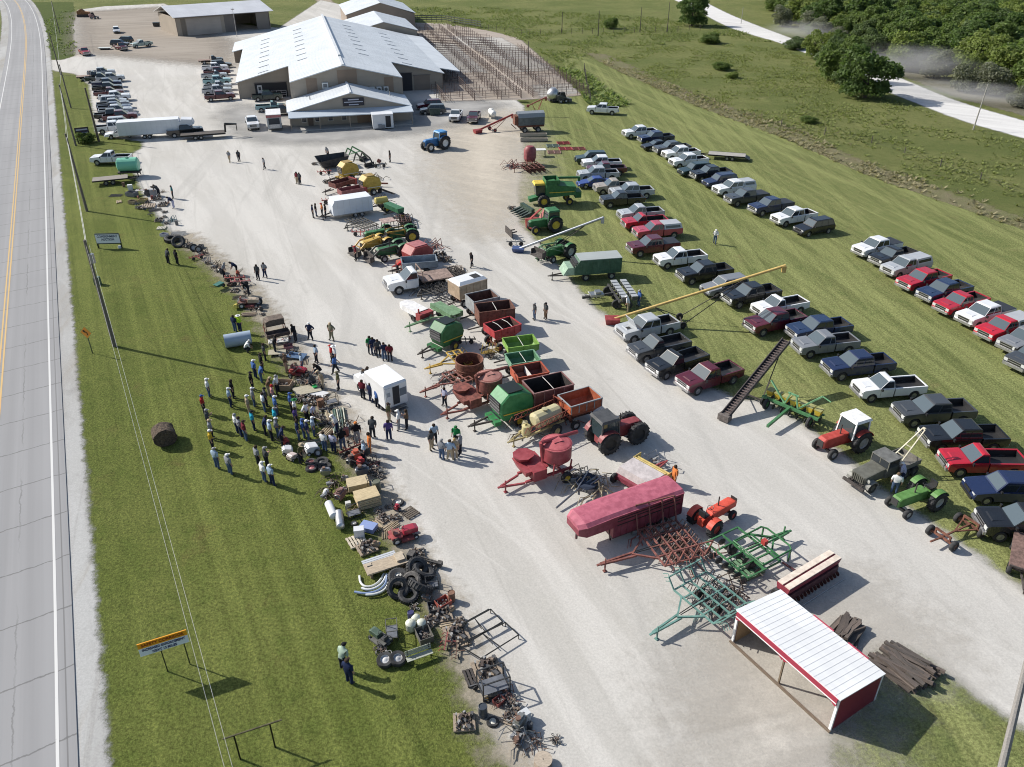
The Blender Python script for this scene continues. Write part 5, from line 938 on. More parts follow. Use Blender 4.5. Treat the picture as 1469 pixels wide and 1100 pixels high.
wagon((819,584.5),(864.5,571),(800,568),2.15,'grain_wagon','orange wagon with grey rim, nearest the black tractor','old:.42,.10,.035','old:.33,.09,.04',WG,'gravity',None,trim='old:.30,.32,.33')
# grey dump bed wagon and flat steel by the white flatbed truck
wagon((624,380),(672,377),(578.5,372.5),1.7,'dump_wagon','low grey blue steel dump box wagon behind the white flatbed truck','old:.20,.24,.28','old:.12,.14,.17',None,'barge') if False else None
k=Kit(); mb=MB(); mb.openbox(-1.9,1.9,-1.0,1.0,.9,1.6,.07); b=k.part('box',mb,['old:.20,.24,.28']); mb=MB(); [mb.bar((x,-1.03,.9),(x,-1.03,1.6),.08) for x in(-1.8,-.6,.6,1.8)]; k.part('stake',mb,['old:.18,.21,.25'],b); mb=MB(); mb.bar((-1.8,-.5,.75),(1.9,-.5,.75),.14); mb.bar((-1.8,.5,.75),(1.9,.5,.75),.14); k.part('frame',mb,[DKST])
for y in(-.9,.9): wh(k,-.7,y,.4,.25,'old:.3,.3,.3')
tongue(k,1.9,3.2,.8,.55); put(k,'dump_wagon','low grey blue steel box trailer behind the white flatbed truck','trailer',(602,384),ang((583,386),(620,383))+U,h=.6)
fb=vk('reg-flat'); put(fb,'flatbed_truck','white cab truck with rusty flat bed in the middle of the lot','truck',(598,405),ang((628,405),(574,414)),None,.6,{PAINT:'paint:.76,.77,.78'},1.12)
# ---- round balers
def baler(body,top,accent):
    k=Kit(); P=[(-1.5,.75),(-1.75,1.35),(-1.5,2.1),(-.8,2.5),(.35,2.55),(.95,2.0),(1.0,1.2),(.75,.55),(-.8,.45)]
    mb=MB(); mb.prism(P,-.85,.85,.12,.94); b=k.part('chamber',mb,[body]); mb=MB(); mb.box((.98,0,1.55),(.1,1.35,.95),0,D2(4)); k.part('belts',mb,['plastic:.02,.02,.022'],b); mb=MB(); [mb.box((1.05,0,1.2+.25*i),(.05,1.4,.06)) for i in range(4)]; k.part('roller',mb,[STEEL],b)
    mb=MB(); mb.box((-.3,0,2.58),(1.2,1.3,.06)); k.part('top_cover',mb,[top],b); mb=MB(); mb.bar((-1.5,-.88,1.0),(.8,-.88,1.1),.05,.07); mb.bar((-1.5,.88,1.0),(.8,.88,1.1),.05,.07); k.part('stripe',mb,[accent],b); mb=MB(); mb.box((1.15,0,.45),(.5,1.5,.3)); k.part('pickup_reel',mb,[body])
    for y in(-1.05,1.05): wh(k,-.3,y,.45,.3,accent)
    tongue(k,1.0,2.9,.8,.55,DKST); return k
BG=baler(JD,'plastic:.015,.02,.016',JY)
put(BG,'round_baler','dark green round baler between the pale mower and the yellow rake','hay baler',(637,487),ang((640,490),(600,508)),None,.8)
put(BG,'round_baler','bright green round baler next to the yellow sprayer','hay baler',(728,590),ang((735,597),(688,612)),None,.8,{JD:'old:.025,.20,.06'},1.1)
BY_=baler('old:.40,.27,.03','old:.3,.2,.05','old:.6,.6,.55')
put(BY_,'round_baler','yellow round baler in front of the black hopper','hay baler',(497,252),ang((505,255),(470,262)),'yellow round balers',.6)
put(BY_,'round_baler','yellow round baler right behind the white cargo trailer','hay baler',(528,272),ang((535,275),(500,282)),'yellow round balers',.6)
k=Kit(); mb=MB(); mb.prism([(-1.6,.7),(-1.7,1.5),(-1.0,2.2),(.7,2.2),(1.3,1.5),(1.2,.6)],-1.0,1.0,.12,.95); b=k.part('body',mb,[REDM]); mb=MB(); mb.box((-.2,0,2.24),(1.6,1.6,.06)); k.part('lid',mb,['old:.38,.13,.13'],b); mb=MB(); mb.box((1.7,0,.5),(.9,1.6,.35)); k.part('pickup_reel',mb,['old:.4,.12,.08']); 
for y in(-1.1,1.1): wh(k,-.2,y,.42,.28,'old:.4,.3,.1')
tongue(k,1.3,3.0,.8,.5,REDM); put(k,'hay_baler','red hay baler beside the black loader tractor','hay baler',(597,368),ang((610,366),(570,378)),None,.8)
# ---- grinder mixers
def mixer(body,top):
    k=Kit(); mb=MB(); mb.lathe([(.25,.75),(.95,1.45),(.95,2.35),(.9,2.45),(.0,2.55)],(-.6,0,0),(0,0,1),24); t=k.part('tank',mb,[body]); mb=MB(); mb.lathe([(.97,2.36),(.97,2.42),(.3,2.6),(.01,2.6)],(-.6,0,0),(0,0,1),24); mb.box((-.6,0,2.6),(.6,.5,.08)); k.part('tank_lid',mb,[top],t)
    mb=MB(); mb.tube([(.2,.0,1.0),(.45,-.1,2.7)],.13,8); mb.tube([(.45,-.1,2.7),(-2.4,-.5,2.35)],.12,8); k.part('unloading_auger',mb,[body]); mb=MB(); mb.frustum((.4,1.6,-1.0,.2,.7),(.2,1.8,-1.3,.5,1.25)); mb.box((.9,.3,.95),(.9,.9,.7)); k.part('mill',mb,[body]); mb=MB(); mb.loft([[(1.2+.5*math.cos(q),-.9+.45*math.sin(q),1.25) for q in [i*math.pi/4 for i in range(8)]],[(1.2+.7*math.cos(q),-.9+.65*math.sin(q),1.6) for q in [i*math.pi/4 for i in range(8)]]]); k.part('feed_hopper',mb,[body])
    mb=MB(); mb.bar((-1.5,-.5,.6),(1.8,-.5,.6),.14); mb.bar((-1.5,.5,.6),(1.8,.5,.6),.14); mb.bar((-.8,-.9,.45),(-.8,.9,.45),.14); [mb.bar((x,y*.7,.6),(x,y*.85,1.5),.08) for x in(-1.2,0) for y in(-1,1)]; k.part('frame',mb,[body])
    for y in(-1.0,1.0): wh(k,-.8,y,.38,.25,JY)
    tongue(k,1.8,3.2,.9,.5,body); return k
put(mixer('old:.27,.035,.045','old:.42,.09,.10'),'feed_mixer','bright red feed grinder mixer with round lidded tank in front of the black tractor','feed mixer',(785,675),ang((800,672),(745,690)),None,.6,None,1.12)
put(mixer('rust:.21,.07,.055','old:.36,.16,.13'),'feed_mixer','faded rusty red feed grinder mixer behind the bright green baler','feed mixer',(692,574),ang((705,570),(664,583)),None,.6,None,1.08)
k=Kit(); mb=MB(); mb.lathe([(1.15,0),(1.18,.05),(1.18,1.35),(1.13,1.35),(1.13,.08),(.01,.08)],(0,0,.05),(0,0,1),28); b=k.part('tank_wall',mb,[RUSTR]); mb=MB(); mb.torus((0,0,1.4),(0,0,1),1.16,.05,28,6); mb.torus((0,0,.75),(0,0,1),1.19,.03,28,5); k.part('rim_band',mb,['rust:.22,.10,.07'],b); put(k,'stock_tank','open round rusty steel tank beside the yellow rake','tank',(674,540),0,z=.25)
# ---- tillage tools
def tillage(W,L,cm,sh,kind='shank',rows=4,wheels=True,tl=3.0,gear=JY,curve=True,wing=0.0,hr_=.75):
    k=Kit(); mb=MB(); z=hr_
    for i in range(rows+1): x=-L*i/rows; mb.bar((x,-W/2,z),(x,W/2,z),.09)
    for y in np.linspace(-W/2,W/2,5): mb.bar((0,y,z),(-L,y,z),.08)
    mb.bar((0,-W*.3,z),(1.2,0,z-.1),.1); mb.bar((0,W*.3,z),(1.2,0,z-.1),.1); k.part('frame',mb,[cm])
    n_=int(W/.45); nm={'shank':'spring_shank','disc':'disc_gang','tine':'tines'}[kind]; mb=MB()
    for i in range(1,rows+1):
        if kind=='disc': mb=MB()
        for j in range(n_):
            x=-L*i/rows; y=-W/2+(j+.5+.25*(i%2))*W/n_
            if kind=='shank': mb.tube([(x,y,z),(x-.22,y,z+.28),(x-.42,y,z+.05),(x-.3,y,.3),(x-.05,y,.05)],.028,5)
            elif kind=='disc': mb.lathe([(.01,-.04),(.17,-.02),(.24,.03)],(x,y,.28),(.25,1,0),10)
            else: mb.bar((x,y,z),(x-.05,y,.05),.03)
        if kind=='disc': k.part(nm,mb,[sh])
    if kind!='disc': k.part(nm,mb,[sh])
    if kind=='disc': mb=MB(); [mb.bar((-L*i/rows,-W/2,.28),(-L*i/rows,W/2,.28),.05) for i in range(1,rows+1)]; k.part('gang_axle',mb,[sh])
    if wing:
        for sd in(-1,1):
            mb=MB()
            for i in range(4): x=-L*i/3; mb.bar((x,sd*W/2,z),(x,sd*(W/2+.5),z+wing),.07); [mb.tube([(x,sd*(W/2+.5*t),z+wing*t),(x-.2,sd*(W/2+.5*t+.3),z+wing*t),(x-.1,sd*(W/2+.5*t+.6),z+wing*t-.15)],.025,5) for t in(.3,.6,.9)]
            mb.bar((0,sd*(W/2+.5),z+wing),(-L,sd*(W/2+.5),z+wing),.07); k.part('folded_wing',mb,[cm])
    if wheels:
        for y in(-.7,.7): wh(k,-L*.5,y,.36,.24,gear,z=.4)
    mb=MB(); mb.tube([(-L*.3,.1,z+.05),(1.0,.05,z)],.03,6); mb.tube([(-L*.3,-.1,z+.05),(1.0,-.05,z)],.03,6); k.part('hydraulic_hose',mb,['flat:.015,.015,.015'])
    tongue(k,1.0,tl,.3,z-.15,cm); return k
put(tillage(3.2,2.6,'rust:.22,.085,.07','rust:.24,.15,.12','shank',5,True,3.2,'old:.6,.58,.5',wing=1.5),'field_cultivator','rusty red field cultivator with folded spring tooth wings beside the livestock trailer','cultivator',(932,800),ang((975,790),(885,815)),sc_=1.05)
put(tillage(3.0,2.6,'old:.12,.25,.215','rust:.13,.10,.09','shank',4,True,3.0,'flat:.03,.03,.03',wing=.6),'field_cultivator','teal green field cultivator left of the white roofed shed','cultivator',(992,884),ang((1050,842),(945,905)),sc_=1.0)
put(tillage(3.2,2.4,'old:.035,.15,.05','rust:.10,.09,.08','disc',2,True,2.4,'old:.3,.3,.28',wing=0),'disc_harrow','green disc harrow with looped green frame behind the grain drill','disc harrow',(1085,795),ang((1060,810),(1140,770)),sc_=1.1)
k=Kit(); mb=MB(); mb.tube([(-1.3,-1.2,1.0),(-1.3,1.2,1.0),(1.0,1.2,1.1),(1.2,.9,1.1),(1.2,-.9,1.1),(1.0,-1.2,1.1),(-1.3,-1.2,1.0)],.06,7); mb.tube([(1.2,0,1.1),(-1.3,0,1.0)],.06,7); mb.bar((0,-1.2,1.05),(0,1.2,1.05),.08); [mb.bar((x,y,.05),(x,y,1.05),.08) for x in(-1.2,1.1) for y in(-1.1,1.1)]; k.part('frame',mb,[JD]); mb=MB(); mb.box((0,0,1.25),(.3,.3,.3)); k.part('gearbox',mb,['old:.4,.04,.03']); put(k,'hay_tedder','looped green tube frame implement with red gearbox standing over the disc','tedder',(1092,800),ang((1060,815),(1130,780)))
put(tillage(3.6,3.0,'rust:.14,.05,.04','rust:.16,.08,.06','disc',4,False,1.4),'disc_harrow','rusty red disc harrow before the green combine','disc harrow',(748,246),ang((770,245),(725,250)))
put(tillage(4.2,2.2,'rust:.09,.085,.075','rust:.12,.11,.10','tine',5,False,1.2,hr_=.55),'spike_harrow','long dark spike tooth harrow in front of the white cargo trailer','harrow',(508,328),ang((545,320),(490,335)))
put(tillage(2.2,1.8,'rust:.08,.07,.06','rust:.09,.08,.07','shank',4,False,1.0),'spring_harrow','dark spring tooth tool piled behind the flatbed truck','harrow',(640,402),ang((650,400),(625,408)))
put(tillage(2.6,2.0,'rust:.08,.075,.07','rust:.09,.085,.08','shank',4,False,1.0,hr_=.65),'spring_harrow','dark tangled spring tooth harrow between the flatbed truck and pale mower','harrow',(612,426),ang((625,420),(600,430)))
k=Kit(); mb=MB(); [mb.bar((x,-1,.06+.02*math.sin(x*3)),(x,1,.06),.03) for x in np.linspace(-.8,.8,7)]; [mb.bar((-.8,y,.1),(.8,y,.1),.03) for y in np.linspace(-1,1,7)]; k.part('harrow_section',mb,[DKST]); put(k,'harrow_section','flat iron harrow grid lying right of the tangled harrow','harrow',(636,434),.5)
k=tillage(2.8,1.2,'old:.46,.30,.05','rust:.30,.20,.06','shank',2,True,2.4,'old:.4,.3,.1'); put(k,'hay_rake','yellow hay rake between the green baler and the rusty tank','hay rake',(650,527),ang((660,524),(620,534)))
mb=MB(); [mb.tube([(.3*i,0,.4),(.3*i+.2,.3,1.2+.1*(i%2)),(.3*i+.1,.5,.7)],.03,5) for i in range(5)]; [mb.bar((0,.1*i,.3),(1.6,.1*i,.5+.1*i),.05) for i in range(4)]; single('rake_tines',mb,['old:.42,.29,.06'],'bent yellow rake arms sticking up behind the rusty tank','rake arms',g(690,512))
k=tillage(2.2,1.6,'rust:.24,.10,.08','rust:.3,.22,.18','tine',3,True,2.6); put(k,'sickle_mower','rusty red mower frame with long hitch before the feed mixer','mower',(645,556),ang((655,550),(622,562)))
# ---- planters
def planter(frame,boxc,lid,n_,W,two=False):
    k=Kit(); mb=MB(); mb.bar((0,-W/2,.75),(0,W/2,.75),.16,.18); mb.bar((-.9,-W/2,.7),(-.9,W/2,.7),.1); mb.bar((0,0,.75),(2.9,0,.55),.16,.2); [mb.bar((0,y,.75),(-.9,y,.7),.08) for y in np.linspace(-W/2+.1,W/2-.1,n_)]; k.part('toolbar',mb,[frame])
    for i in range(n_):
        y=-W/2+(i+.5)*W/n_
        for x in((-.6,) if not two else (-.45,-1.35)):
            mb=MB(); mb.frustum((x-.2,x+.2,y-.16,y+.16,.75),(x-.27,x+.27,y-.24,y+.24,1.15)); b=k.part('seed_box',mb,[boxc]); mb=MB(); mb.box((x,y,1.18),(.56,.5,.06)); k.part('box_lid',mb,[lid],b)
        mb=MB(); mb.lathe([(.26,-.05),(.26,.05),(.05,.06)],(-1.0,y,.26),(0,1,0),12); mb.bar((-.2,y,.7),(-1.0,y,.3),.07); mb.lathe([(.2,-.02),(.2,.02)],(-.1,y,.22),(0,1,0),10,True); k.part('row_unit',mb,['rust:.06,.06,.055'])
    for y in(-W/2+.5,W/2-.5): wh(k,.2,y,.4,.22,frame,z=.4)
    return k
k=planter('old:.045,.17,.06',JY,'old:.33,.32,.12',7,4.3); mb=MB(); mb.bar((-.2,.5,.8),(-.5,1.9,2.3),.1); mb.bar((-.2,-.5,.8),(-.6,-2.0,1.9),.1); mb.bar((-.2,.5,.8),(-.2,.2,1.8),.1); mb.bar((-.2,-.5,.8),(-.2,-.2,1.8),.1); mb.bar((-.2,-.4,1.75),(-.2,.4,1.75),.1); mb.bar((-.5,1.9,2.3),(-.3,2.6,2.25),.06); k.part('marker_arm',mb,['old:.14,.33,.16'])
put(k,'planter','green row planter with yellow seed boxes at the gravel edge','planter',(1130,598),ang((1135,592),(1095,622)),sc_=1.1)
k=planter('rust:.05,.05,.05','plastic:.10,.105,.11','plastic:.38,.40,.41',6,3.9,True); mb=MB(); mb.box((1.6,0,.8),(1.2,.8,.2)); mb.box((1.5,.0,.95),(.5,.6,.3)); k.part('platform',mb,['metal:.4,.42,.42']); put(k,'planter','dark row planter with two rows of pale grey seed boxes','planter',(880,432),ang((888,432),(835,436)),sc_=1.12)
# ---- grain drill
P0=g(1118,864); P1=g(1192,818); rz=math.atan2(P1.y-P0.y,P1.x-P0.x); L=(P1-P0).length; k=Kit(); mb=MB(); mb.prism([(-.35,.8),(-.45,1.25),(.45,1.25),(.35,.8)],-L/2,L/2,0); b=k.part('seed_box',mb,['old:.24,.025,.045'])
for x in(-.25,.24): mb=MB(); mb.box((x,0,1.29),(.36,L-.05,.06)); k.part('box_lid',mb,['old:.72,.62,.52'],b)
mb=MB(); [mb.tube([(.0,y,.85),(-.35,y,.5),(-.5,y,.08)],.03,5) for y in np.linspace(-L/2+.1,L/2-.1,16)]; [mb.lathe([(.01,0),(.17,.02)],(-.5,y,.17),(.2,1,0),9) for y in np.linspace(-L/2+.1,L/2-.1,16)]; k.part('disc_opener',mb,['rust:.10,.035,.035']); mb=MB(); mb.bar((0,-L/2,.6),(0,L/2,.6),.14); mb.bar((0,0,.6),(1.8,0,.4),.1); mb.box((-.2,0,.5),(.5,L-.2,.5)); k.part('frame',mb,['old:.07,.015,.02']); mb=MB(); mb.tube([(-.95,-L/2,.06),(-.95,L/2,.06)],.02,5); k.part('drag_chain',mb,['metal:.6,.6,.6'])  # frame also holds an added dark box standing in for shade among the openers
for y in(-L/2-.1,L/2+.1): wh(k,.15,y,.45,.2,REDM)
O=(P0+P1)/2; O.z=.03; k.place('grain_drill','long red grain drill with two pale wooden lids above the white roofed shed','grain drill',O,rz-math.pi/2+U)
# ================================================================ TRAILERS, AUGERS, TANKS AND OTHER LOTS
# ---- red gooseneck livestock trailer
A=g(866,768);B=g(976,728); rz=math.atan2(A.y-B.y,A.x-B.x); L=(A-B).length-.75
k=Kit(); Wt=1.0; zt=2.35
def arc(x,z0,z1,w_): return [(x,-w_,z0),(x,w_,z0),(x,w_,z1-.22),(x,w_-.25,z1-.04),(x,0,z1),(x,-w_+.25,z1-.04),(x,-w_,z1-.22)]
mb=MB(); mb.loft([arc(-L,.55,zt,Wt),arc(.0,.55,zt,Wt),arc(.02,1.35,zt,Wt),arc(1.9,1.3,zt-.10,Wt*.96),arc(2.35,1.4,zt-.25,Wt*.7)]); b=k.part('body',mb,['old:.19,.024,.042'])
mb=MB(); mb.loft([arc(-L-.03,zt-.16,zt+.03,Wt+.03),arc(0,zt-.16,zt+.03,Wt+.03),arc(1.9,zt-.28,zt-.07,Wt),arc(2.36,zt-.5,zt-.22,Wt*.72)]); k.part('roof',mb,['old:.40,.095,.14'],b)
mb=MB()
for sd in(-1,1):
    for z in(1.45,1.75,1.95): mb.box((-L/2,sd*(Wt+.006),z),(L-.5,.02,.07))
k.part('slat_opening',mb,['flat:.012,.01,.012'],b); mb=MB()
for sd in(-1,1):
    for x in np.linspace(-L+.1,-.1,12): mb.box((x,sd*(Wt+.02),1.0),(.06,.04,.85))
k.part('side_rib',mb,['old:.16,.024,.04'],b); mb=MB(); mb.box((-L+.35,-Wt-.03,2.0),(.5,.03,.12)); k.part('reflector',mb,['plastic:.7,.7,.7'],b)
mb=MB(); mb.bar((2.0,0,1.35),(2.05,0,.55),.12); mb.bar((.1,.55,1.3),(-.1,.6,.03),.08); mb.box((-L/2,0,.5),(L,1.9,.12)); k.part('frame',mb,['old:.06,.02,.025'])
for x in(-L*.52,-L*.72):
    for y in(-.92,.92): wh(k,x,y,.38,.22,'old:.5,.5,.5')
k.place('livestock_trailer','long faded red gooseneck livestock trailer, biggest trailer in the lot','trailer',(A.x,A.y,.03),rz)
# ---- sprayer
k=Kit(); mb=MB(); mb.loft([[(x,.62*r*math.cos(q),1.35+.55*r*math.sin(q)) for q in [2*math.pi*i/14 for i in range(14)]] for x,r in((-1.3,.6),(-1.15,1),(.9,1),(1.05,.6))]); mb.smooth=False; t=k.part('tank',mb,['plastic:.52,.47,.28']); mb=MB(); mb.lathe([(.22,0),(.22,.1),(.01,.12)],(0,0,1.9),(0,0,1),12); k.part('tank_lid',mb,['plastic:.45,.42,.25'],t)
mb=MB(); mb.lathe([(.3,0),(.34,.15),(.3,.75),(.1,.82)],(1.75,.1,.55),(0,0,1),14); k.part('rinse_tank',mb,['plastic:.55,.48,.24']); mb=MB(); mb.lathe([(.2,0),(.25,.2),(.2,.5),(.05,.55)],(1.3,-.6,.6),(0,0,1),12); k.part('chemical_tank',mb,['plastic:.5,.45,.28'])
mb=MB(); mb.bar((-1.4,-.5,.7),(2.0,-.4,.6),.12); mb.bar((-1.4,.5,.7),(2.0,.4,.6),.12); mb.bar((-.3,-.9,.5),(-.3,.9,.5),.14); [mb.bar((x,y,.7),(x,y,1.0),.08) for x in(-1,.8) for y in(-.5,.5)]; k.part('frame',mb,['old:.5,.42,.2'])
mb=MB()
for sd in(-1,1):
    for z in(1.35,1.75): mb.bar((-1.5,sd*.85,z),(2.0,sd*.95,z-.05),.05)
    for i in range(8): x=-1.5+i*.5; mb.bar((x,sd*.86,1.35),(x+.25,sd*.88,1.75),.03); mb.bar((x+.25,sd*.88,1.75),(x+.5,sd*.9,1.35),.03)
for z in(1.0,1.5,2.0): mb.bar((-1.6,-1.0,z),(-1.6,1.0,z),.06)
for y in(-.9,0,.9): mb.bar((-1.6,y,.8),(-1.6,y,2.1),.06)
k.part('spray_boom',mb,['rust:.22,.06,.04'])
for y in(-.95,.95): wh(k,-.3,y,.5,.28,'old:.5,.42,.2')
tongue(k,2.0,3.1,.6,.55,'old:.3,.25,.12'); put(k,'sprayer','cream yellow field sprayer with rusty folded booms by the bright green baler','sprayer',(781,612),ang((800,605),(730,636)),None,.5,None,1.05)
k=Kit(); mb=MB(); mb.loft([[(x,.5*r*math.cos(q),1.2+.45*r*math.sin(q)) for q in [2*math.pi*i/12 for i in range(12)]] for x,r in((-.9,.7),(-.8,1),(.7,1),(.8,.7))]); k.part('tank',mb,['plastic:.5,.42,.12']); mb=MB(); mb.bar((-1,0,.6),(1.4,0,.5),.14); mb.bar((-.1,-.8,.45),(-.1,.8,.45),.12); mb.bar((-1,-1.2,.9),(-1,1.2,.9),.1); k.part('frame',mb,[DKST]); [wh(k,-.1,y,.4,.25,'old:.5,.42,.2') for y in(-.8,.8)]; tongue(k,1.2,2.2,.5,.5); put(k,'sprayer','small yellow tank sprayer right of the white cargo trailer','sprayer',(547,295),ang((556,294),(528,298)),None,.5)
k=Kit(); mb=MB(); mb.prism([(-.4,.8),(-.5,1.4),(.5,1.4),(.4,.8)],-1.6,1.6); k.part('seed_box',mb,['old:.03,.14,.06']); mb=MB(); [mb.tube([(0,y,.8),(-.5,y,.1)],.04,5) for y in np.linspace(-1.5,1.5,10)]; mb.bar((0,0,.6),(1.6,0,.5),.12); k.part('opener',mb,[DKST]); [wh(k,0,y,.45,.2,JY) for y in(-1.7,1.7)]; put(k,'grain_drill','small dark green grain drill behind the yellow tank sprayer','grain drill',(566,310),ang((590,320),(545,300))+math.pi/2)
k=tillage(2.6,1.6,'rust:.10,.05,.045','rust:.08,.07,.06','disc',3,False,1.4); put(k,'disc_harrow','dark rusty disc next to the small green drill','disc harrow',(570,322),ang((590,322),(560,324)))
# ---- swather / hay header
P0=g(880,668);P1=g(960,690); k=Kit(); mb=MB(); mb.frustum((-1.3,.9,-1.5,1.5,.5),(-1.1,.5,-1.4,1.4,1.15)); k.part('hood',mb,['old:.52,.47,.46']); mb=MB(); [mb.tube([(1.05,-1.5,.6+.3*i),(1.05,1.5,.6+.3*i)],.10,8) for i in(0,1)]; mb.box((1.1,1.52,.65),(.9,.06,.8)); mb.box((1.1,-1.52,.65),(.9,.06,.8)); mb.tube([(.7,-1.4,1.05),(.7,1.4,1.05)],.07,7); k.part('crop_reel',mb,['old:.50,.38,.12'])
mb=MB(); mb.box((-1.4,0,.45),(.3,3.0,.35)); mb.bar((-1.4,-1.0,.8),(-2.2,-1.6,1.0),.12); mb.box((-1.7,-1.3,1.0),(1.0,.5,.15)); k.part('gear_housing',mb,['old:.22,.03,.05'])
for y in(-1.4,1.4): wh(k,-1.6,y,.38,.25,DKST)
tongue(k,1.4,2.6,.4,.5,'old:.3,.05,.05',False); put(k,'mower_conditioner','white and yellow hay mower conditioner behind the livestock trailer','mower',(923,684),ang((900,700),(945,670)),None,.4,None,.95)
k=Kit(); mb=MB(); mb.loft([[(x,-.75*r,.6),(x,.75*r,.6),(x,.7*r,1.05),(x,-.7*r,1.05)] for x,r in((-1.5,1),(1.0,1),(1.7,.6))]); k.part('hood',mb,['old:.72,.71,.70']); mb=MB(); mb.box((-1.7,0,.7),(.7,1.6,.7)); mb.bar((-1.6,.6,.5),(-1.6,.6,1.5),.12); k.part('gear_housing',mb,[REDM]); [wh(k,-.8,y,.33,.2,DKST) for y in(-.7,.7)]; put(k,'disc_mower','long white hooded mower with red gearbox near the dark green baler','mower',(594,447),ang((608,452),(578,436)),None,.5)
k=tillage(3.2,.8,JDL,'rust:.1,.1,.09','tine',2,True,3.6,'old:.3,.4,.3'); mb=MB(); mb.box((-.6,0,1.0),(1.1,3.2,.08)); mb.box((-1.3,.6,.8),(.5,1.6,.5)); mb.box((-.1,0,.9),(.2,3.2,.5)); k.part('shield',mb,[JDL]); put(k,'mower_conditioner','pale green mower conditioner behind the dark green baler','mower',(632,460),ang((640,458),(582,478)),sc_=1.05)
# ---- army truck with boom
k=Kit(); GRN='old:.105,.105,.085'; mb=MB(); mb.prism([(-.3,.75),(2.2,.7),(2.3,1.45),(.7,1.6),(-.3,1.65)],-.68,.68,.1,.95); b=k.part('hood',mb,[GRN]); mb=MB(); [mb.box((2.3,y,1.1),(.06,.08,.6)) for y in np.linspace(-.5,.5,7)]; k.part('grille_bar',mb,[GRN],b)
mb=MB(); mb.frustum((-1.35,.1,-.85,.85,.8),(-1.35,.0,-.85,.85,1.65)); mb.box((-1.33,0,1.95),(.06,1.6,.65)); c=k.part('cab',mb,[GRN]); mb=MB(); mb.box((-.68,0,2.33),(1.45,1.7,.08)); k.part('cab_roof',mb,['old:.14,.14,.13'],c); mb=MB(); mb.add([(.05,-.75,1.68),(.05,.75,1.68),(-.02,.75,2.28),(-.02,-.75,2.28)],[(0,1,2,3)]); k.part('windshield',mb,[GLASS],c); mb=MB(); [mb.bar((.0,y,1.65),(-.02,y,2.3),.08) for y in(-.82,0,.82)]; k.part('windshield_frame',mb,[GRN],c)
for sd in(-1,1):
    mb=MB(); mb.loft([[(1.6+.62*math.cos(t),sd*.62,.55+.55*math.sin(t)),(1.6+.62*math.cos(t),sd*1.08,.55+.5*math.sin(t)),(1.6+.58*math.cos(t),sd*1.08,.5+.5*math.sin(t)),(1.6+.58*math.cos(t),sd*.62,.5+.55*math.sin(t))] for t in [math.pi*i/7 for i in range(8)]]); k.part('fender',mb,['old:.2,.2,.18']); mb=MB(); mb.lathe([(.15,0),(.17,.08),(.01,.12)],(2.0,sd*.82,1.2),(1,0,0),12); k.part('headlight',mb,['glass:.4,.4,.36'])
    wh(k,1.6,sd*.92,.48,.28,GRN); wh(k,-2.3,sd*.92,.48,.32,GRN); wh(k,-3.3,sd*.92,.48,.32,GRN)
mb=MB(); mb.box((2.65,0,.62),(.2,2.0,.22)); mb.bar((2.5,-.6,.7),(2.2,-.6,.75),.12); mb.bar((2.5,.6,.7),(2.2,.6,.75),.12); k.part('bumper',mb,[DKST]); mb=MB(); mb.bar((-3.9,-.4,.75),(2.4,-.4,.75),.14); mb.bar((-3.9,.4,.75),(2.4,.4,.75),.14); k.part('chassis',mb,[DKST])
mb=MB(); mb.openbox(-3.9,-1.5,-1.0,1.0,.95,1.4,.06); k.part('bed',mb,['old:.16,.15,.13']); mb=MB()
for y in(-.45,.45): mb.bar((-1.9,y,1.2),(-4.6,y*.25,3.6),.09)
mb.bar((-3.2,-.3,2.35),(-3.2,.3,2.35),.06); mb.bar((-2.5,-.38,1.75),(-2.5,.38,1.75),.06); mb.tube([(-4.6,-.12,3.6),(-4.6,.12,3.6)],.12,8); k.part('boom',mb,['old:.52,.48,.36'])
put(k,'army_truck','old olive army truck with cream A frame boom near the right gravel edge','truck',(1258,678),ang((1285,668),(1232,690)),None,.7,None,.85)
# ---- running gear and rusty flat wagon
k=Kit(); mb=MB(); mb.bar((-1.3,0,.45),(1.3,0,.45),.1); [ (mb.bar((x,-.8,.4),(x,.8,.4),.13),mb.bar((x,-.5,.4),(x,-.5,.75),.1),mb.bar((x,.5,.4),(x,.5,.75),.1),mb.bar((x,-.55,.75),(x,.55,.75),.12)) for x in(-1.3,1.3)]; mb.bar((-1.2,-.5,.42),(.2,0,.45),.08); mb.bar((-1.2,.5,.42),(.2,0,.45),.08); mb.bar((1.3,0,.42),(2.4,0,.5),.09); k.part('frame',mb,[RUSTR]); [wh(k,x,y,.36,.24,'rust:.15,.09,.07') for x in(-1.3,1.3) for y in(-.85,.85)]
put(k,'running_gear','bare rusty wagon running gear at the right gravel edge','wagon gear',(1369,769),ang((1400,758),(1352,780)))
k=Kit(); mb=MB(); mb.box((0,0,.95),(3.6,2.1,.08)); b=k.part('deck',mb,['rust:.19,.12,.10']); mb=MB(); mb.bar((-1.7,-.6,.8),(1.7,-.6,.8),.14); mb.bar((-1.7,.6,.8),(1.7,.6,.8),.14); [mb.bar((x,-.9,.42),(x,.9,.42),.13) for x in(-1.2,1.2)]; [mb.bar((x,0,.42),(x,0,.8),.2) for x in(-1.2,1.2)]; k.part('frame',mb,[DKST]); [wh(k,x,y,.38,.24,DKST) for x in(-1.2,1.2) for y in(-.9,.9)]; tongue(k,1.5,2.9,.6,.5); mb=MB(); mb.bar((1.78,-1.0,.98),(1.78,1.0,.98),.08); k.part('end_rail',mb,[DKST],b)
O=g(1472,812); k.place('flat_wagon','rusty flat deck wagon cut by the right picture edge','wagon',(O.x,O.y,.03),ang((1455,790),(1440,830))+.1)
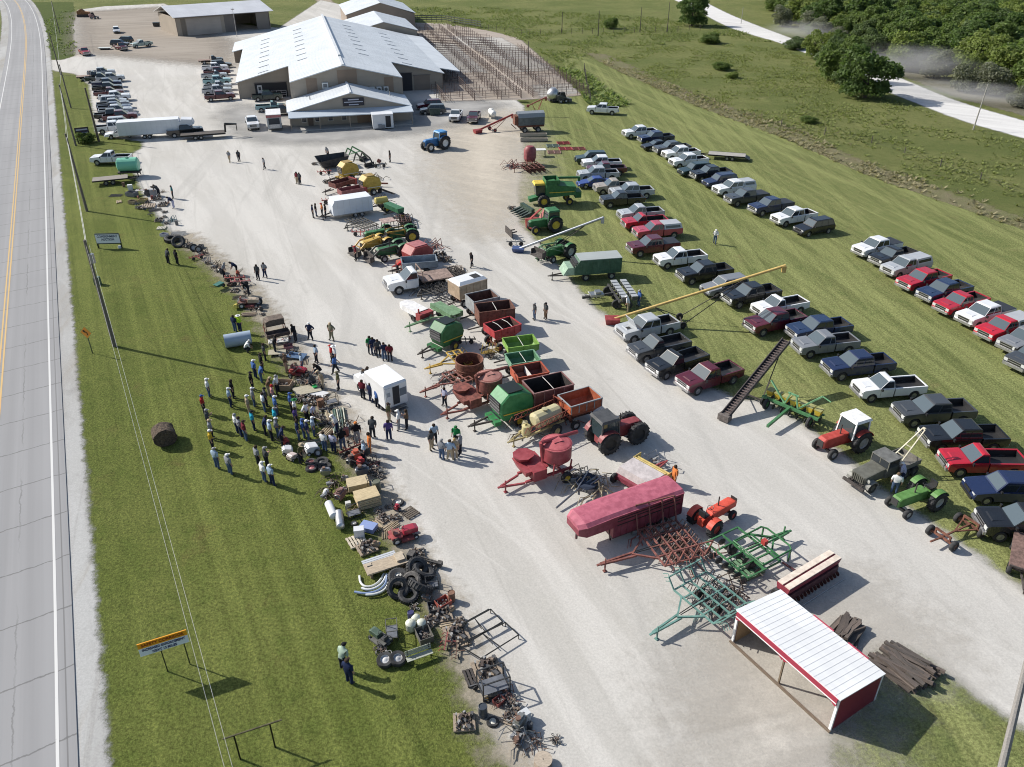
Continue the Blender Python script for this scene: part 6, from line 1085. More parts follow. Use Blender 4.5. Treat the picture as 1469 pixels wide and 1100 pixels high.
# ---- green forage wagon
A=g(821,405);B=g(888,400); rz=math.atan2(A.y-B.y,A.x-B.x); L=(A-B).length; k=Kit(); mb=MB(); mb.prism([(0,.75),(0,1.5),(-.6,2.35),(-L,2.35),(-L,.75)],-1.05,1.05); b=k.part('box',mb,['old:.035,.10,.06']); mb=MB(); mb.box((-.3-L/2,0,2.38),(L-.55,2.1,.06)); k.part('roof',mb,['tin:.40,.43,.42'],b)
mb=MB(); [mb.box((x,sd*1.07,1.5),(.06,.05,1.5)) for x in np.linspace(-L+.1,-.7,8) for sd in(-1,1)]; k.part('side_rib',mb,['old:.05,.12,.075'],b); mb=MB(); mb.frustum((-.1,1.2,-1.0,1.0,.8),(-.5,.7,-1.0,1.0,1.6)); k.part('unloading_head',mb,['old:.24,.36,.26']); mb=MB(); [mb.box((-.35,0,1.65+.22*i),(.9-.2*i,1.9,.06)) for i in range(3)]; k.part('beater_bar',mb,['old:.03,.03,.03'])
mb=MB(); [mb.box((.35,y,1.28),(1.3,.12,.1),0,D2(28)) for y in(-.5,.1,.6)]; k.part('slat',mb,['old:.50,.40,.2']); mb=MB(); mb.bar((-L,-.5,.65),(.8,-.5,.65),.15); mb.bar((-L,.5,.65),(.8,.5,.65),.15); k.part('frame',mb,[DKST])
for x in(-L*.25,-L*.8):
    for y in(-.9,.9): wh(k,x,y,.4,.26,'old:.4,.4,.3')
tongue(k,.9,2.4,.7,.55); O=g(821,405); k.place('forage_wagon','dark green roofed forage wagon with pale slatted front on the grass edge','wagon',(O.x,O.y+1.0,.03),rz)
# ---- grey roofed grain cart and red gear at the top of the right line
A=g(743,192);B=g(778,190); k=Kit(); rz=math.atan2(A.y-B.y,A.x-B.x); L=4.6; mb=MB(); mb.loft([[(x,-1.1,1.3),(x,1.1,1.3),(x,1.15,2.6),(x,.8,3.2),(x,0,3.45),(x,-.8,3.2),(x,-1.15,2.6)] for x in(-L/2,L/2)]); b=k.part('box',mb,['old:.09,.11,.12']); mb=MB(); mb.loft([[(x,1.2,2.6),(x,.85,3.25),(x,0,3.5),(x,-.85,3.25),(x,-1.2,2.6),(x,-.82,3.2),(x,0,3.44),(x,.82,3.2)] for x in(-L/2-.05,L/2+.05)]); k.part('cover',mb,['tin:.28,.31,.33'],b); mb=MB(); [mb.loft([[(x-.03,1.22,2.6),(x-.03,.87,3.27),(x-.03,0,3.53),(x-.03,-.87,3.27),(x-.03,-1.22,2.6)],[(x+.03,1.22,2.6),(x+.03,.87,3.27),(x+.03,0,3.53),(x+.03,-.87,3.27),(x+.03,-1.22,2.6)]],False) for x in np.linspace(-L/2+.3,L/2-.3,6)]; k.part('cover_rib',mb,['tin:.33,.36,.38'],b)
mb=MB(); mb.box((L/2+.3,0,2.1),(.6,1.7,1.5)); mb.box((0,0,1.1),(L,1.9,.3)); mb.bar((L/2+.4,.9,.8),(L/2+1.3,.9,1.6),.12); k.part('machinery',mb,[RUSTR]); [wh(k,x,y,.5,.3,'old:.35,.33,.3') for x in(-1.2,1.2) for y in(-1,1)]
O=(A+B)/2; k.place('mixer_wagon','tall grey rounded roof feed wagon with red machinery at top of the right line','wagon',(O.x,O.y+1.2,.03),rz)
def auger(p0,p1,h0,h1,r,name,label,mat,hop=None,axle=.55,wheels=True,span=.5,truss=False,cat='auger',leg=DKST):
    a_=g(p0[0],p0[1],h0);b_=g(p1[0],p1[1],h1); d=b_-a_; rz=math.atan2(d.y,d.x); L=math.hypot(d.x,d.y); k=Kit(); z=lambda x:h0+(h1-h0)*x/L
    mb=MB(); mb.tube([(0,0,h0),(L,0,h1)],r,10); t=k.part('tube',mb,[mat]); mb=MB(); mb.box((L-.1,0,h1-.35),(.35,.35,.6)); k.part('spout',mb,[mat],t)
    mb=MB(); mb.frustum((-.7,.5,-.4,.4,.05),(-.8,.6,-.55,.55,h0+.15)) if hop else mb.box((.05,0,h0),(.5,.5,.4)); k.part('intake',mb,[hop or mat])
    xa=L*axle; mb=MB()
    for y in(-1,1): mb.bar((xa,y*.9,.35),(L*.78,y*.08,z(L*.78)-r),.06); mb.bar((xa,y*.9,.35),(L*.25,y*.05,z(L*.25)-r),.06)
    mb.bar((xa,-.95,.35),(xa,.95,.35),.09); k.part('undercarriage',mb,[leg])
    if truss: mb=MB(); mb.bar((L*.2,0,z(L*.2)+.0),(L*.55,0,z(L*.55)+.7),.05); mb.bar((L*.55,0,z(L*.55)+.7),(L*.9,0,z(L*.9)),.05); mb.bar((L*.55,0,z(L*.55)),(L*.55,0,z(L*.55)+.7),.05); k.part('truss',mb,[leg])
    for y in(-.95,.95): wh(k,xa,y,.34,.2,leg)
    return k.place(name,label,cat,(a_.x,a_.y,.02),rz)
auger((880,458),(1127,381),.45,6.0,.13,'grain_auger','very long yellow grain auger slanting over the parked pickups','old:.55,.38,.12',REDM,.42)
auger((745,357),(866,312),.35,4.6,.15,'grain_auger','silver grey grain auger rising beside the green cab tractor','metal:.42,.44,.47','plastic:.05,.08,.2',.35)
auger((686,187),(736,164),.5,2.4,.16,'grain_auger','red grain auger leaning toward the grey roofed feed wagon','old:.30,.04,.03',REDM,.4,leg=REDM)
auger((757,152),(784,139),1.8,3.4,.10,'grain_auger','thin red auger between feed wagon and shiny tank','old:.25,.05,.04',None,.5,leg=REDM)
# dark hay conveyor with slatted belt
a_=g(1040,596,.5);b_=g(1128,488,3.9); d=b_-a_; rz=math.atan2(d.y,d.x); L=math.hypot(d.x,d.y); k=Kit(); mb=MB(); mb.bar((0,-.33,.5),(L,-.33,3.9),.07,.3); mb.bar((0,.33,.5),(L,.33,3.9),.07,.3); mb.bar((0,0,.42),(L,0,3.82),.6,.04); b=k.part('trough',mb,['rust:.065,.055,.055'])
mb=MB(); [mb.bar((L*t,-.3,.5+3.4*t+.03),(L*t,.3,.5+3.4*t+.03),.07,.05) for t in np.linspace(.01,.99,34)]; k.part('slat',mb,['rust:.17,.13,.12'],b); mb=MB(); mb.bar((L*.5,-.8,.35),(L*.82,-.3,3.1),.07); mb.bar((L*.5,.8,.35),(L*.82,.3,3.1),.07); mb.bar((L*.5,-.8,.35),(L*.25,-.3,1.2),.06); mb.bar((L*.5,.8,.35),(L*.25,.3,1.2),.06); mb.bar((L*.5,-.9,.35),(L*.5,.9,.35),.1); [mb.bar((L*.55,y*.7,.7),(L*.72,y*.4,1.2),.04) for y in(-1,1)]; k.part('undercarriage',mb,[DKST]); [wh(k,L*.5,y,.34,.2,DKST) for y in(-.9,.9)]; mb=MB(); mb.box((.0,0,.35),(.6,.9,.5)); k.part('intake',mb,['rust:.14,.12,.11'])
k.place('hay_conveyor','dark slatted hay conveyor rising over the grass by the maroon pickup','conveyor',(a_.x,a_.y,.02),rz)
# ---- trailers
def boxtrailer(L,W,h,wall,roof,zf=.55,goose=False):
    k=Kit(); mb=MB(); mb.prism([(-L/2,zf),(-L/2,h-.1),(-L/2+.1,h),(L/2-.3,h),(L/2,h-.5),(L/2,zf)],-W/2,W/2,.05,.99); b=k.part('body',mb,[wall]); mb=MB(); mb.box((-.05,0,h+.01),(L-.35,W-.06,.04)); k.part('roof',mb,[roof],b); mb=MB(); [mb.box((x,sd*(W/2+.01),(h+zf)/2),(.03,.02,h-zf-.2)) for x in np.linspace(-L/2+.5,L/2-.6,int(L/.8)) for sd in(-1,1)]; k.part('panel_seam',mb,['tin:.6,.62,.65'],b)
    mb=MB(); mb.box((0,0,zf+.04),(L+.02,W+.02,.1)); k.part('skirt',mb,['metal:.35,.36,.37'],b); mb=MB(); mb.box((-L/2-.02,0,(h+zf)/2),(.04,W-.25,h-zf-.25)); k.part('rear_door',mb,[roof],b)
    for x in(-.75,.05):
        for y in(-W/2+.12,W/2-.12): wh(k,x-.3,y,.34,.2,'metal:.5,.5,.5')
    if goose: mb=MB(); mb.prism([(L/2-.05,h-1.2),(L/2-.05,h-.5),(L/2+.2,h-.05),(L/2+1.9,h-.2),(L/2+2.2,h-.9),(L/2+1.7,h-1.2)],-W/2+.1,W/2-.1,.1,.96); mb.bar((L/2+1.7,0,h-1.2),(L/2+1.75,0,.9),.14); k.part('nose',mb,[wall],b)
    else: tongue(k,L/2,L/2+1.3,1.2,.5)
    return k
put(boxtrailer(4.9,2.1,2.35,'tin:.66,.70,.76','tin:.78,.80,.83'),'cargo_trailer','plain white enclosed cargo trailer in the middle machine line','trailer',(504,306),ang((525,303),(485,309)),sc_=1.05,h=.3)
put(boxtrailer(10.0,2.35,2.9,'tin:.70,.72,.75','tin:.76,.78,.80',.7,True),'box_trailer','long white gooseneck box trailer parked at the lot entrance','trailer',(218,195),ang((190,199),(250,195)),h=.2)
k=Kit(); mb=MB(); mb.box((-.8,0,.85),(7.2,2.3,.14)); b=k.part('deck',mb,['wood:.10,.085,.075']); mb=MB(); mb.bar((-4.4,-1.1,.8),(2.8,-1.1,.8),.1,.25); mb.bar((-4.4,1.1,.8),(2.8,1.1,.8),.1,.25); mb.bar((2.8,-.6,.9),(2.9,-.5,2.1),.14,.3); mb.bar((2.8,.6,.9),(2.9,.5,2.1),.14,.3); mb.bar((2.9,-.5,2.1),(4.8,-.1,2.0),.16,.2); mb.bar((2.9,.5,2.1),(4.8,.1,2.0),.16,.2); mb.bar((4.7,0,2.0),(4.7,0,.9),.14); k.part('gooseneck_frame',mb,['metal:.03,.03,.03'])
for x in(-1.6,-.7):
    for y in(-1.05,1.05): wh(k,x-.5,y,.38,.22,'metal:.35,.35,.35')
put(k,'gooseneck_trailer','empty black gooseneck flatbed trailer behind the white pickup','trailer',(300,198),ang((272,199),(340,194)))
k=Kit(); mb=MB(); mb.box((0,0,.7),(5.6,2.1,.12)); k.part('deck',mb,['wood:.42,.40,.36']); mb=MB(); mb.bar((-2.8,-1.08,.68),(2.8,-1.08,.68),.08,.2); mb.bar((-2.8,1.08,.68),(2.8,1.08,.68),.08,.2); mb.box((-3.1,0,.45),(.9,2.0,.08),0,D2(-25)); k.part('frame',mb,['metal:.03,.03,.03']); [wh(k,x,y,.34,.2,'metal:.4,.4,.4') for x in(-.9,-.1) for y in(-1.05,1.05)]; tongue(k,2.8,4.2,1.2,.55)
put(k,'flat_trailer','pale decked flat trailer behind the white pickup in the middle grass row','trailer',(1042,228),ang((1078,231),(1012,226)))
k=Kit(); mb=MB(); mb.box((0,0,.75),(4.6,2.0,.1)); k.part('deck',mb,['wood:.30,.27,.24']); mb=MB(); mb.bar((-2.3,-1.0,.7),(2.3,-1.0,.7),.08,.16); mb.bar((-2.3,1.0,.7),(2.3,1.0,.7),.08,.16); k.part('frame',mb,['metal:.04,.04,.04']); [wh(k,x,y,.34,.2,'metal:.3,.3,.3') for x in(-.6,.3) for y in(-.95,.95)]; tongue(k,2.3,3.3,1.0,.5)
put(k,'flat_trailer','grey decked flat trailer on the lawn below the mint green tank','trailer',(160,263),ang((142,265),(182,261)))
# mint green nurse tank on frame
k=Kit(); mb=MB(); mb.loft([[(x,1.05*r*math.cos(q),1.75+.95*r*math.sin(q)) for q in [2*math.pi*i/18 for i in range(18)]] for x,r in((-1.45,.75),(-1.3,1),(1.3,1),(1.45,.75))]); t=k.part('tank',mb,['plastic:.18,.52,.36']); mb=MB(); mb.lathe([(.25,0),(.25,.12),(.01,.14)],(0,0,2.68),(0,0,1),12); k.part('tank_lid',mb,['plastic:.1,.3,.2'],t); mb=MB(); mb.box((0,0,.75),(3.0,1.6,.2)); [mb.bar((x,y,.05),(x,y,.7),.12) for x in(-1.2,1.2) for y in(-.7,.7)]; k.part('cradle',mb,[DKST]); put(k,'nurse_tank','mint green plastic tank standing on the lawn edge','tank',(188,253),ang((178,254),(198,253)))
# propane tank, shiny vacuum tank, skid steer, red bin
k=Kit(); mb=MB(); mb.lathe([(.05,-1.6),(.4,-1.5),(.55,-1.25),(.55,1.25),(.4,1.5),(.05,1.6)],(0,0,.95),(1,0,0),16); t=k.part('tank',mb,['plastic:.76,.76,.72']); mb=MB(); mb.lathe([(.2,0),(.2,.2),(.01,.25)],(0,0,1.48),(0,0,1),10); k.part('valve_cover',mb,['plastic:.7,.7,.68'],t); mb=MB(); [mb.box((x,0,.25),(.2,.8,.5)) for x in(-.9,.9)]; k.part('saddle',mb,['concrete:.4,.4,.38']); put(k,'propane_tank','white propane tank lying beside the maroon pickup near the office','tank',(706,169),ang((700,160),(714,176)))
k=Kit(); mb=MB(); mb.lathe([(.02,-1.25),(.7,-1.0),(1.2,-.4),(1.25,0),(1.2,.5),(.7,1.0),(.02,1.2)],(0,0,1.5),(1,0,0),18); k.part('tank',mb,['metal:.55,.56,.57']); mb=MB(); mb.box((0,0,.4),(1.8,1.4,.3)); k.part('frame',mb,[DKST]); [wh(k,0,y,.45,.25,DKST) for y in(-.9,.9)]; put(k,'vacuum_tank','shiny round metal tank by the pens','tank',(793,146),.3)
SK=Kit(); mb=MB(); mb.prism([(-1.1,.4),(-1.2,1.5),(-.3,1.6),(.9,.9),(.9,.4)],-.55,.55,.06,.96); b=SK.part('body',mb,['old:.05,.055,.06']); mb=MB(); mb.frustum((-.5,.7,-.5,.5,1.0),(-.5,.4,-.48,.48,2.0)); SK.part('cab',mb,['flat:.02,.02,.02'],b); mb=MB(); [mb.bar((-1.1,y,1.5),(1.2,y,.7),.12,.16) for y in(-.68,.68)]; mb.box((1.5,0,.45),(.6,1.7,.55)); SK.part('loader_arms',mb,['old:.1,.1,.1']); [wh(SK,x,y,.4,.28,'old:.5,.5,.5') for x in(-.6,.55) for y in(-.75,.75)]
put(SK,'skid_steer','black skid steer loader beside the shiny round tank','loader',(806,147),.4)
k=Kit(); mb=MB(); mb.lathe([(.5,.4),(.95,.9),(.95,2.3),(.6,2.75),(.02,2.85)],(0,0,0),(0,0,1),8); k.part('bin',mb,['old:.24,.045,.05']); mb=MB(); [mb.bar((x,y,0),(x,y,1.0),.1) for x in(-.6,.6) for y in(-.6,.6)]; k.part('leg',mb,[REDM]); put(k,'feed_bin','rusty red upright feed bin above the red disc harrow','bin',(760,236),.2)
k=Kit(); mb=MB(); mb.box((0,0,1.05),(1.7,1.2,.06)); k.part('top',mb,['tin:.7,.7,.66']); mb=MB(); [mb.bar((x,y,0),(x,y,1.05),.06) for x in(-.75,.75) for y in(-.5,.5)]; k.part('leg',mb,[DKST]); put(k,'steel_table','pale topped steel table beside the red feed bin','table',(775,224),.1)
for i,(x,y,r,m_,l) in enumerate(((808,206,.1,REDM,'upper dark red gate panel'),(811,214,.1,'old:.38,.05,.06','bright red gate panel'),(830,214,.1,'old:.26,.06,.06','separate red gate panel near the pickups'),(793,210,.1,'old:.15,.2,.17','greenish gate panel'),(795,219,.05,'old:.32,.18,.15','faded red gate panel'))):
    mb=MB(); [mb.bar((-1.0,v_,.1+.0),(1.0,v_,.1),.06) for v_ in np.linspace(-.9,.9,7)]; [mb.bar((x_,-.9,.1),(x_,.9,.1),.09) for x_ in(-1,0,1)]; single('gate_panel',mb,[m_],l+' lying on the grass below the feed wagon','gate',g(x,y)+Vector((0,0,.03)),r)
for x,y,l in((765,196,'upper'),(766,203,'lower')): mb=MB(); mb.openbox(-2.3,2.3,-.35,.35,.1,.55,.05); single('feed_bunk',mb,['concrete:.40,.36,.30'],l+' long pale feed bunk below the grey roofed feed wagon','feed bunk',g(x,y)+Vector((0,0,.02)),.05)
k=Kit(); mb=MB(); mb.prism([(-.9,.3),(-1.1,1.5),(.9,1.2),(1.0,.4)],-.6,.6,.08); mb.bar((.9,0,.6),(2.4,0,1.9),.5,.2); mb.bar((-.8,.3,1.2),(1.8,.3,2.0),.25,.12); k.part('body',mb,['old:.36,.06,.05']); [wh(k,-.2,y,.36,.22,DKST) for y in(-.7,.7)]; put(k,'corn_picker','bright red corn picker between the combine and green cab tractor','corn picker',(766,323),ang((745,330),(785,312)),None,.5)
# black hopper and loader frames at the top of the middle line
k=Kit(); mb=MB(); V=[[(-2.6,-1.4,1.5),(2.6,-1.2,1.9),(2.6,1.4,1.9),(-2.6,1.4,1.9)],[(-1.9,-.9,.3),(2.0,-.8,.3),(2.0,.9,.3),(-1.9,.9,.3)]]; mb.loft(V,False); mb.add(V[1],[(0,1,2,3)]); k.part('hopper',mb,['old:.022,.022,.025']); mb=MB(); [mb.bar((x,y,0),(x,y,1.2),.12) for x in(-1.7,1.8) for y in(-.8,.8)]; k.part('leg',mb,['rust:.25,.2,.16']); put(k,'truck_hopper','wide black open hopper at the top of the middle machine line','hopper',(478,240),ang((460,243),(495,238)),sc_=.9)
def loaderframe(c,p,rz,lb):
    k=Kit(); mb=MB()
    for y in(-.6,.6): mb.bar((-1.4,y,.3),(-.6,y,1.7),.14); mb.bar((-.6,y,1.7),(1.2,y,1.1),.13,.18); mb.bar((1.2,y,1.1),(1.9,y,.2),.13,.18); mb.tube([(-1.0,y,.6),(.8,y,1.15)],.05,6)
    mb.bar((.9,-.6,1.2),(.9,.6,1.2),.1); k.part('arms',mb,[c]); mb=MB(); mb.loft([[(1.7,y,.6),(1.7,y,.1),(2.4,y,.05),(2.4,y,.1),(1.78,y,.16),(1.78,y,.6)] for y in(-.9,.9)]); k.part('bucket',mb,[DKST]); put(k,'loader_frame',lb,'loader',p,rz)
loaderframe(JD,(508,228),ang((500,228),(525,232)),'dismounted green loader arms beside the black hopper'); loaderframe('flat:.02,.02,.02',(520,236),ang((510,232),(535,240)),'dismounted black loader arms right of the black hopper')
k=Kit(); mb=MB(); mb.openbox(-1.8,1.5,-.8,.8,.7,1.35,.06); k.part('box',mb,['old:.22,.07,.07']); mb=MB(); [mb.bar((x,-.84,.7),(x,-.84,1.35),.08) for x in np.linspace(-1.7,1.4,7)]; k.part('stake',mb,['old:.45,.33,.3']); mb=MB(); mb.box((-2.0,0,.9),(.4,1.7,.8)); k.part('beater',mb,[REDM]); [wh(k,-.6,y,.42,.26,'old:.3,.25,.2') for y in(-.95,.95)]; tongue(k,1.5,3.0,.6,.5); put(k,'manure_spreader','rusty red slat sided spreader between the yellow balers and white cargo trailer','spreader',(503,284),ang((512,282),(480,288)))
put(k,'manure_spreader','dark red spreader with pale tongue left of the yellow balers','spreader',(490,273),ang((500,270),(465,280)),rc={'old:.22,.07,.07':'rust:.16,.06,.05'})
for p0,p1,l,m_ in(((540,268),(557,268),'upper','rust:.2,.07,.05'),((545,276),(566,283),'lower',DKST)): mb=MB(); a_=g(*p0);b_=g(*p1); mb.bar((0,0,.5),(b_.x-a_.x,b_.y-a_.y,.5),.12,.2); mb.bar((0,.3,.5),(b_.x-a_.x,b_.y-a_.y+.0,.5),.1,.15); mb.box((0,0,.25),(.5,.8,.5)); single('hitch_frame',mb,[m_],l+' long hitch frame pointing right from the yellow balers','hitch',a_)
# ---- piles of old railroad ties
def ties(c,rz,n_,L,lb,hw_=1.0,rows=3):
    k=Kit(); v=g(*c); r_=random.Random(int(c[0])); root=E('tie_pile',lb,'wood pile',(v.x,v.y,.03),rz)
    for i in range(n_):
        mb=MB(); mb.box((0,0,0),(L*r_.uniform(.75,1.05),.19,.16)); t=i/n_; lay=r_.randrange(rows); o=link('tie',mb.mesh('tie',[r_.choice(['wood:.13,.105,.09','wood:.17,.135,.115','wood:.10,.085,.075'])]),root,(r_.uniform(-.4,.4)*L*.3,(t-.5)*2*hw_*(1-.15*lay),.1+.17*lay)); o.rotation_euler=(r_.uniform(-.3,.3),r_.uniform(-.10,.10),r_.uniform(-.38,.38))
TA=ang((1300,948),(1352,985)); ties((1213,908),ang((1195,925),(1222,893)),22,1.9,'smaller pile of old railroad ties beside the grain drill and shed',.75); ties((1296,960),TA,46,2.6,'larger spread of dark railroad ties behind the white roofed shed',1.25)
# ---- scrap rake frame with hoses on the gravel
k=Kit(); mb=MB(); mb.tube([(-3.2,0,.25),(-.6,.1,.5),(1.0,.0,.6)],.07,7); mb.tube([(-1.0,.1,.5),(.6,.5,1.0)],.05,6); mb.tube([(-.8,-.2,.45),(1.0,-.4,.8)],.05,6); b=k.part('frame',mb,['metal:.25,.27,.3']); mb=MB(); r_=random.Random(3)
for i in range(12): q=r_.uniform(0,6.28); x,y=r_.uniform(-.8,1.4),r_.uniform(-.9,.9); mb.tube([(x,y,.3),(x+.5*math.cos(q),y+.5*math.sin(q),.7),(x+1.1*math.cos(q),y+1.1*math.sin(q),.35),(x+1.3*math.cos(q+.6),y+1.3*math.sin(q+.6),.08)],.03,5)
k.part('rake_tine',mb,['rust:.30,.26,.18'],b); mb=MB(); mb.loft([[(.1+.9*math.cos(q),.1+.85*math.sin(q),.55+.1*math.sin(3*q)) for q in [i*math.pi/5 for i in range(10)]],[(.1+.85*math.cos(q),.1+.8*math.sin(q),.6+.1*math.sin(3*q)) for q in [i*math.pi/5 for i in range(10)]]]); k.part('shadow_patch',mb,['cloth:.035,.045,.07'],b)  # dark sheet modelled in place of the rake's shadow, no cloth there
put(k,'hay_rake','tangled pull rake with built-in shadow patch and long pole by the livestock trailer','hay rake',(843,702),ang((860,690),(795,735))+U)
# ---- concession trailer, dumpsters, silo tanks, dozer
k=Kit(); mb=MB(); mb.box((0,0,1.4),(4.0,2.1,2.0)); b=k.part('body',mb,['tin:.45,.46,.47']); mb=MB(); mb.box((0,0,2.43),(4.1,2.2,.08)); k.part('roof',mb,['tin:.78,.77,.76'],b); mb=MB(); mb.box((2.02,0,2.2),(.08,2.15,.35)); mb.box((0,-1.08,2.2),(4.0,.06,.35)); k.part('red_band',mb,['old:.42,.14,.14'],b); mb=MB(); mb.box((2.03,0,1.45),(.05,1.6,.9)); k.part('serving_window',mb,['flat:.04,.045,.05'],b); mb=MB(); mb.box((2.1,0,.8),(.2,1.5,.5)); k.part('counter',mb,['metal:.5,.52,.54'],b); [wh(k,x,y,.32,.2,'metal:.5,.5,.5') for x in(-.4,.4) for y in(-1.0,1.0)]
put(k,'concession_trailer','white roofed food trailer with red band beside the office porch','trailer',(395,184),ang((394,172),(396,196)),sc_=1.15)
for x,y,l,m_ in((624,165,'dark green dumpster below the shaded SUVs','old:.02,.05,.04'),(225,38,'small black dumpster by the machinery shed','old:.03,.03,.03')): mb=MB(); mb.frustum((-.9,.9,-.6,.6,.1),(-1.0,1.0,-.75,.75,1.2)); mb.m(1); mb.box((0,0,1.25),(2.05,1.5,.08)); single('dumpster',mb,[m_,'plastic:.02,.03,.03'],l,'dumpster',g(x,y),.2)
for i,(x,y) in enumerate(((238,36),(244,38))): mb=MB(); mb.lathe([(1.2,0),(1.2,5.0),(.3,5.8),(.02,5.85)],(0,0,0),(0,0,1),18); mb.m(1); mb.lathe([(1.22,z) for z in(1,1.06)],(0,0,0),(0,0,1),18); single('storage_silo',mb,['metal:.5,.52,.53','metal:.3,.3,.3'],('left','right')[i]+' grey upright storage tank beside the machinery shed','silo',g(x,y))
k=Kit(); mb=MB(); mb.prism([(-2,.6),(-2,1.8),(-.4,2.6),(.6,1.7),(2,1.5),(2,.6)],-.9,.9,.1); k.part('body',mb,['rust:.30,.15,.07']); mb=MB(); [mb.prism([(-2.1,.05),(-2.1,.8),(1.9,.8),(1.9,.05)],y-.25,y+.25,.05) for y in(-1.0,1.0)]; k.part('track',mb,[DKST]); mb=MB(); mb.box((2.6,0,.7),(.2,3.0,1.2)); k.part('blade',mb,['rust:.32,.18,.1']); put(k,'bulldozer','rusty orange bulldozer at the back of the dirt yard','bulldozer',(121,24),.2); put(SK,'skid_steer','white and red loader beside the rusty bulldozer','loader',(134,27),.5,rc={'old:.05,.055,.06':'old:.5,.3,.28'})
mb=MB(); mb.box((0,0,.5),(3.4,1.8,.12)); mb.m(1); mb.box((0,0,.3),(2.4,1.6,.3)); single('utility_trailer',mb,['tin:.6,.62,.58','flat:.02,.02,.02'],'small pale utility trailer alone in the dirt yard','trailer',g(151,71),.1)
# white box truck body docked at the office porch
k=Kit(); mb=MB(); mb.box((0,0,1.35),(3.6,2.2,2.3)); b=k.part('body',mb,['tin:.72,.73,.75']); mb=MB(); mb.box((0,0,2.54),(3.7,2.3,.08)); k.part('roof',mb,['tin:.75,.77,.8'],b); mb=MB(); mb.box((.9,-1.12,1.3),(.9,.05,1.9)); k.part('open_door',mb,[VOID],b); mb=MB(); mb.box((-.6,-1.25,.55),(.6,.3,.7)); mb.box((-.0,-1.25,.5),(.5,.3,.6)); k.part('cooler',mb,['plastic:.2,.22,.25'],b)
v=g(548,186); k.place('food_stand','white box stand against the office porch','food stand',(v.x,v.y+1.3,.03),a)
# ---- white auction topper truck in the crowd
A=g(553,590);B=g(522,560); rz=ang((560,585),(530,560)); k=Kit(); mb=MB(); mb.prism([(-2.3,.55),(-2.3,2.6),(-2.2,2.72),(1.0,2.72),(1.3,2.3),(1.3,.55)],-1.1,1.1,.08,.97); b=k.part('box_body',mb,['tin:.78,.78,.78']); mb=MB(); mb.box((-.55,0,2.74),(3.2,2.0,.05)); k.part('roof',mb,['tin:.84,.84,.84'],b)
mb=MB(); mb.prism([(1.25,.5),(1.25,1.5),(1.5,1.95),(2.0,2.0),(2.6,1.35),(3.6,1.2),(3.7,.5)],-.95,.95,.12,.95); c=k.part('cab',mb,['paint:.76,.77,.78']); mb=MB(); mb.add([(2.53,-.8,1.42),(2.53,.8,1.42),(2.02,.7,1.98),(2.02,-.7,1.98)],[(0,1,2,3)]); k.part('windshield',mb,[GLASS],c)
mb=MB(); mb.box((-2.32,.0,1.6),(.04,.62,1.7)); k.part('open_doorway',mb,[VOID],b); mb=MB(); mb.box((-2.33,-.68,1.75),(.04,.62,.7)); k.part('rear_window',mb,['glass:.16,.18,.2'],b); mb=MB(); mb.box((-2.33,.75,1.6),(.06,.6,1.75)); k.part('rear_door',mb,['tin:.74,.75,.76'],b); mb=MB(); mb.box((-2.33,.75,1.9),(.08,.35,.4)); k.part('door_pane',mb,['glass:.3,.32,.34'],b)
mb=MB(); mb.box((-.3,-1.12,1.95),(1.8,.05,.7)); k.part('side_opening',mb,[VOID],b); mb=MB(); [mb.box((-2.5-.25*i,0,.55-.2*i),(.3,1.5,.06)) for i in range(2)]; k.part('step',mb,[STEEL])
for x in(2.5,-1.2):
    for y in(-.92,.92): wh(k,x,y,.4,.26,'metal:.4,.4,.4')
put(k,'auction_truck','white box bodied auction truck with open rear door, people gathered round it','truck',(550,566),rz,h=.5,sc_=.92)
# ================================================================ PEOPLE
def body_pose(lean=0.0,arms='side',legs='stand',crouch=0.0,turn=0.0):
    """joints of a standing person facing +X; returns dict of joints and the bones"""
    J={}; hip=.93-.42*crouch; J['pelvis']=Vector((-.12*crouch,0,hip)); R=Matrix.Rotation(lean,3,'Y'); up=lambda x,y,z:J['pelvis']+R@Vector((x,y,z))
    J['spine']=up(0,0,.24); J['chest']=up(.01,0,.45); J['neck']=up(.0,0,.57); J['skull']=up(.03,0,.655); J['crown']=up(.03,0,.775); J['nose']=up(.125,0,.69)
    for s,n in((1,'l'),(-1,'r')):
        J['sh'+n]=up(0,s*.185,.48)
        A={'side':((0,.24,.22),(.05,.25,-.03)),'hips':((-.06,.36,.24),(.06,.20,.06)),'fold':((.06,.25,.22),(.24,-.02,.30)),'reach':((.2,.23,.30),(.42,.18,.22)),'pocket':((-.04,.27,.22),(.06,.19,-.0)),'swing':((.10*s,.24,.22),(.24*s,.25,.02)),'down':((.06,.22,.20),(.20,.16,-.02))}[arms]
        e,w_=A; J['el'+n]=up(e[0],s*e[1],e[2]); J['wr'+n]=up(w_[0],s*w_[1],w_[2]); d=(J['wr'+n]-J['el'+n]).normalized(); J['ha'+n]=J['wr'+n]+d*.10
        st=.22*s if legs=='stride' else 0; J['hi'+n]=J['pelvis']+Vector((0,s*.09,-.03))
        if crouch: J['kn'+n]=Vector((.26,s*.15,.46)); J['an'+n]=Vector((-.02,s*.13,.09)); J['to'+n]=Vector((.14,s*.14,.04))
        else: J['kn'+n]=Vector((st*.5+.03,s*.105,.50)); J['an'+n]=Vector((st-.03*(legs=='stride'),s*(.115 if legs!='wide' else .18),.09)); J['to'+n]=J['an'+n]+Vector((.15,s*.02,-.05))
    return J
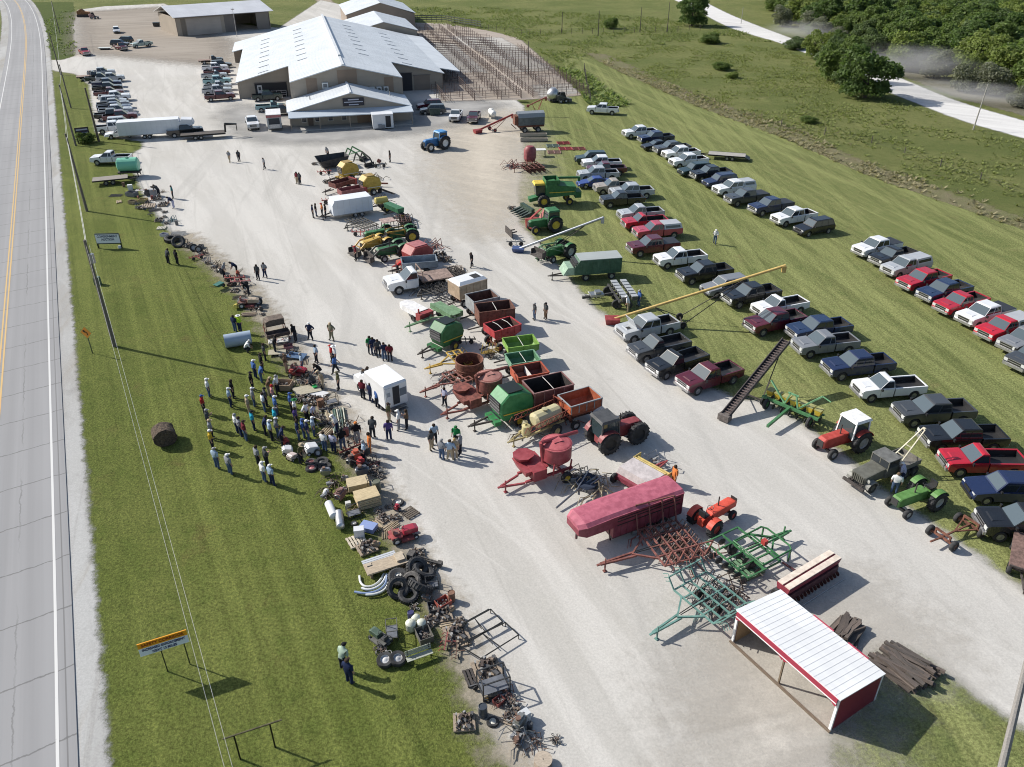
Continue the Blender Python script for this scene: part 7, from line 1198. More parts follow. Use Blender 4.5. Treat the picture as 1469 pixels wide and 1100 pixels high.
BONES=[('pelvis','spine','shirt'),('spine','chest','shirt'),('chest','neck','shirt'),('neck','skull','skin'),('skull','crown','skin'),('skull','nose','skin')]+[x for n in 'lr' for x in(('chest','sh'+n,'shirt'),('sh'+n,'el'+n,'shirt'),('el'+n,'wr'+n,'skin'),('wr'+n,'ha'+n,'skin'),('pelvis','hi'+n,'pants'),('hi'+n,'kn'+n,'pants'),('kn'+n,'an'+n,'pants'),('an'+n,'to'+n,'shoe'+n))]
RAD={'pelvis':(.14,.16),'spine':(.125,.15),'chest':(.125,.16),'neck':(.062,.062),'skull':(.088,.078),'crown':(.07,.066),'nose':(.018,.018),'sh':(.072,.072),'el':(.05,.05),'wr':(.034,.034),'ha':(.036,.022),'hi':(.098,.1),'kn':(.068,.068),'an':(.05,.05),'to':(.04,.048)}
def person_kit(**pz):
    J=body_pose(**pz); names=list(J); me=bpy.data.meshes.new('body'); bm=bmesh.new(); L=bm.verts.layers.skin.verify(); V={}
    for n_ in names:
        v=bm.verts.new(J[n_]); r=RAD.get(n_) or RAD[n_[:2]]; v[L].radius=r; v[L].use_root=(n_=='pelvis'); V[n_]=v
    for a_,b_,_ in BONES: bm.edges.new((V[a_],V[b_]))
    bm.to_mesh(me); bm.free(); o=bpy.data.objects.new('tmp',me); col.objects.link(o); o.modifiers.new('s','SKIN').use_smooth_shade=True; sd=o.modifiers.new('d','SUBSURF'); sd.levels=1; sd.render_levels=1
    bpy.context.view_layer.update(); m2=bpy.data.meshes.new_from_object(o.evaluated_get(bpy.context.evaluated_depsgraph_get())); bpy.data.objects.remove(o)
    # fingers: five bent tapering chains rooted inside each palm
    mb=MB(); mb.v=[tuple(v.co) for v in m2.vertices]; mb.f=[tuple(p.vertices) for p in m2.polygons]; mb.mi=[0]*len(mb.f); mb.sm=[True]*len(mb.f); nb=len(mb.f)
    for n_,s in(('l',1),('r',-1)):
        d=(J['ha'+n_]-J['wr'+n_]).normalized(); sidev=d.cross(Vector((0,1,0))); sidev=sidev.normalized() if sidev.length>.1 else Vector((1,0,0)); pal=Vector((0,-s,0))
        for i,ln in enumerate((.066,.078,.074,.06)):
            b=J['ha'+n_]+sidev*(.03-.02*i)-d*.01; mb.tube([b,b+d*ln*.55+pal*.012,b+d*ln*.85+pal*.04],.010,5,.007)
        b=J['wr'+n_]+d*.035+sidev*.03; mb.tube([b,b+sidev*.03+d*.03,b+sidev*.035+d*.065+pal*.01],.011,5,.008)
    reg=[]
    for f in mb.f[:nb]:
        c=sum((Vector(mb.v[i]) for i in f),Vector())/len(f); best=(9,'skin')
        for a_,b_,rg in BONES:
            p,q=J[a_],J[b_]; d=q-p; t=max(0,min(1,(c-p).dot(d)/d.length_squared)); dd=(c-p-d*t).length-.5*(RAD.get(a_) or RAD[a_[:2]])[0]
            if dd<best[0]: best=(dd,rg)
        rg=best[1]
        if rg=='shirt' and (c-J['pelvis']).dot((J['spine']-J['pelvis']).normalized())<.03: rg='pants'
        reg.append(rg)
    k=Kit(); k.J=J; k.part('person',mb,['skin:.42,.25,.18']); base_=k.parts[0][1]; base_.update(); nr=[v.normal.copy() for v in base_.vertices]
    for rg,nm,mt,of in(('shirt','shirt','cloth:.3,.3,.3',.013),('pants','trousers','cloth:.03,.045,.09',.011),('shoel','shoe','flat:.03,.025,.02',.012),('shoer','shoe','flat:.03,.025,.02',.012)):
        m3=MB(); ids={}; 
        for f,r_ in zip(mb.f[:nb],reg):
            if r_!=rg: continue
            ff=[]
            for i in f:
                if i not in ids: ids[i]=len(m3.v); m3.v.append(tuple(Vector(mb.v[i])+nr[i]*of))
                ff.append(ids[i])
            m3.f.append(tuple(ff)); m3.mi.append(0); m3.sm.append(True)
        k.part(nm,m3,[mt],0)
    up=(J['crown']-J['skull']).normalized(); fw=(J['nose']-J['skull']); fw=(fw-up*fw.dot(up)).normalized(); sv=up.cross(fw)
    fc=MB(); e0=J['skull']+up*.035+fw*.088
    for s in(-1,1): fc.box(e0+sv*.032*s,(.012,.02,.012)); fc.box(J['skull']+up*.02+sv*.085*s,(.03,.014,.045))
    fc.box(J['skull']-up*.035+fw*.082,(.012,.035,.008)); k.part('face',fc,['skin:.16,.08,.06'],0)
    c0=J['skull']+up*.03
    def dome(r,z0,h): mb_=MB(); mb_.lathe([(r*1.0,z0),(r*1.02,z0+h*.4),(r*.8,z0+h*.8),(r*.35,z0+h),(.005,z0+h*1.02)],c0-fw*.008,up,12); return mb_
    cap=dome(.103,.02,.105); b=c0+up*.035+fw*.09; cap.loft([[b+sv*.075*s1+fw*(0 if abs(s1)>.9 else .0)+up*.0 for s1 in(-1,-.4,.4,1)]+[b+sv*.06*s1+fw*(.085 if abs(s1)<.9 else .05)-up*.012 for s1 in(1,.4,-.4,-1)],[b+sv*.075*s1+up*.01 for s1 in(-1,-.4,.4,1)]+[b+sv*.06*s1+fw*(.085 if abs(s1)<.9 else .05)-up*.004 for s1 in(1,.4,-.4,-1)]])
    hat=dome(.105,.02,.13); hat.lathe([(.10,.035),(.20,.05),(.205,.056),(.10,.045)],c0,up,16)
    hair=dome(.104,-.04,.165)
    k.caps={'cap':cap.mesh('cap',['cloth:.5,.5,.5']),'hat':hat.mesh('hat',['cloth:.5,.5,.5']),'hair':hair.mesh('hair',['cloth:.06,.04,.03'])}
    return k
PK={'stand':person_kit(),'hips':person_kit(arms='hips',legs='wide'),'fold':person_kit(arms='fold'),'pocket':person_kit(arms='pocket',legs='wide'),'walk':person_kit(arms='swing',legs='stride',lean=.05),'bend':person_kit(lean=.75,arms='reach'),'look':person_kit(lean=.28,arms='down'),'crouch':person_kit(lean=.55,arms='reach',crouch=1.0)}
CL={'white':'.72,.72,.71','light blue':'.35,.45,.56','blue':'.06,.13,.34','navy':'.02,.03,.075','black':'.015,.015,.018','grey':'.25,.26,.28','dark grey':'.07,.075,.08','red':'.42,.03,.03','maroon':'.14,.02,.03','green':'.02,.22,.07','olive':'.10,.10,.05','tan':'.40,.32,.22','brown':'.13,.085,.055','turquoise':'.03,.34,.46','yellow':'.58,.40,.04','orange':'.62,.20,.06','purple':'.09,.06,.2','pink':'.5,.25,.25','lavender':'.45,.45,.58','lime':'.42,.62,.04','camo':'.20,.19,.13','pale green':'.38,.48,.38','jeans':'.07,.11,.19','khaki':'.36,.30,.21','dark':'.022,.025,.035','teal':'.03,.16,.17'}
SEEN={}
def man(px,py,shirt,pants,hat,pose,face,where,sc_=1.0):
    """hat like 'white cap'; face = heading in degrees"""
    k=PK[pose]; hc,ht=hat.split(' ')[0] if len(hat.split(' '))==2 else ' '.join(hat.split(' ')[:-1]),hat.split(' ')[-1]
    hv={'white':'.75,.75,.73','black':'.02,.02,.022','red':'.4,.03,.03','blue':'.05,.1,.28','tan':'.45,.37,.25','dark':'.05,.035,.025','grey':'.3,.3,.3','navy':'.02,.03,.08','green':'.03,.15,.05','straw':'.55,.45,.28','brown':'.12,.08,.05','blond':'.42,.30,.14','orange':'.6,.2,.05','camo':'.2,.19,.13'}[hc]
    lb='person in %s %s, %s'%(shirt,'shirt' if shirt not in('camo',) else 'clothes',where); SEEN.setdefault(lb,[]).append((px,py))
    v=g(px,py); rz=D2(face); root=link('person',k.parts[0][1],None,(v.x,v.y,.045),rz); root.scale=(sc_*rnd.uniform(1.14,1.28),)*2+(sc_*rnd.uniform(.99,1.05),); tag(root,lb,'person','people at the auction')
    def setm(o,i,mt): o.material_slots[i].link='OBJECT'; o.material_slots[i].material=mk(mt)
    for (nm,me,pa,_,at),mt in zip(k.parts[1:],('cloth:'+CL[shirt],'cloth:'+CL[pants],None,None,None)):
        o=link(nm,me,root); 
        if mt: setm(o,0,mt)
    o=link({'cap':'cap','hat':'hat','hair':'hair'}[ht],k.caps[ht],root); setm(o,0,'cloth:'+hv)
for a_ in (
 # the crowd on the lawn, seen from behind, looking toward the junk line
 (301,570,'white','jeans','white cap','stand',20,'standing upper left in the lawn crowd'),(332,584,'light blue','navy','white cap','pocket',15,'with white cap, upper left of the lawn crowd'),(335.5,572,'black','dark','dark hair','stand',15,'half hidden behind a light blue shirt'),
 (367,543,'blue','navy','white cap','stand',40,'at the top of the lawn crowd below the culvert pipe'),(375.5,550,'blue','jeans','dark hair','look',30,'next to another blue shirt at the crowd top'),(377,533,'black','dark','dark cap','stand',35,'in all black below the culvert pipe'),(381,518,'dark grey','dark','dark hair','stand',20,'standing below the blue steel pipe'),
 (363,560,'black','dark','black cap','stand',10,'in the middle of the lawn crowd top'),(365.5,584,'grey','jeans','white cap','stand',20,'with white cap beside a black shirt'),(380,591,'white','jeans','dark hair','pocket',25,'in a white shirt mid lawn crowd'),(383,584,'dark grey','dark','black cap','stand',25,'behind a white shirt mid lawn crowd'),(386,568,'brown','khaki','tan cap','look',20,'heavy set by the wooden rack'),(399,565,'white','dark','grey cap','hips',350,'standing left of the slatted wooden rack'),
 (393.5,580,'pink','jeans','red hair','stand',20,'in the middle of the lawn crowd'),(397.5,596,'blue','jeans','white cap','stand',30,'right of centre in the lawn crowd'),(419,592,'blue','dark','blue cap','stand',15,'in bright blue between crowd and tan board'),(358,595,'tan','khaki','white cap','stand',20,'left of centre in the lawn crowd'),
 (365,618,'turquoise','navy','black cap','stand',25,'left of two turquoise shirts'),(397,613,'turquoise','dark','grey cap','stand',25,'right of two turquoise shirts'),(341,622,'white','navy','grey hair','stand',30,'leading the diagonal trio in the lawn'),(346.5,627,'grey','navy','dark hair','stand',30,'in the middle of the diagonal trio'),(353.5,633,'maroon','jeans','dark cap','stand',30,'lowest of the diagonal trio'),
 (381,625,'navy','dark','dark hair','look',20,'left of the pale shirts at the crowd front'),(390,632,'light blue','dark','white cap','pocket',25,'in pale blue at the crowd front'),(399,627,'grey','jeans','white cap','hips',10,'in grey behind the crowd front'),(405,640,'navy','dark','dark cap','look',20,'lowest at the crowd front by the red machine'),
 (294,594,'red','dark','blue cap','stand',10,'in bright red at the far left of the crowd'),(301,616,'dark grey','dark','grey cap','fold',15,'upper of the left edge column'),(305,630,'grey','dark','tan cap','stand',15,'in the left edge column above the yellow shirt'),(306,646,'yellow','dark','white cap','stand',15,'in bright yellow on the left edge'),(312.5,673,'light blue','jeans','grey cap','stand',60,'lower left below the yellow shirt'),(331,681,'grey','jeans','white cap','stand',50,'alone at the lower left of the crowd'),
 (371.5,669,'grey','dark','dark hair','stand',40,'upper of the four low lawn people'),(384,672,'dark grey','dark','grey cap','fold',40,'second of the four low lawn people'),(380,692,'white','jeans','white cap','stand',40,'left of the lowest two on the lawn'),(391.5,697,'light blue','navy','white cap','pocket',50,'right of the lowest two on the lawn'),
 (425,600,'white','khaki','green hat','stand',10,'with green hat at the table edge'),(441,606,'white','dark','dark cap','hips',340,'left of two white shirts in the junk line'),(449.5,607,'lavender','dark','dark cap','look',340,'right of two pale shirts in the junk line'),(426,612,'purple','dark','dark hair','stand',0,'in purple behind the white shirts'),
 (429,632,'navy','jeans','dark hair','stand',20,'left of the tight blue group'),(436.5,629,'blue','jeans','blue cap','stand',20,'middle left of the tight blue group'),(443,632,'navy','jeans','white cap','stand',15,'front of the tight blue group'),(451,626,'light blue','jeans','white cap','stand',10,'right of the tight blue group'),(466.5,648,'white','jeans','dark hair','stand',60,'left of two pale shirts facing the lumber'),(479.5,650,'lavender','navy','dark hair','stand',60,'right of two pale shirts facing the lumber'),
 (484.5,622,'white','navy','white cap','look',200,'in white plaid before the pipe bundle'),(492.5,645,'black','jeans','black hair','stand',120,'in black with jeans below the pipe bundle'),(432,664,'olive','dark','tan hat','look',340,'big figure in dark olive among white appliances'),
 (411.5,535,'brown','khaki','brown cap','stand',0,'standing left of the red engine'),(434.5,532,'light blue','jeans','grey hair','stand',200,'in pale blue on the gravel by the blue tarp'),(455,521,'light blue','dark','dark hair','pocket',220,'in pale blue alone on the gravel'),(477,520,'red','dark','red cap','stand',200,'in red beside a white hat'),(481.5,522,'white','navy','white hat','stand',210,'under a white hat beside the red shirt'),(482,536,'blue','dark','dark hair','walk',190,'striding over the gravel below the red shirt'),(486.5,559,'olive','dark','camo cap','stand',200,'in dark olive alone on the gravel'),(464,557,'tan','khaki','tan cap','look',200,'in tan bending by the green chair'),(450,555,'dark grey','dark','dark cap','crouch',180,'crouching beside the green chair'),(458,538,'black','dark','dark hair','crouch',220,'in black crouching above the green chair'),
 # upper junk line
 (371,402,'dark grey','dark','dark hair','stand',250,'left of two walking up the gravel'),(381,398.5,'grey','navy','dark hair','pocket',250,'right of two on the gravel near the red blades'),(358,424,'black','dark','dark hair','bend',190,'in black bent over mower parts'),(341,394,'navy','black','dark hair','bend',200,'bent over at the top of the blades'),(322,399,'grey','dark','grey hair','look',0,'in grey by the small engines'),(345,477,'lime','navy','white hat','stand',60,'in lime safety vest by the steel pipe'),(338,477,'navy','jeans','dark hair','stand',60,'behind the lime vest'),(355,506,'white','dark','white cap','crouch',20,'crouching below the steel pipe'),
 (425,491,'black','dark','dark hair','look',160,'in black leaning by the feeder frame'),(446,487.5,'navy','dark','white cap','hips',250,'hands on hips on the gravel'),(476.5,488.5,'camo','camo','tan cap','hips',240,'standing on the gravel right of hands on hips'),(395,507,'black','dark','dark hair','look',30,'dark figure at the white junk table'),
 (242,379,'dark grey','dark','dark hair','look',60,'left of two under the tractor tyres'),(255,380,'black','dark','dark hair','stand',50,'right of two under the tractor tyres'),(249,285,'teal','dark','dark hair','stand',200,'in teal at the top junk pile'),(250,299,'navy','lavender','dark hair','bend',180,'bent at the right of the top junk pile'),(229,282,'dark grey','dark','dark hair','bend',160,'bent behind the top junk pile'),
 (330,233,'grey','khaki','tan hair','walk',260,'left of two far out on the gravel'),(343.5,232,'dark grey','dark','dark hair','stand',260,'right of two far out on the gravel'),(380,243,'grey','dark','dark hair','walk',230,'alone far out on the gravel'),(427,264,'maroon','khaki','dark hair','stand',240,'left of the far pair by the balers'),(431,265,'dark grey','dark','dark hair','stand',240,'right of the far pair by the balers'),(560,233,'black','dark','dark hair','stand',200,'in black right of the loader arms'),(471,226,'grey','dark','grey hair','look',240,'behind the black hopper'),
 (449.5,313,'navy','dark','dark hair','stand',10,'far left of four by the cargo trailer'),(454,311,'black','jeans','dark hair','stand',10,'second of four by the cargo trailer'),(463,310.5,'orange','dark','red cap','hips',200,'in orange by the cargo trailer'),(468,313,'black','dark','dark hair','stand',190,'far right of four by the cargo trailer'),(511,374,'maroon','black','red cap','pocket',200,'in dark red alone by the loader tractors'),(571,393,'red','dark','dark hair','bend',10,'in red behind the white flatbed truck'),
 (677,383.5,'black','dark','dark cap','walk',220,'in black alone between the machine lines'),(767,459,'dark grey','jeans','grey cap','stand',200,'left of two right of the wagons'),(783,458,'dark grey','brown','black cap','stand',210,'right of two right of the wagons'),
 # around the auction truck
 (531.5,507,'green','dark','dark hair','stand',300,'in green at the head of the queue'),(536,509,'navy','navy','dark hair','stand',300,'second in the queue behind the truck'),(543,512,'dark grey','dark','dark hair','stand',300,'third in the queue behind the truck'),(552,517,'navy','jeans','dark cap','stand',290,'fourth in the queue behind the truck'),(560,518,'maroon','dark','dark hair','look',280,'last in the queue behind the truck'),
 (521,573,'maroon','dark','dark hair','stand',60,'lower left of the auction truck'),(523,557,'dark grey','dark','brown hair','stand',30,'against the left side of the auction truck'),(529,553,'black','dark','dark hair','stand',40,'at the truck side opening'),(533,578,'navy','navy','dark hair','stand',60,'second along the truck side'),(542,586,'blue','dark','dark cap','look',60,'in blue near the truck rear'),(556,590,'olive','dark','orange cap','look',80,'below the truck steps'),(558.5,607,'olive','khaki','dark cap','reach' if False else 'stand',350,'in olive facing the white shirt'),(573,617,'white','light blue' if False else 'grey','white cap','stand',180,'in white talking below the auction truck'),(584.5,615.5,'brown','dark','dark hair','fold',180,'in brown talking to a white shirt'),(558.5,632,'purple','purple' if False else 'navy','dark hair','stand',90,'in purple walking away below the truck'),(535,629,'dark grey','dark','dark hair','look',80,'with head bowed on the gravel'),(513,635,'black','grey','orange cap','stand',90,'in black by the end of the pipe bundle'),
 (531.5,650,'orange','orange','dark hair','stand',200,'all in orange by the red engines'),(523.5,661,'light blue','dark','grey hair','stand',200,'in pale shirt beside the orange one'),(638.5,583,'lavender','dark','dark hair','pocket',230,'in pale shirt alone before the feed mixer'),
 (619,646,'dark grey','khaki','dark hair','stand',330,'left of the chatting group on the gravel'),(623.5,637,'light blue','dark','dark hair','stand',300,'child behind the chatting group'),(634,660,'grey','jeans','grey cap','stand',60,'in grey in front of the chatting group'),(646,661,'light blue','khaki','dark cap','hips',80,'in pale blue in the chatting group'),(653,659,'tan','tan','blond hair','stand',90,'small child in the chatting group'),(655,640,'green','dark','green cap','stand',250,'in bright green in the chatting group'),(660.5,653,'grey','dark','grey cap','stand',160,'in plaid at the right of the chatting group'),
 (1025,350,'white','jeans','white cap','walk',250,'walking alone across the mown grass'),(901,448,'white','khaki','white cap','look',160,'in white at the dark planter'),(916,440,'blue','jeans','grey cap','stand',200,'in blue behind the dark planter'),(966,698,'orange','orange','dark hair','stand',200,'in orange behind the livestock trailer'),(1281,709,'white','jeans','brown hair','stand',60,'in white by the army truck'),(1292,695,'lavender','navy','white cap','look',140,'leaning at the army truck door'),
 (493,962,'pale green','dark','black cap','look',60,'upper of the two on the near lawn'),(502,981,'navy','navy','dark cap','stand',60,'lower of the two on the near lawn')):
    man(*a_)
print('people',len(SEEN),[k for k,v in SEEN.items() if len(v)>1])
# ================================================================ SALE LOTS ALONG THE LAWN EDGE
JK={}
def jk(n_):
    if n_ in JK: return JK[n_]
    k=Kit(); r_=random.Random(n_); A_='old:.5,.5,.5'
    def clutter(n2,x,y,z,s,mats,name='scrap'):
        mb=MB()
        for i in range(n2):
            mb.m(r_.randrange(len(mats))); p=(r_.uniform(-x,x),r_.uniform(-y,y),z+r_.uniform(0,s*.5)); q=r_.random()
            if q<.4: mb.box(p,(s*r_.uniform(.3,1.3),s*r_.uniform(.2,.6),s*r_.uniform(.2,.7)),r_.uniform(0,3))
            elif q<.75: mb.cyl(p,(p[0]+s*r_.uniform(-.6,.6),p[1]+s*r_.uniform(-.6,.6),p[2]+s*r_.uniform(0,.5)),s*r_.uniform(.1,.3),9)
            else: mb.torus((p[0],p[1],p[2]+.03),(r_.uniform(-.5,.5),r_.uniform(-.5,.5),1),s*r_.uniform(.3,.55),s*.1,12,5)
        return mb
    if n_=='tyre': mb=MB(); mb.lathe([(.42,-.18),(.62,-.22),(.74,-.16),(.76,0),(.74,.16),(.62,.22),(.42,.18),(.40,0),(.42,-.18)],(0,0,0),(0,0,1),24); [mb.bar((.75*math.cos(q),.75*math.sin(q),-.17),(.77*math.cos(q+.1),.77*math.sin(q+.1),.17),.05,.04) for q in np.linspace(0,6.28,26)[:-1]]; k.part('tyre',mb,['rubber:.03,.03,.031'])
    elif n_=='wheel': mb=MB(); mb.lathe([(.2,-.12),(.34,-.13),(.38,-.06),(.38,.06),(.34,.13),(.2,.12)],(0,0,0),(0,0,1),18); k.part('tyre',mb,[RUB]); mb=MB(); mb.lathe([(.22,.11),(.19,.04),(.08,.07),(.05,.09),(.01,.09)],(0,0,0),(0,0,1),14); k.part('rim',mb,[A_])
    elif n_=='pallet':
        mb=MB(); [mb.box((-.5+i*.2,0,.12),(.13,1.1,.025)) for i in range(6)]; [mb.box((0,y,.06),(1.15,.08,.09)) for y in(-.5,0,.5)]; k.part('boards',mb,['wood:.42,.34,.26'])
    elif n_=='lot':      # pallet loaded with parts
        mb=MB(); [mb.box((-.5+i*.2,0,.12),(.15,1.1,.025)) for i in range(6)]; [mb.box((0,y,.06),(1.15,.08,.09)) for y in(-.5,0,.5)]; k.part('pallet',mb,['wood:.36,.29,.22']); k.part('parts_heap',clutter(30,.45,.45,.17,.28,['rust:.10,.075,.065','rust:.15,.115,.09','old:.3,.3,.29','old:.07,.07,.072']),['rust:.10,.075,.065','rust:.15,.115,.09','old:.3,.3,.29','old:.07,.07,.072'])
    elif n_=='heap': k.part('parts_heap',clutter(26,.5,.4,.06,.3,['a','b','c','d']),['rust:.14,.105,.085','old:.22,.22,.21','old:.04,.042,.045','wood:.34,.27,.2'])
    elif n_=='engine':
        mb=MB(); mb.box((0,0,.32),(.62,.36,.36)); mb.box((0,0,.55),(.5,.2,.14)); mb.box((0,0,.12),(.45,.3,.12)); b=k.part('block',mb,['old:.07,.07,.075']); mb=MB(); mb.cyl((.31,0,.35),(.40,0,.35),.15,12); k.part('pulley',mb,['metal:.3,.3,.3'],b); mb=MB(); mb.torus((-.33,0,.33),(1,0,0),.15,.035,12,5); k.part('flywheel',mb,['metal:.3,.3,.3'],b); mb=MB(); [mb.cyl((-.2+.13*i,.2,.42),(-.2+.13*i,.30,.42),.035,7) for i in range(4)]; mb.cyl((-.1,0,.62),(-.1,0,.72),.12,12); k.part('manifold',mb,['rust:.2,.12,.09'],b)
    elif n_=='tiller':
        mb=MB(); mb.box((0,0,.42),(.45,.35,.32)); mb.cyl((0,0,.58),(0,0,.75),.16,12); b=k.part('motor',mb,['old:.45,.10,.05']); mb=MB(); [mb.tube([(-.15,y,.5),(-.7,y*1.2,.95)],.025,6) for y in(-.2,.2)]; mb.bar((-.7,-.24,.95),(-.7,.24,.95),.03); k.part('handle',mb,[DKST]); [wh(k,.0,y,.22,.12,'old:.5,.5,.5') for y in(-.3,.3)]
    elif n_=='mower':
        mb=MB(); mb.prism([(.0,.42),(.95,.42),(.98,.68),(.75,.78),(.05,.78)],-.26,.26,.06,.95); b=k.part('hood',mb,['paint:.34,.03,.05']); mb=MB(); mb.box((-.45,0,.5),(.7,.85,.1)); mb.box((-.15,0,.38),(1.5,.3,.1)); k.part('fender',mb,['old:.33,.06,.06']); mb=MB(); mb.box((-.4,0,.62),(.38,.4,.1)); mb.box((-.6,0,.8),(.08,.4,.3)); k.part('seat',mb,['old:.25,.10,.08']); mb=MB(); mb.box((.2,0,.2),(.8,1.05,.14)); k.part('mower_deck',mb,['old:.2,.04,.04'],b); mb=MB(); mb.torus((-.02,0,.95),(-.5,0,1),.15,.02,12,5); mb.bar((.08,0,.75),(-.02,0,.95),.03); k.part('steering_wheel',mb,[BLK]); [wh(k,-.5,y,.27,.22,'old:.7,.7,.68') for y in(-.4,.4)]; [wh(k,.75,y,.18,.14,'old:.7,.7,.68') for y in(-.38,.38)]
    elif n_=='crate':
        mb=MB(); mb.openbox(-.5,.5,-.4,.4,.02,.42,.03); b=k.part('box',mb,['wood:.45,.34,.21']); k.part('contents',clutter(14,.38,.28,.12,.22,['a','b']),['rust:.12,.095,.08','old:.22,.22,.22'],b)
    elif n_=='cabinet': mb=MB(); mb.box((0,0,.42),(.8,.6,.84)); b=k.part('cabinet_body',mb,['tin:.30,.31,.33']); mb=MB(); mb.box((.41,0,.45),(.02,.5,.7)); k.part('door',mb,['tin:.36,.37,.39'],b)
    elif n_=='drum': mb=MB(); mb.lathe([(.01,0),(.28,0),(.29,.28),(.28,.30),(.29,.32),(.28,.6),(.285,.86),(.26,.88),(.25,.84),(.01,.84)],(0,0,0),(0,0,1),16); k.part('drum',mb,[A_])
    elif n_=='canister': mb=MB(); mb.lathe([(.01,0),(.22,0),(.25,.06),(.25,.42),(.16,.52),(.08,.55),(.01,.55)],(0,0,0),(0,0,1),14); k.part('canister',mb,['plastic:.62,.63,.52'])
    elif n_=='boards': 
        for i in range(7): mb=MB(); mb.box((r_.uniform(-.03,.03),r_.uniform(-.03,.03),.06+.105*i),(1.4,1.05,.075),r_.uniform(-.02,.02)); k.part('board',mb,['wood:.62,.50,.30'])
    elif n_=='slab': mb=MB(); mb.box((0,0,.28),(1.35,.95,.45)); k.part('block',mb,['wood:.60,.49,.31'])
    elif n_=='sheet': mb=MB(); mb.box((0,0,.22),(1.9,1.2,.06),0,.05); mb.box((.6,.4,.1),(.1,.1,.2)); mb.box((-.6,-.4,.1),(.1,.1,.2)); k.part('sheet',mb,['wood:.48,.44,.33'])
    elif n_=='bench':
        mb=MB(); [mb.box((0,.05+.13*i,.44),(1.7,.11,.035)) for i in range(3)]; k.part('seat',mb,['wood:.46,.48,.40']); mb=MB(); [mb.box((0,.44+.035*i,.55+.12*i),(1.7,.03,.10)) for i in range(3)]; k.part('backrest',mb,['wood:.46,.48,.40'])
        for x in(-.7,.7): mb=MB(); mb.bar((x,.05,0),(x,.05,.42),.05); mb.bar((x,.36,0),(x,.52,.88),.05); mb.bar((x,.05,.42),(x,.4,.42),.05); k.part('leg',mb,['metal:.06,.06,.06'])
    elif n_=='pipes':
        for i in range(11): mb=MB(); y=-.45+.09*i; mb.tube([(-1.4+r_.uniform(-.1,.1),y,.07+.08*(i%2)),(1.4+r_.uniform(-.15,.15),y+r_.uniform(-.06,.06),.07+.08*(i%2))],.045,8); k.part('pipe',mb,[r_.choice(['old:.06,.13,.09','old:.30,.36,.30','old:.42,.42,.34','old:.05,.10,.08'])])
    elif n_=='lumber':
        for i in range(9): mb=MB(); mb.box((r_.uniform(-.1,.1),-.4+.1*i,.06+.06*(i%2)),(1.7*r_.uniform(.8,1.1),.09,.06),r_.uniform(-.06,.06)); k.part('plank',mb,[r_.choice(['wood:.52,.42,.28','wood:.40,.32,.22','wood:.58,.5,.38'])])
    elif n_=='appliance': mb=MB(); mb.prism([(-.4,.12),(-.42,.5),(-.2,.62),(.35,.5),(.45,.3),(.4,.12)],-.32,.32,.08,.93); b=k.part('shell',mb,['plastic:.68,.69,.70']); mb=MB(); [mb.tube([(-.3,y,.5),(-.75,y,.95)],.02,6) for y in(-.22,.22)]; k.part('handle',mb,[DKST],b); [wh(k,x,y,.14,.09,'old:.6,.6,.6') for x in(-.3,.3) for y in(-.35,.35)]
    elif n_=='tank': mb=MB(); mb.lathe([(.02,-1.0),(.2,-.97),(.32,-.85),(.32,.85),(.2,.97),(.02,1.0)],(0,0,.36),(1,0,0),16); k.part('tank',mb,['plastic:.66,.67,.68']); mb=MB(); [mb.box((x,0,.06),(.1,.5,.12)) for x in(-.5,.5)]; k.part('foot',mb,[DKST])
    elif n_=='tangle': 
        mb=MB()
        for i in range(16): q=r_.uniform(0,6.28); x,y=r_.uniform(-.6,.6),r_.uniform(-.5,.5); mb.tube([(x,y,.1),(x+.3*math.cos(q),y+.3*math.sin(q),r_.uniform(.1,.55)),(x+.7*math.cos(q+.4),y+.7*math.sin(q+.4),.08)],r_.uniform(.015,.035),5)
        k.part('rods',mb,['rust:.12,.09,.07']); k.part('scrap',clutter(9,.5,.4,.05,.3,['a','b']),['rust:.15,.11,.09','old:.25,.26,.27'])
    elif n_=='rods':
        for i in range(6): mb=MB(); mb.bar((-.9+r_.uniform(-.2,.2),-.5+.2*i,.04),(.9,-.5+.2*i+r_.uniform(-.08,.08),.04),.06,.05); k.part('rod',mb,['old:.36,.36,.35'])
    elif n_=='implement':
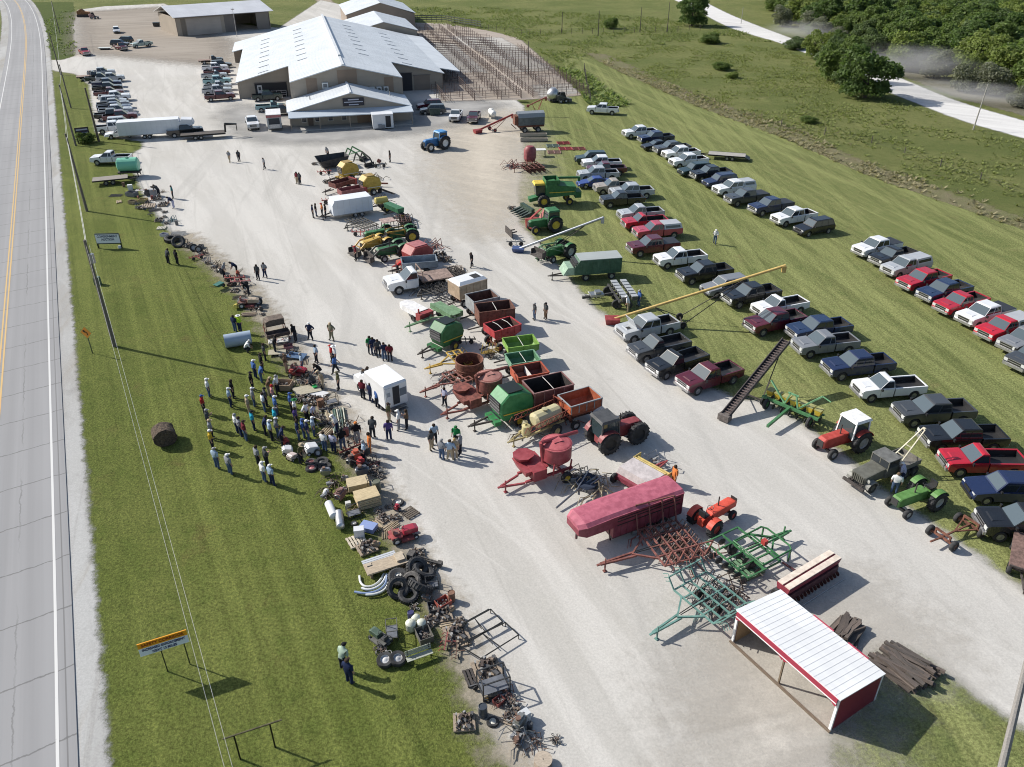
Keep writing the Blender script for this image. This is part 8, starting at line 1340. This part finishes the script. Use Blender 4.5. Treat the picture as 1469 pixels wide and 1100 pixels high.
        mb=MB(); mb.bar((-.9,0,.35),(.9,0,.35),.09); [mb.tube([(x,0,.35),(x-.1,.25,.5),(x,.45,.15)],.035,6) for x in np.linspace(-.8,.8,5)]; mb.bar((0,0,.35),(.1,-.8,.3),.08); k.part('frame',mb,['old:.30,.06,.05']); [wh(k,x,-.2,.2,.1,DKST) for x in(-.5,.5)]
    elif n_=='table': mb=MB(); mb.box((0,0,.72),(1.8,.75,.04)); b=k.part('top',mb,['plastic:.60,.58,.54']); [k.part('leg',MB().bar((x,y,0),(x,y,.7),.04),[DKST],b) for x in(-.8,.8) for y in(-.3,.3)]; k.part('goods',clutter(16,.8,.3,.76,.2,['a','b','c']),['plastic:.7,.7,.68','old:.35,.08,.07','old:.15,.15,.16'],b)
    elif n_=='barrow': mb=MB(); mb.loft([[(-.5,-.32,.62),(.5,-.36,.66),(.5,.36,.66),(-.5,.32,.62)],[(-.25,-.2,.3),(.25,-.2,.3),(.25,.2,.3),(-.25,.2,.3)]]); k.part('tray',mb,['old:.02,.14,.11']); mb=MB(); [mb.tube([(.6,y*.3,.2),(-.2,y*.7,.35),(-1.0,y*1.0,.62)],.022,6) for y in(-.25,.25)]; k.part('handle',mb,['wood:.3,.22,.14']); wh(k,.62,0,.2,.09,DKST)
    elif n_=='frame': mb=MB(); [mb.bar((-.6,y,z),(.6,y,z),.05) for y in(-.4,.4) for z in(.05,1.0)]; [mb.bar((x,y,0),(x,y,1.0),.05) for x in(-.6,.6) for y in(-.4,.4)]; [mb.bar((x,-.4,z),(x,.4,z),.05) for x in(-.6,.6) for z in(.3,1.0)]; b=k.part('frame',mb,['old:.025,.027,.03']); mb=MB(); mb.box((0,0,.32),(1.1,.75,.03)); k.part('shelf',mb,['old:.12,.13,.15'],b)
    JK[n_]=k; return k
JC={'tyre':'tyre','wheel':'wheel','pallet':'pallet','lot':'pallet load','heap':'parts heap','engine':'engine','tiller':'tiller','mower':'riding mower','crate':'crate','cabinet':'cabinet','drum':'drum','canister':'canister','boards':'board stack','slab':'block','sheet':'board','bench':'bench','pipes':'pipe bundle','lumber':'lumber','appliance':'push mower','tank':'tank','tangle':'scrap heap','rods':'rods','implement':'implement','table':'table','barrow':'wheelbarrow','frame':'metal stand'}
JN={'lot':'pallet_load','heap':'parts_heap','mower':'riding_mower','boards':'board_stack','slab':'wood_block','sheet':'board_sheet','pipes':'pipe_bundle','lumber':'lumber_pile','appliance':'push_mower','tank':'fuel_tank','tangle':'scrap_heap','rods':'metal_rods','barrow':'wheelbarrow','frame':'metal_stand'}
def J(kind,px,py,rz,lb,s=1.0,rc=None,tilt=None,z=.045):
    v=g(px,py); o=jk(kind).place(JN.get(kind,kind),lb,JC[kind],(v.x,v.y,z),D2(rz),'sale lots along the lawn edge',rc,s*.88)
    if tilt: o.rotation_euler=(D2(tilt[0]),D2(tilt[1]),D2(rz)); o.location.z=tilt[2]*.9
    return o
W5='old:.5,.5,.5'
for a_ in (
 # top pile beside the lawn trailer
 ('cabinet',187.5,272,20,'white box standing at the left of the top junk pile',.9,{'tin:.30,.31,.33':'tin:.75,.75,.74'}),('crate',190,281,-15,'slanted grey board crate at the left of the top junk pile',1.5,{'wood:.45,.34,.21':'wood:.25,.25,.26'}),('table',204,279,10,'brown pot table in the top junk pile',.9),('engine',213,281,30,'black engine in the top junk pile',1.5),('cabinet',221,281,15,'low grey cabinet at the back of the top junk pile',1.2),
 ('crate',191,292,-10,'tan open crate at the left front of the top junk pile',1.1),('crate',206,290,5,'yellow open crate in the middle of the top junk pile',1.2,{'wood:.45,.34,.21':'wood:.58,.45,.2'}),('heap',214,291,0,'dark heap behind the tan frame in the top junk pile',1.1),('lot',225,286,20,'pallet load at the right back of the top junk pile',1.2),('pallet',213,297,15,'tan slatted frame in front of the top junk pile',1.7),('lot',234,295,10,'orange tan wood scrap pallet at the right of the top junk pile',1.2),('heap',201,299,40,'black heap at the lower left of the top junk pile',1.2),('rods',222,302,30,'black rod bundle below the top junk pile',1.1,{'old:.36,.36,.35':'old:.03,.03,.03'}),('heap',236,305,70,'small grey heap right below the top junk pile',.8),('lumber',171,290,115,'two pale planks lying on the lawn left of the top junk pile',.8),('rods',166,281,5,'dark rods on the lawn beside the flat trailer',1.1,{'old:.36,.36,.35':'old:.03,.03,.03'}),
 ('lot',228,317,15,'pinkish pallet load above the white pallet',1.0),('tangle',247,318,0,'blue green tangle of metal chairs on the gravel',1.25,{'rust:.12,.09,.07':'old:.08,.17,.19'}),('pallet',232,328,10,'pale slatted pallet flat on the grass edge',1.0,{'wood:.42,.34,.26':'wood:.6,.57,.48'}),('rods',255,335,8,'grey steel rods laid out by the tractor tyre',1.1),('rods',264,337,60,'shorter grey rods right of the steel rods',.7),('crate',236,339,-20,'white and navy box left of the tractor tyre',.9,{'wood:.45,.34,.21':'plastic:.5,.5,.56'}),
 ('tyre',247,346,0,'big tractor tyre lying flat at the lawn edge',1.25,None,(6,4,.32)),('tyre',257,353,0,'big lugged tractor tyre leaning right of the flat one',1.15,None,(48,10,.6)),('heap',272,354,30,'dark heap right of the lugged tyre',1.4),('wheel',279,360,0,'pale wheel standing among dark parts',1.4,None,(60,20,.45)),('wheel',286,362,0,'second pale wheel among dark parts',1.3,None,(75,40,.45)),('tangle',292,366,0,'grey scrap tangle below the pale wheels',1.2),('implement',283,372,40,'rusty implement below the pale wheels',1.0),
 ('heap',300,378,0,'rust red heap above the coil of wire',1.0),('tangle',312,383,20,'round coil of wire on the gravel edge',1.1),('engine',318,392,60,'small dark engine by the person in grey',1.1),('heap',329,399,0,'dark wheeled heap near the bent person in navy',1.1),('tiller',342,397,200,'tiller behind the bent person in navy',1.0),('barrow',315,415,60,'green wheelbarrow tipped on the lawn',1.1),
 ('implement',338,404,5,'long dark red blade implement on the gravel edge',1.35),('implement',346,409,10,'second red blade implement below the dark red one',1.3,{'old:.30,.06,.05':'old:.36,.13,.12'}),('lot',337,418,0,'flat dark plate pallet below the red blades',.8),('heap',355,420,0,'engine parts under the person bent in black',.9),('rods',343,427,15,'dark rods lying above the tan mower',.9,{'old:.36,.36,.35':'rust:.08,.07,.06'}),('rods',351,431,10,'pale beam across the gravel edge above the tan mower',1.0),('mower',357,440,5,'tan and rust riding mower at the gravel edge',1.25,{'paint:.34,.03,.05':'old:.42,.34,.25','old:.33,.06,.06':'rust:.2,.1,.08'}),('wheel',371,437,20,'black wheels right of the tan riding mower',1.3,None,(70,20,.4)),('lumber',357,452,8,'dark boards below the tan riding mower',.95,{'wood:.52,.42,.28':'wood:.2,.15,.12'}),('drum',340,441,0,'yellow plastic piece left of the tan riding mower',.8,{W5:'plastic:.72,.6,.12'},(75,20,.25)),
 # centre of the crowd
 ('table',401,499,15,'white heaped table in the middle of the junk line',1.1),('crate',414,500,20,'red and white box by the white heaped table',.9,{'wood:.45,.34,.21':'old:.5,.2,.2'}),('sheet',398,508,12,'pale flat boards below the white heaped table',.9),('sheet',426,513,-10,'blue grey tarp covered board on the gravel',.95,{'wood:.48,.44,.33':'cloth:.10,.16,.26'}),('lot',415,512,0,'pallet load between pale boards and blue board',.9),
 ('mower',428,537,-20,'red garden tractor in the crowd gravel edge',1.0),('tiller',420,541,160,'red tiller left of the red garden tractor',1.1,{'old:.45,.10,.05':'old:.34,.05,.04'}),('heap',440,550,0,'mixed heap above the tan board sheet',1.1),('tangle',433,548,0,'wire tangle below the red garden tractor',.9),('barrow',452,559,300,'bright green small cart by the crouching people',.6,{'old:.02,.14,.11':'plastic:.03,.36,.09'}),('heap',459,551,0,'dark heap by the crouching people',.9),
 ('crate',408,557,-5,'wooden slatted rack in the crowd',1.5,{'wood:.45,.34,.21':'wood:.5,.36,.24'}),('pallet',412,553,-5,'tan slatted rack top leaning in the crowd',1.1),('sheet',441,563,28,'large tan board sheet lying in the gravel edge',1.25),('sheet',458,567,-20,'crumpled white sheet right of the tan board',.8,{'wood:.48,.44,.33':'plastic:.7,.7,.7'}),('frame',476,580,30,'rusty wire cage right of the crowd',.9,{'old:.025,.027,.03':'rust:.16,.14,.11'}),('drum',461,586,0,'low rusty basin by the wire cage',1.1,{W5:'rust:.24,.13,.08'},None),('heap',433,574,0,'dark heap in shade by the tan board',1.3),('lot',450,577,0,'pale stone coloured pallet load',1.2),
 ('pipes',487,606,105,'long bundle of green and cream pipes',1.3),('lumber',476,598,110,'pale cream plank bundle left of the green pipes',1.2,{'wood:.52,.42,.28':'wood:.55,.50,.36'}),('lumber',468,620,70,'pale planks before the white plaid shirt',1.0),('heap',470,607,0,'mixed heap left of the pipe bundle',1.0),('tangle',500,612,90,'dark spiky scrap right of the pipe bundle',1.3),('heap',455,596,0,'grey heap left of the cream planks',.9),('lumber',447,637,20,'long green rail by the white shirts',1.0,{'wood:.52,.42,.28':'old:.1,.15,.1'}),
 ('appliance',413,650,15,'white machine left of the figure in dark olive',1.0),('appliance',448,649,30,'larger white machine right of the figure in dark olive',1.3),('tiller',411,640,40,'dark red machine above the white machines',1.1,{'old:.45,.10,.05':'old:.3,.04,.04'}),('appliance',420,659,60,'small pinkish white machine below the others',.9,{'plastic:.68,.69,.70':'plastic:.6,.5,.47'}),('wheel',457,653,0,'small wheel beside the larger white machine',.9,None,(60,0,.25)),
 ('wheel',447,673,0,'pink rimmed wheel lying on the lawn',1.3,{W5:'old:.5,.2,.2'}),('wheel',446,664,0,'dark red wheel lying behind the pink rimmed one',1.2,{W5:'old:.25,.1,.1'}),('wheel',462,664,0,'dark wheel with pale ring on the lawn',1.6,{W5:'old:.05,.05,.05'}),('wheel',466,671,20,'second dark wheel by the pale ring wheel',1.5,{W5:'old:.08,.08,.08'}),('engine',468,682,10,'silver engine on the lawn below the wheels',1.1,{'old:.07,.07,.075':'metal:.4,.4,.4'}),('tangle',480,697,0,'thin scrap rods spread on the lawn',1.2),('canister',469,707,0,'white jug lying on the lawn',.9,{'plastic:.62,.63,.52':'plastic:.74,.74,.72'},(80,0,.22)),('tangle',470,712,30,'yellowish rods beside the white jug',.9),('engine',489,716,70,'rusty engine on skids on the lawn',1.4,{'old:.07,.07,.075':'rust:.25,.14,.13'}),
 # orange engines and boards
 ('implement',506,649,40,'dark red frame implement by the orange person',1.3,{'old:.30,.06,.05':'rust:.2,.06,.05'}),('tiller',512,662,120,'orange tiller engine in the junk line',1.5),('tiller',518,670,60,'red and white tiller below the orange one',1.2,{'old:.45,.10,.05':'old:.45,.05,.05'}),('engine',505,666,60,'black engine left of the orange tiller',1.3),('engine',520,682,20,'blue black engine above the tan block',1.4,{'old:.07,.07,.075':'old:.05,.06,.085'}),('tangle',532,668,0,'brassy small parts by the pale shirted person',1.1),('heap',538,678,40,'dark parts heap at the gravel side',1.2),('frame',536,697,20,'black chair frame right of the tan block',.8),
 ('slab',514,699,20,'plain tan block, upper of two wood stacks',1.2,),('boards',528,722,25,'stack of cream boards, lower of two wood stacks',1.25),('drum',541,706,0,'green grey canvas drum by the board stack',1.2,{W5:'old:.12,.13,.09'}),
 ('tank',476,737,115,'white cylinder tank lying on the lawn',.95),('tank',488,751,105,'shorter silver rounded tank with dark end',.95,{'plastic:.66,.67,.68':'metal:.55,.56,.57'}),('frame',508,740,25,'black steps stand with white lid',.8),('cabinet',500,727,20,'small white case on the black stand',.5,{'tin:.30,.31,.33':'plastic:.6,.6,.56'}),('wheel',508,752,0,'small black wheel on the lawn by the steps',.7),
 ('slab',529,760,-20,'blue and white barrel box on the lawn',.85,{'wood:.60,.49,.31':'plastic:.25,.32,.55'}),('lumber',540,755,130,'tan boards right of the blue box',.7),('cabinet',516,770,10,'white chest on the lawn above the pallets',.9,{'tin:.30,.31,.33':'tin:.70,.71,.74'}),('pallet',512,778,30,'cream slatted pallet below the white chest',1.1,{'wood:.42,.34,.26':'wood:.6,.53,.42'}),('lot',526,788,30,'dark striped pallet load below the cream pallet',1.15),
 ('lumber',561,757,50,'black and yellow planks by the red riding mower',.75),('mower',578,773,25,'shiny red riding mower at the gravel edge',1.15),('wheel',571,722,0,'white rimmed wheel on the gravel',1.2,{W5:'old:.6,.6,.58'}),('tiller',570,733,60,'small red machine under the white rimmed wheel',.8,{'old:.45,.10,.05':'paint:.35,.02,.04'}),('pallet',588,737,-45,'narrow dark slatted ramp on the gravel',.95,{'wood:.42,.34,.26':'wood:.16,.13,.10'}),('heap',557,728,0,'small dark parts in the board stack shadow',.5),
 # platform, tyres and hoses
 ('tyre',572,833,0,'tyre with pale rim, upper left of the tyre pile',.95,None,(8,6,.3)),('tyre',572,851,0,'tyre tilted at the lower left of the tyre pile',1.0,None,(40,20,.5)),('tyre',591,842,0,'pale worn tyre in the middle of the tyre pile',.9,{'rubber:.03,.03,.031':'rubber:.07,.065,.06'},(30,-20,.5)),('tyre',586,857,0,'half hidden tyre at the bottom of the tyre pile',.9,None,(12,4,.25)),('tyre',604,850,0,'largest black tyre at the right of the tyre pile',1.15,None,(-35,28,.62)),('tyre',608,826,0,'smooth black tyre at the top right of the tyre pile',1.05,None,(-12,25,.45)),('tyre',599,822,0,'tyre behind the top right one in the tyre pile',1.0,None,(25,30,.5)),('wheel',571.5,832,0,'white rim lying in the upper left tyre',1.1,{W5:'old:.62,.61,.57'},(8,6,.36)),
 ('frame',620,842,10,'dark iron stand right of the tyre pile',.7),('drum',648,862,0,'rusty barrel standing alone on the gravel',.85,{W5:'rust:.22,.12,.08'}),('lot',634,884,15,'pallet of rusty pipe fittings by the red box',1.1),('crate',636,868,40,'red hooded box above the rusty fittings',.9,{'wood:.45,.34,.21':'old:.4,.1,.07'}),('lot',655,912,20,'pallet of cast parts by the pipe gates',1.25),('lumber',646,899,15,'tan boards above the cast parts pallet',.75),('pallet',664,920,20,'grey slatted frame right of the cast parts',.8),
 ('heap',595,872,0,'small black spool parts below the tyre pile',.6),('drum',590,889,0,'purple drum beside the white canisters',.75,{W5:'plastic:.05,.05,.14'}),('canister',597,893,0,'white canister, upper of the trio',1.1),('canister',590,903,0,'white canister with grey side, left of the trio',1.35),('canister',605,901,0,'white canister, right of the trio',1.2),('crate',609,915,115,'long open metal box of parts on the lawn',1.1,{'wood:.45,.34,.21':'old:.12,.115,.10'}),
 ('mower',547,921,140,'old green machine left on the near lawn',.85,{'paint:.34,.03,.05':'old:.05,.09,.06','old:.33,.06,.06':'old:.09,.09,.08','old:.25,.10,.08':'old:.05,.05,.05','old:.2,.04,.04':'old:.1,.1,.09'}),('frame',563,911,100,'dark upright machine frame beside the old green machine',.85,{'old:.025,.027,.03':'old:.09,.09,.08'}),('heap',550,933,0,'dark parts heap below the old green machine',1.0),('wheel',553,952,0,'left of the twin white hubbed wheels',1.35,{W5:'old:.62,.62,.62'},(14,0,.3)),('wheel',571,950,0,'right of the twin white hubbed wheels',1.35,{W5:'old:.5,.5,.5'},(10,8,.3)),('bench',604,951,25,'pale slatted park bench on the near lawn',.95),
 # bottom heap
 ('lot',699,963,20,'pallet of grey iron weights beside the black stand',1.4),('pallet',682,972,20,'dark pallet frame left of the iron weights',1.1,{'wood:.42,.34,.26':'wood:.07,.06,.055'}),('frame',708,990,22,'large black metal stand in the bottom heap',1.35),('tangle',727,1000,0,'rusty pipe fittings right of the black stand',.9,{'rust:.12,.09,.07':'rust:.15,.07,.06'}),('heap',735,1008,0,'rusty reel heap below the pipe fittings',.9),('wheel',699,1005,0,'yellow ring left of the rusty reels',.6,{W5:'old:.6,.42,.12'}),('heap',740,1022,30,'grey green trough heap',1.0),('cabinet',752,1033,35,'white topped steel cabinet in the bottom heap',.75,{'tin:.30,.31,.33':'tin:.6,.62,.63'}),('engine',745,1043,60,'grey engine below the white topped cabinet',1.3,{'old:.07,.07,.075':'metal:.4,.4,.36'}),('tangle',752,1058,20,'big grey wire tangle at the bottom heap end',1.3,{'rust:.12,.09,.07':'metal:.25,.26,.27'}),('lot',666,1038,5,'wooden pallet of rusty parts on the near lawn',1.05),('drum',693,1027,0,'dark shallow tub on the lawn edge',.9,{W5:'plastic:.05,.06,.075'}),('wheel',707,1037,0,'white disc wheel beside the dark tub',.95,{W5:'old:.65,.63,.55'}),('heap',798,1062,0,'small heap alone on the gravel at the bottom',.6)):
    J(*a_)
KD=[('heap','mixed small parts'),('tangle','thin bent scrap'),('lot','pallet of small parts'),('crate','open crate'),('engine','small engine'),('rods','loose bars'),('drum','dull drum'),('implement','small frame')]
KM=['rust:.15,.09,.065','old:.12,.12,.125','old:.30,.29,.27','wood:.40,.31,.21','old:.05,.055,.06','old:.24,.06,.05']
r_=random.Random(44)
EX=[(178,268),(197,273),(219,269),(234,276),(199,285),(219,287),(230,288),(240,292),(197,293),(208,302),(216,309),(236,312),(240,321),(254,323),(262,345),(268,349),(288,356),(296,372),(306,384),(312,390),(325,404),(331,410),(350,413),(349,436),(364,445),(376,452),(383,462),(375,446),(408,492),(420,505),(406,515),(436,520),(424,526),(441,540),(452,547),(447,571),(466,577),(470,590),(461,600),(478,618),(456,612),(497,625),(503,633),(440,645),(433,653),(495,655),(528,652),(538,668),(546,685),(495,690),(500,703),(510,735),(543,735),(550,745),(566,745),(557,765),(540,785),(590,772),(600,795),(618,815),(612,862),(622,875),(648,878),(660,893),(617,893),(640,925),(655,938),(690,985),(716,1008),(729,1032),(760,1046),(742,1068),(768,1068)]
for i,(x,y) in enumerate(EX):
    kd,ds=KD[r_.randrange(8)]; near=('by the top junk pile' if y<305 else 'near the tractor tyres' if y<372 else 'near the red blades' if y<425 else 'by the hay feeder' if y<500 else 'in the junk beside the crowd' if y<640 else 'near the orange tiller and board stacks' if y<760 else 'by the tyre pile' if y<880 else 'in the junk near the bottom')
    J(kd,x,y,r_.uniform(0,180),'%s %s, %s %s'%(('grey','rusty','pale','tan','dark','red')[i%6],ds,'lying' if i%2 else 'set',near),r_.uniform(.55,.85),{'old:.5,.5,.5':KM[i%6],'old:.07,.07,.075':KM[(i+1)%6],'rust:.12,.09,.07':KM[i%6],'wood:.45,.34,.21':KM[(i+3)%6],'old:.36,.36,.35':KM[(i+2)%6],'old:.30,.06,.05':KM[i%6]})
ML='small lots between the machines'
for q in (('implement',466,250,20,'rusty frame left of the black hopper',1.3),('heap',452,236,0,'tan and red scrap at the left tip of the black hopper',1.1),('heap',470,262,0,'scrap heap under the black hopper edge',1.4),('tangle',486,262,0,'tangled frames below the left yellow baler',1.6),('implement',545,240,10,'dark frame below the dismounted loaders',1.4,{'old:.30,.06,.05':'rust:.06,.06,.055'}),('engine',544,234,0,'small red engine alone right of the loader arms',1.0,{'old:.07,.07,.075':'rust:.25,.1,.08'}),('heap',515,250,0,'mixed heap between the two yellow balers',1.6),('tangle',540,258,40,'red and grey frames right of the upper yellow baler',1.7),('tangle',548,290,10,'dark open frame right of the lower yellow baler',1.7),('implement',475,292,10,'rusty frame left of the slat sided spreader',1.5),('heap',560,302,0,'heap behind the small yellow tank sprayer',1.3),('tangle',585,318,0,'dark disc parts right of the green drill',1.6),('heap',592,326,0,'rusty heap at the end of the disc harrow',1.3),('implement',575,356,30,'pale curved frame between the green tractors',1.4,{'old:.30,.06,.05':'old:.5,.45,.3'}),('implement',518,338,0,'dark red frame left of the canopy tractor',1.4),('tangle',560,364,20,'yellow frames between loader tractors',1.5,{'rust:.12,.09,.07':'old:.45,.28,.05'}),
 ('tangle',625,356,0,'long rusty red frame right of the red baler',1.8,{'rust:.12,.09,.07':'rust:.3,.13,.11'}),('lot',628,371,0,'tan rusty machine decks right of the red baler',1.9),('heap',642,374,0,'dark rusty decks at the right of the red baler',1.5),('sheet',650,388,10,'pale flat steel deck behind the grey dump box',1.3,{'wood:.48,.44,.33':'rust:.4,.35,.3'}),('tangle',655,396,0,'dark frames on the right of the pale steel deck',1.6),('implement',578,392,200,'red tongue frame left of the grey dump box',1.2),('tangle',610,418,0,'standing dark spring teeth before the flatbed truck',1.8),('implement',668,492,0,'dark machine frame behind the dark green baler',1.2,{'old:.30,.06,.05':'rust:.06,.06,.055'}),('tangle',640,548,0,'dark rusty scrap under the mower frame hitch',1.4),('heap',706,512,0,'yellow rusty gears beside the round tank',1.2),('tangle',752,620,0,'hoses and frames left of the cream sprayer',1.5),('tangle',806,602,0,'rusty boom pieces behind the cream sprayer',1.7,{'rust:.12,.09,.07':'rust:.26,.09,.07'}),('tangle',832,692,0,'coiled pale hoses beside the dark canvas rake',1.7,{'rust:.12,.09,.07':'old:.34,.30,.22'}),('tangle',858,708,0,'straw coloured rods along the livestock trailer',1.9,{'rust:.12,.09,.07':'old:.36,.3,.2'}),('tangle',944,668,0,'pale wheel frame behind the yellow crop reel',1.5,{'rust:.12,.09,.07':'old:.4,.4,.4'}),
 ('tangle',945,748,0,'rusty spring teeth against the livestock trailer',1.7,{'rust:.12,.09,.07':'rust:.3,.19,.15'}),('tangle',975,785,0,'dense rusty teeth right of the red cultivator',1.9,{'rust:.12,.09,.07':'rust:.24,.16,.12'}),('tangle',996,800,30,'rusty tooth bars between red and teal cultivators',1.8,{'rust:.12,.09,.07':'rust:.27,.14,.11'}),('tangle',920,765,10,'upright rusty frames at the trailer side',1.6,{'rust:.12,.09,.07':'rust:.34,.12,.10'}),('tangle',1050,858,0,'dark tooth bars at the end of the teal cultivator',1.8),('tangle',1020,870,0,'grey and teal rods inside the teal cultivator',1.5,{'rust:.12,.09,.07':'old:.16,.26,.24'}),('pallet',1068,818,30,'flat green grate left of the looped frame',1.7,{'wood:.42,.34,.26':'old:.13,.24,.13'}),
 ('heap',735,300,0,'dark pointed parts before the corn header',1.3),('implement',740,352,0,'grey machine base at the foot of the silver auger',1.4,{'old:.30,.06,.05':'old:.2,.2,.19'}),('implement',780,374,200,'green fork frame before the loader tractor',1.3,{'old:.30,.06,.05':'old:.06,.16,.07'}),('tangle',735,240,0,'second row of rusty red disc gangs',2.0,{'rust:.12,.09,.07':'rust:.2,.07,.06'}),('implement',848,428,190,'pale hitch parts of the dark planter',1.2,{'old:.30,.06,.05':'old:.5,.5,.48'})):
    v=J(*q); v['group']=ML
# culvert pipe, hay feeder, platform, curved hoses, pipe gates, axle, cable reel, round bale
k=Kit(); mb=MB(); mb.lathe([(.62,-1.15),(.62,1.15),(.58,1.15),(.58,-1.15),(.62,-1.15)],(0,0,.64),(1,0,0),20); b=k.part('shell',mb,['tin:.34,.42,.52']); mb=MB(); mb.lathe([(.01,1.12),(.58,1.12)],(0,0,.64),(1,0,0),20); mb.lathe([(.01,-1.12),(.58,-1.12)],(0,0,.64),(1,0,0),20); k.part('end_plate',mb,['tin:.6,.66,.72'],b); put(k,'steel_tank','blue grey steel cylinder tank lying on the lawn above the crowd','tank',(343,496),ang((326,497),(361,491)))
k=Kit(); mb=MB(); mb.prism([(-.9,1.25),(-.9,1.75),(-.5,1.9),(.9,1.9),(.9,1.25)],-.55,.55,.06); k.part('hopper',mb,['rust:.13,.10,.08']); mb=MB(); mb.openbox(-1.1,1.1,-1.5,-.55,.5,.85,.05); k.part('trough',mb,['rust:.12,.09,.08']); mb=MB(); [mb.bar((x,y,0),(x,y,1.3),.07) for x in(-.9,.9) for y in(-.5,.5)]; mb.bar((-1.1,-1.5,.1),(1.1,-1.5,.1),.07); [mb.bar((x,-1.5,.05),(x,.5,1.0),.05) for x in(-1,1)]; k.part('frame',mb,['rust:.24,.08,.06']); put(k,'hay_feeder','rusty hay feeder with dark hopper over a trough at the gravel edge','feeder',(396,481),ang((382,478),(410,472)),sc_=.95)
k=Kit(); mb=MB(); mb.box((0,0,.38),(2.5,.95,.1)); b=k.part('deck',mb,['wood:.50,.41,.30']); mb=MB(); mb.box((-1.0,0,.17),(.15,.9,.34)); mb.box((1.0,0,.17),(.15,.9,.34)); k.part('bearer',mb,['wood:.25,.19,.13'],b); mb=MB(); mb.box((.9,.1,.5),(.5,.7,.14)); k.part('panel',mb,['wood:.55,.47,.36'],b); mb=MB(); mb.box((-.95,.3,.455),(.3,.25,.05)); k.part('panel',mb,['wood:.55,.47,.36'],b); put(k,'wood_platform','long tan wooden platform above the tyre pile','platform',(554,816),ang((530,822),(580,806)))
mb=MB(); [mb.box((0,-.3+.15*i,.08+.01*i),(2.1,.13,.02)) for i in range(4)]; single('roof_sheet',mb,['tin:.55,.58,.62'],'corrugated grey metal sheet beside the wooden platform','metal sheet',g(544,803)+Vector((0,0,.05)),ang((526,808),(562,796)))
k=Kit(); mb=MB(); mb.bar((-.2,0,.35),(1.5,0,.3),.08); mb.bar((-.2,.2,.35),(1.5,.1,.3),.08); mb.box((1.6,0,.3),(.3,.3,.3)); mb.box((-.3,.1,.35),(.4,.5,.4)); k.part('axle',mb,['rust:.09,.085,.08']); put(k,'axle','long dark axle shaft pointing onto the gravel from the platform','axle',(596,806),ang((590,803),(632,813)))
HZ=['plastic:.62,.64,.62','plastic:.70,.72,.72','plastic:.22,.30,.48','plastic:.66,.68,.66']
for i,pts in enumerate((((516,828),(517,838),(524,844),(535,843),(545,836),(551,825)),((519,846),(528,849),(540,846),(550,838),(555,826)),((509,852),(525,855),(543,851),(554,841),(556,828)),((525,857),(540,856),(553,850),(559,838),(563,824)))):
    mb=MB(); O=g(*pts[0]); mb.tube([tuple(p) for p in smooth_poly([g(*p)-O+Vector((0,0,.12+.03*i)) for p in pts],2,False)],.07,8); single('curved_pipe',mb,[HZ[i]],('innermost pale','second pale','blue','outermost pale')[i]+' curved pipe on the lawn left of the tyres','pipe',O,0,'curved pipes on the lawn')
def gate(c,lb):
    P4=[g(*p) for p in c]; O=P4[0].copy(); mb=MB(); Q=[p-O+Vector((0,0,.35)) for p in P4]
    for i in range(4): mb.bar(Q[i],Q[(i+1)%4],.05)
    m0=Q[0].lerp(Q[1],.5); m1=Q[3].lerp(Q[2],.5); mb.bar(m0,m1,.04); mb.bar(m0,m0.lerp(m1,.5)+Vector((.1,-.3,0)),.035); mb.bar(Q[0].lerp(Q[1],.06)+Vector((0,.08,0)),Q[0].lerp(Q[1],.94)+Vector((0,.08,0)),.04); [mb.bar(q,q-Vector((0,0,.35)),.05) for q in Q]; single('pipe_gate',mb,['metal:.07,.07,.065'],lb,'gate frame',O)
gate(((657,906),(704,880),(721,898),(672,928)),'upper black pipe frame lying on the gravel'); gate(((659,932),(725,899),(744,917),(690,951)),'lower black pipe frame lying on the gravel')
k=Kit(); mb=MB(); mb.cyl((0,0,.62),(0,0,.68),.82,28); mb.m(1); mb.cyl((0,0,.66),(0,0,.685),.06,10); k.part('flange',mb,['wood:.50,.42,.33','flat:.02,.02,.02']); mb=MB(); mb.lathe([(.3,.06),(.3,.62)],(0,0,0),(0,0,1),18); k.part('drum',mb,['wood:.3,.24,.18']); mb=MB(); mb.cyl((0,0,0),(0,0,.06),.82,28); k.part('flange',mb,['wood:.42,.34,.26']); put(k,'cable_reel','round pale wooden cable reel at the bottom of the picture','cable reel',(779,1096),0,sc_=.52)
n=NT('old_hay'); f=n.noise(n.coord('Object'),9,5,.7); n.col(n.mix(n.step(f,.35,.7),(.055,.04,.032),(.17,.125,.085))); n.rough(1); n.bump(f,1,.15)
k=Kit(); mb=MB(); r_=random.Random(2); N_=22; secs=[]
for t in(-.62,-.6,-.3,0,.3,.6,.62): secs.append([(t*1.0+r_.uniform(-.03,.03),(.72 if abs(t)<.61 else .64)*math.cos(q)*(1.08)+r_.uniform(-.03,.03),max(.0,.62+(.68 if abs(t)<.61 else .6)*math.sin(q)+r_.uniform(-.03,.03))) for q in [2*math.pi*i/N_ for i in range(N_)]])
mb.loft(secs); k.part('hay_bale',mb,[n.m]); put(k,'hay_bale','dark old round hay bale alone on the lawn','hay bale',(238,634),D2(120),sc_=1.05)
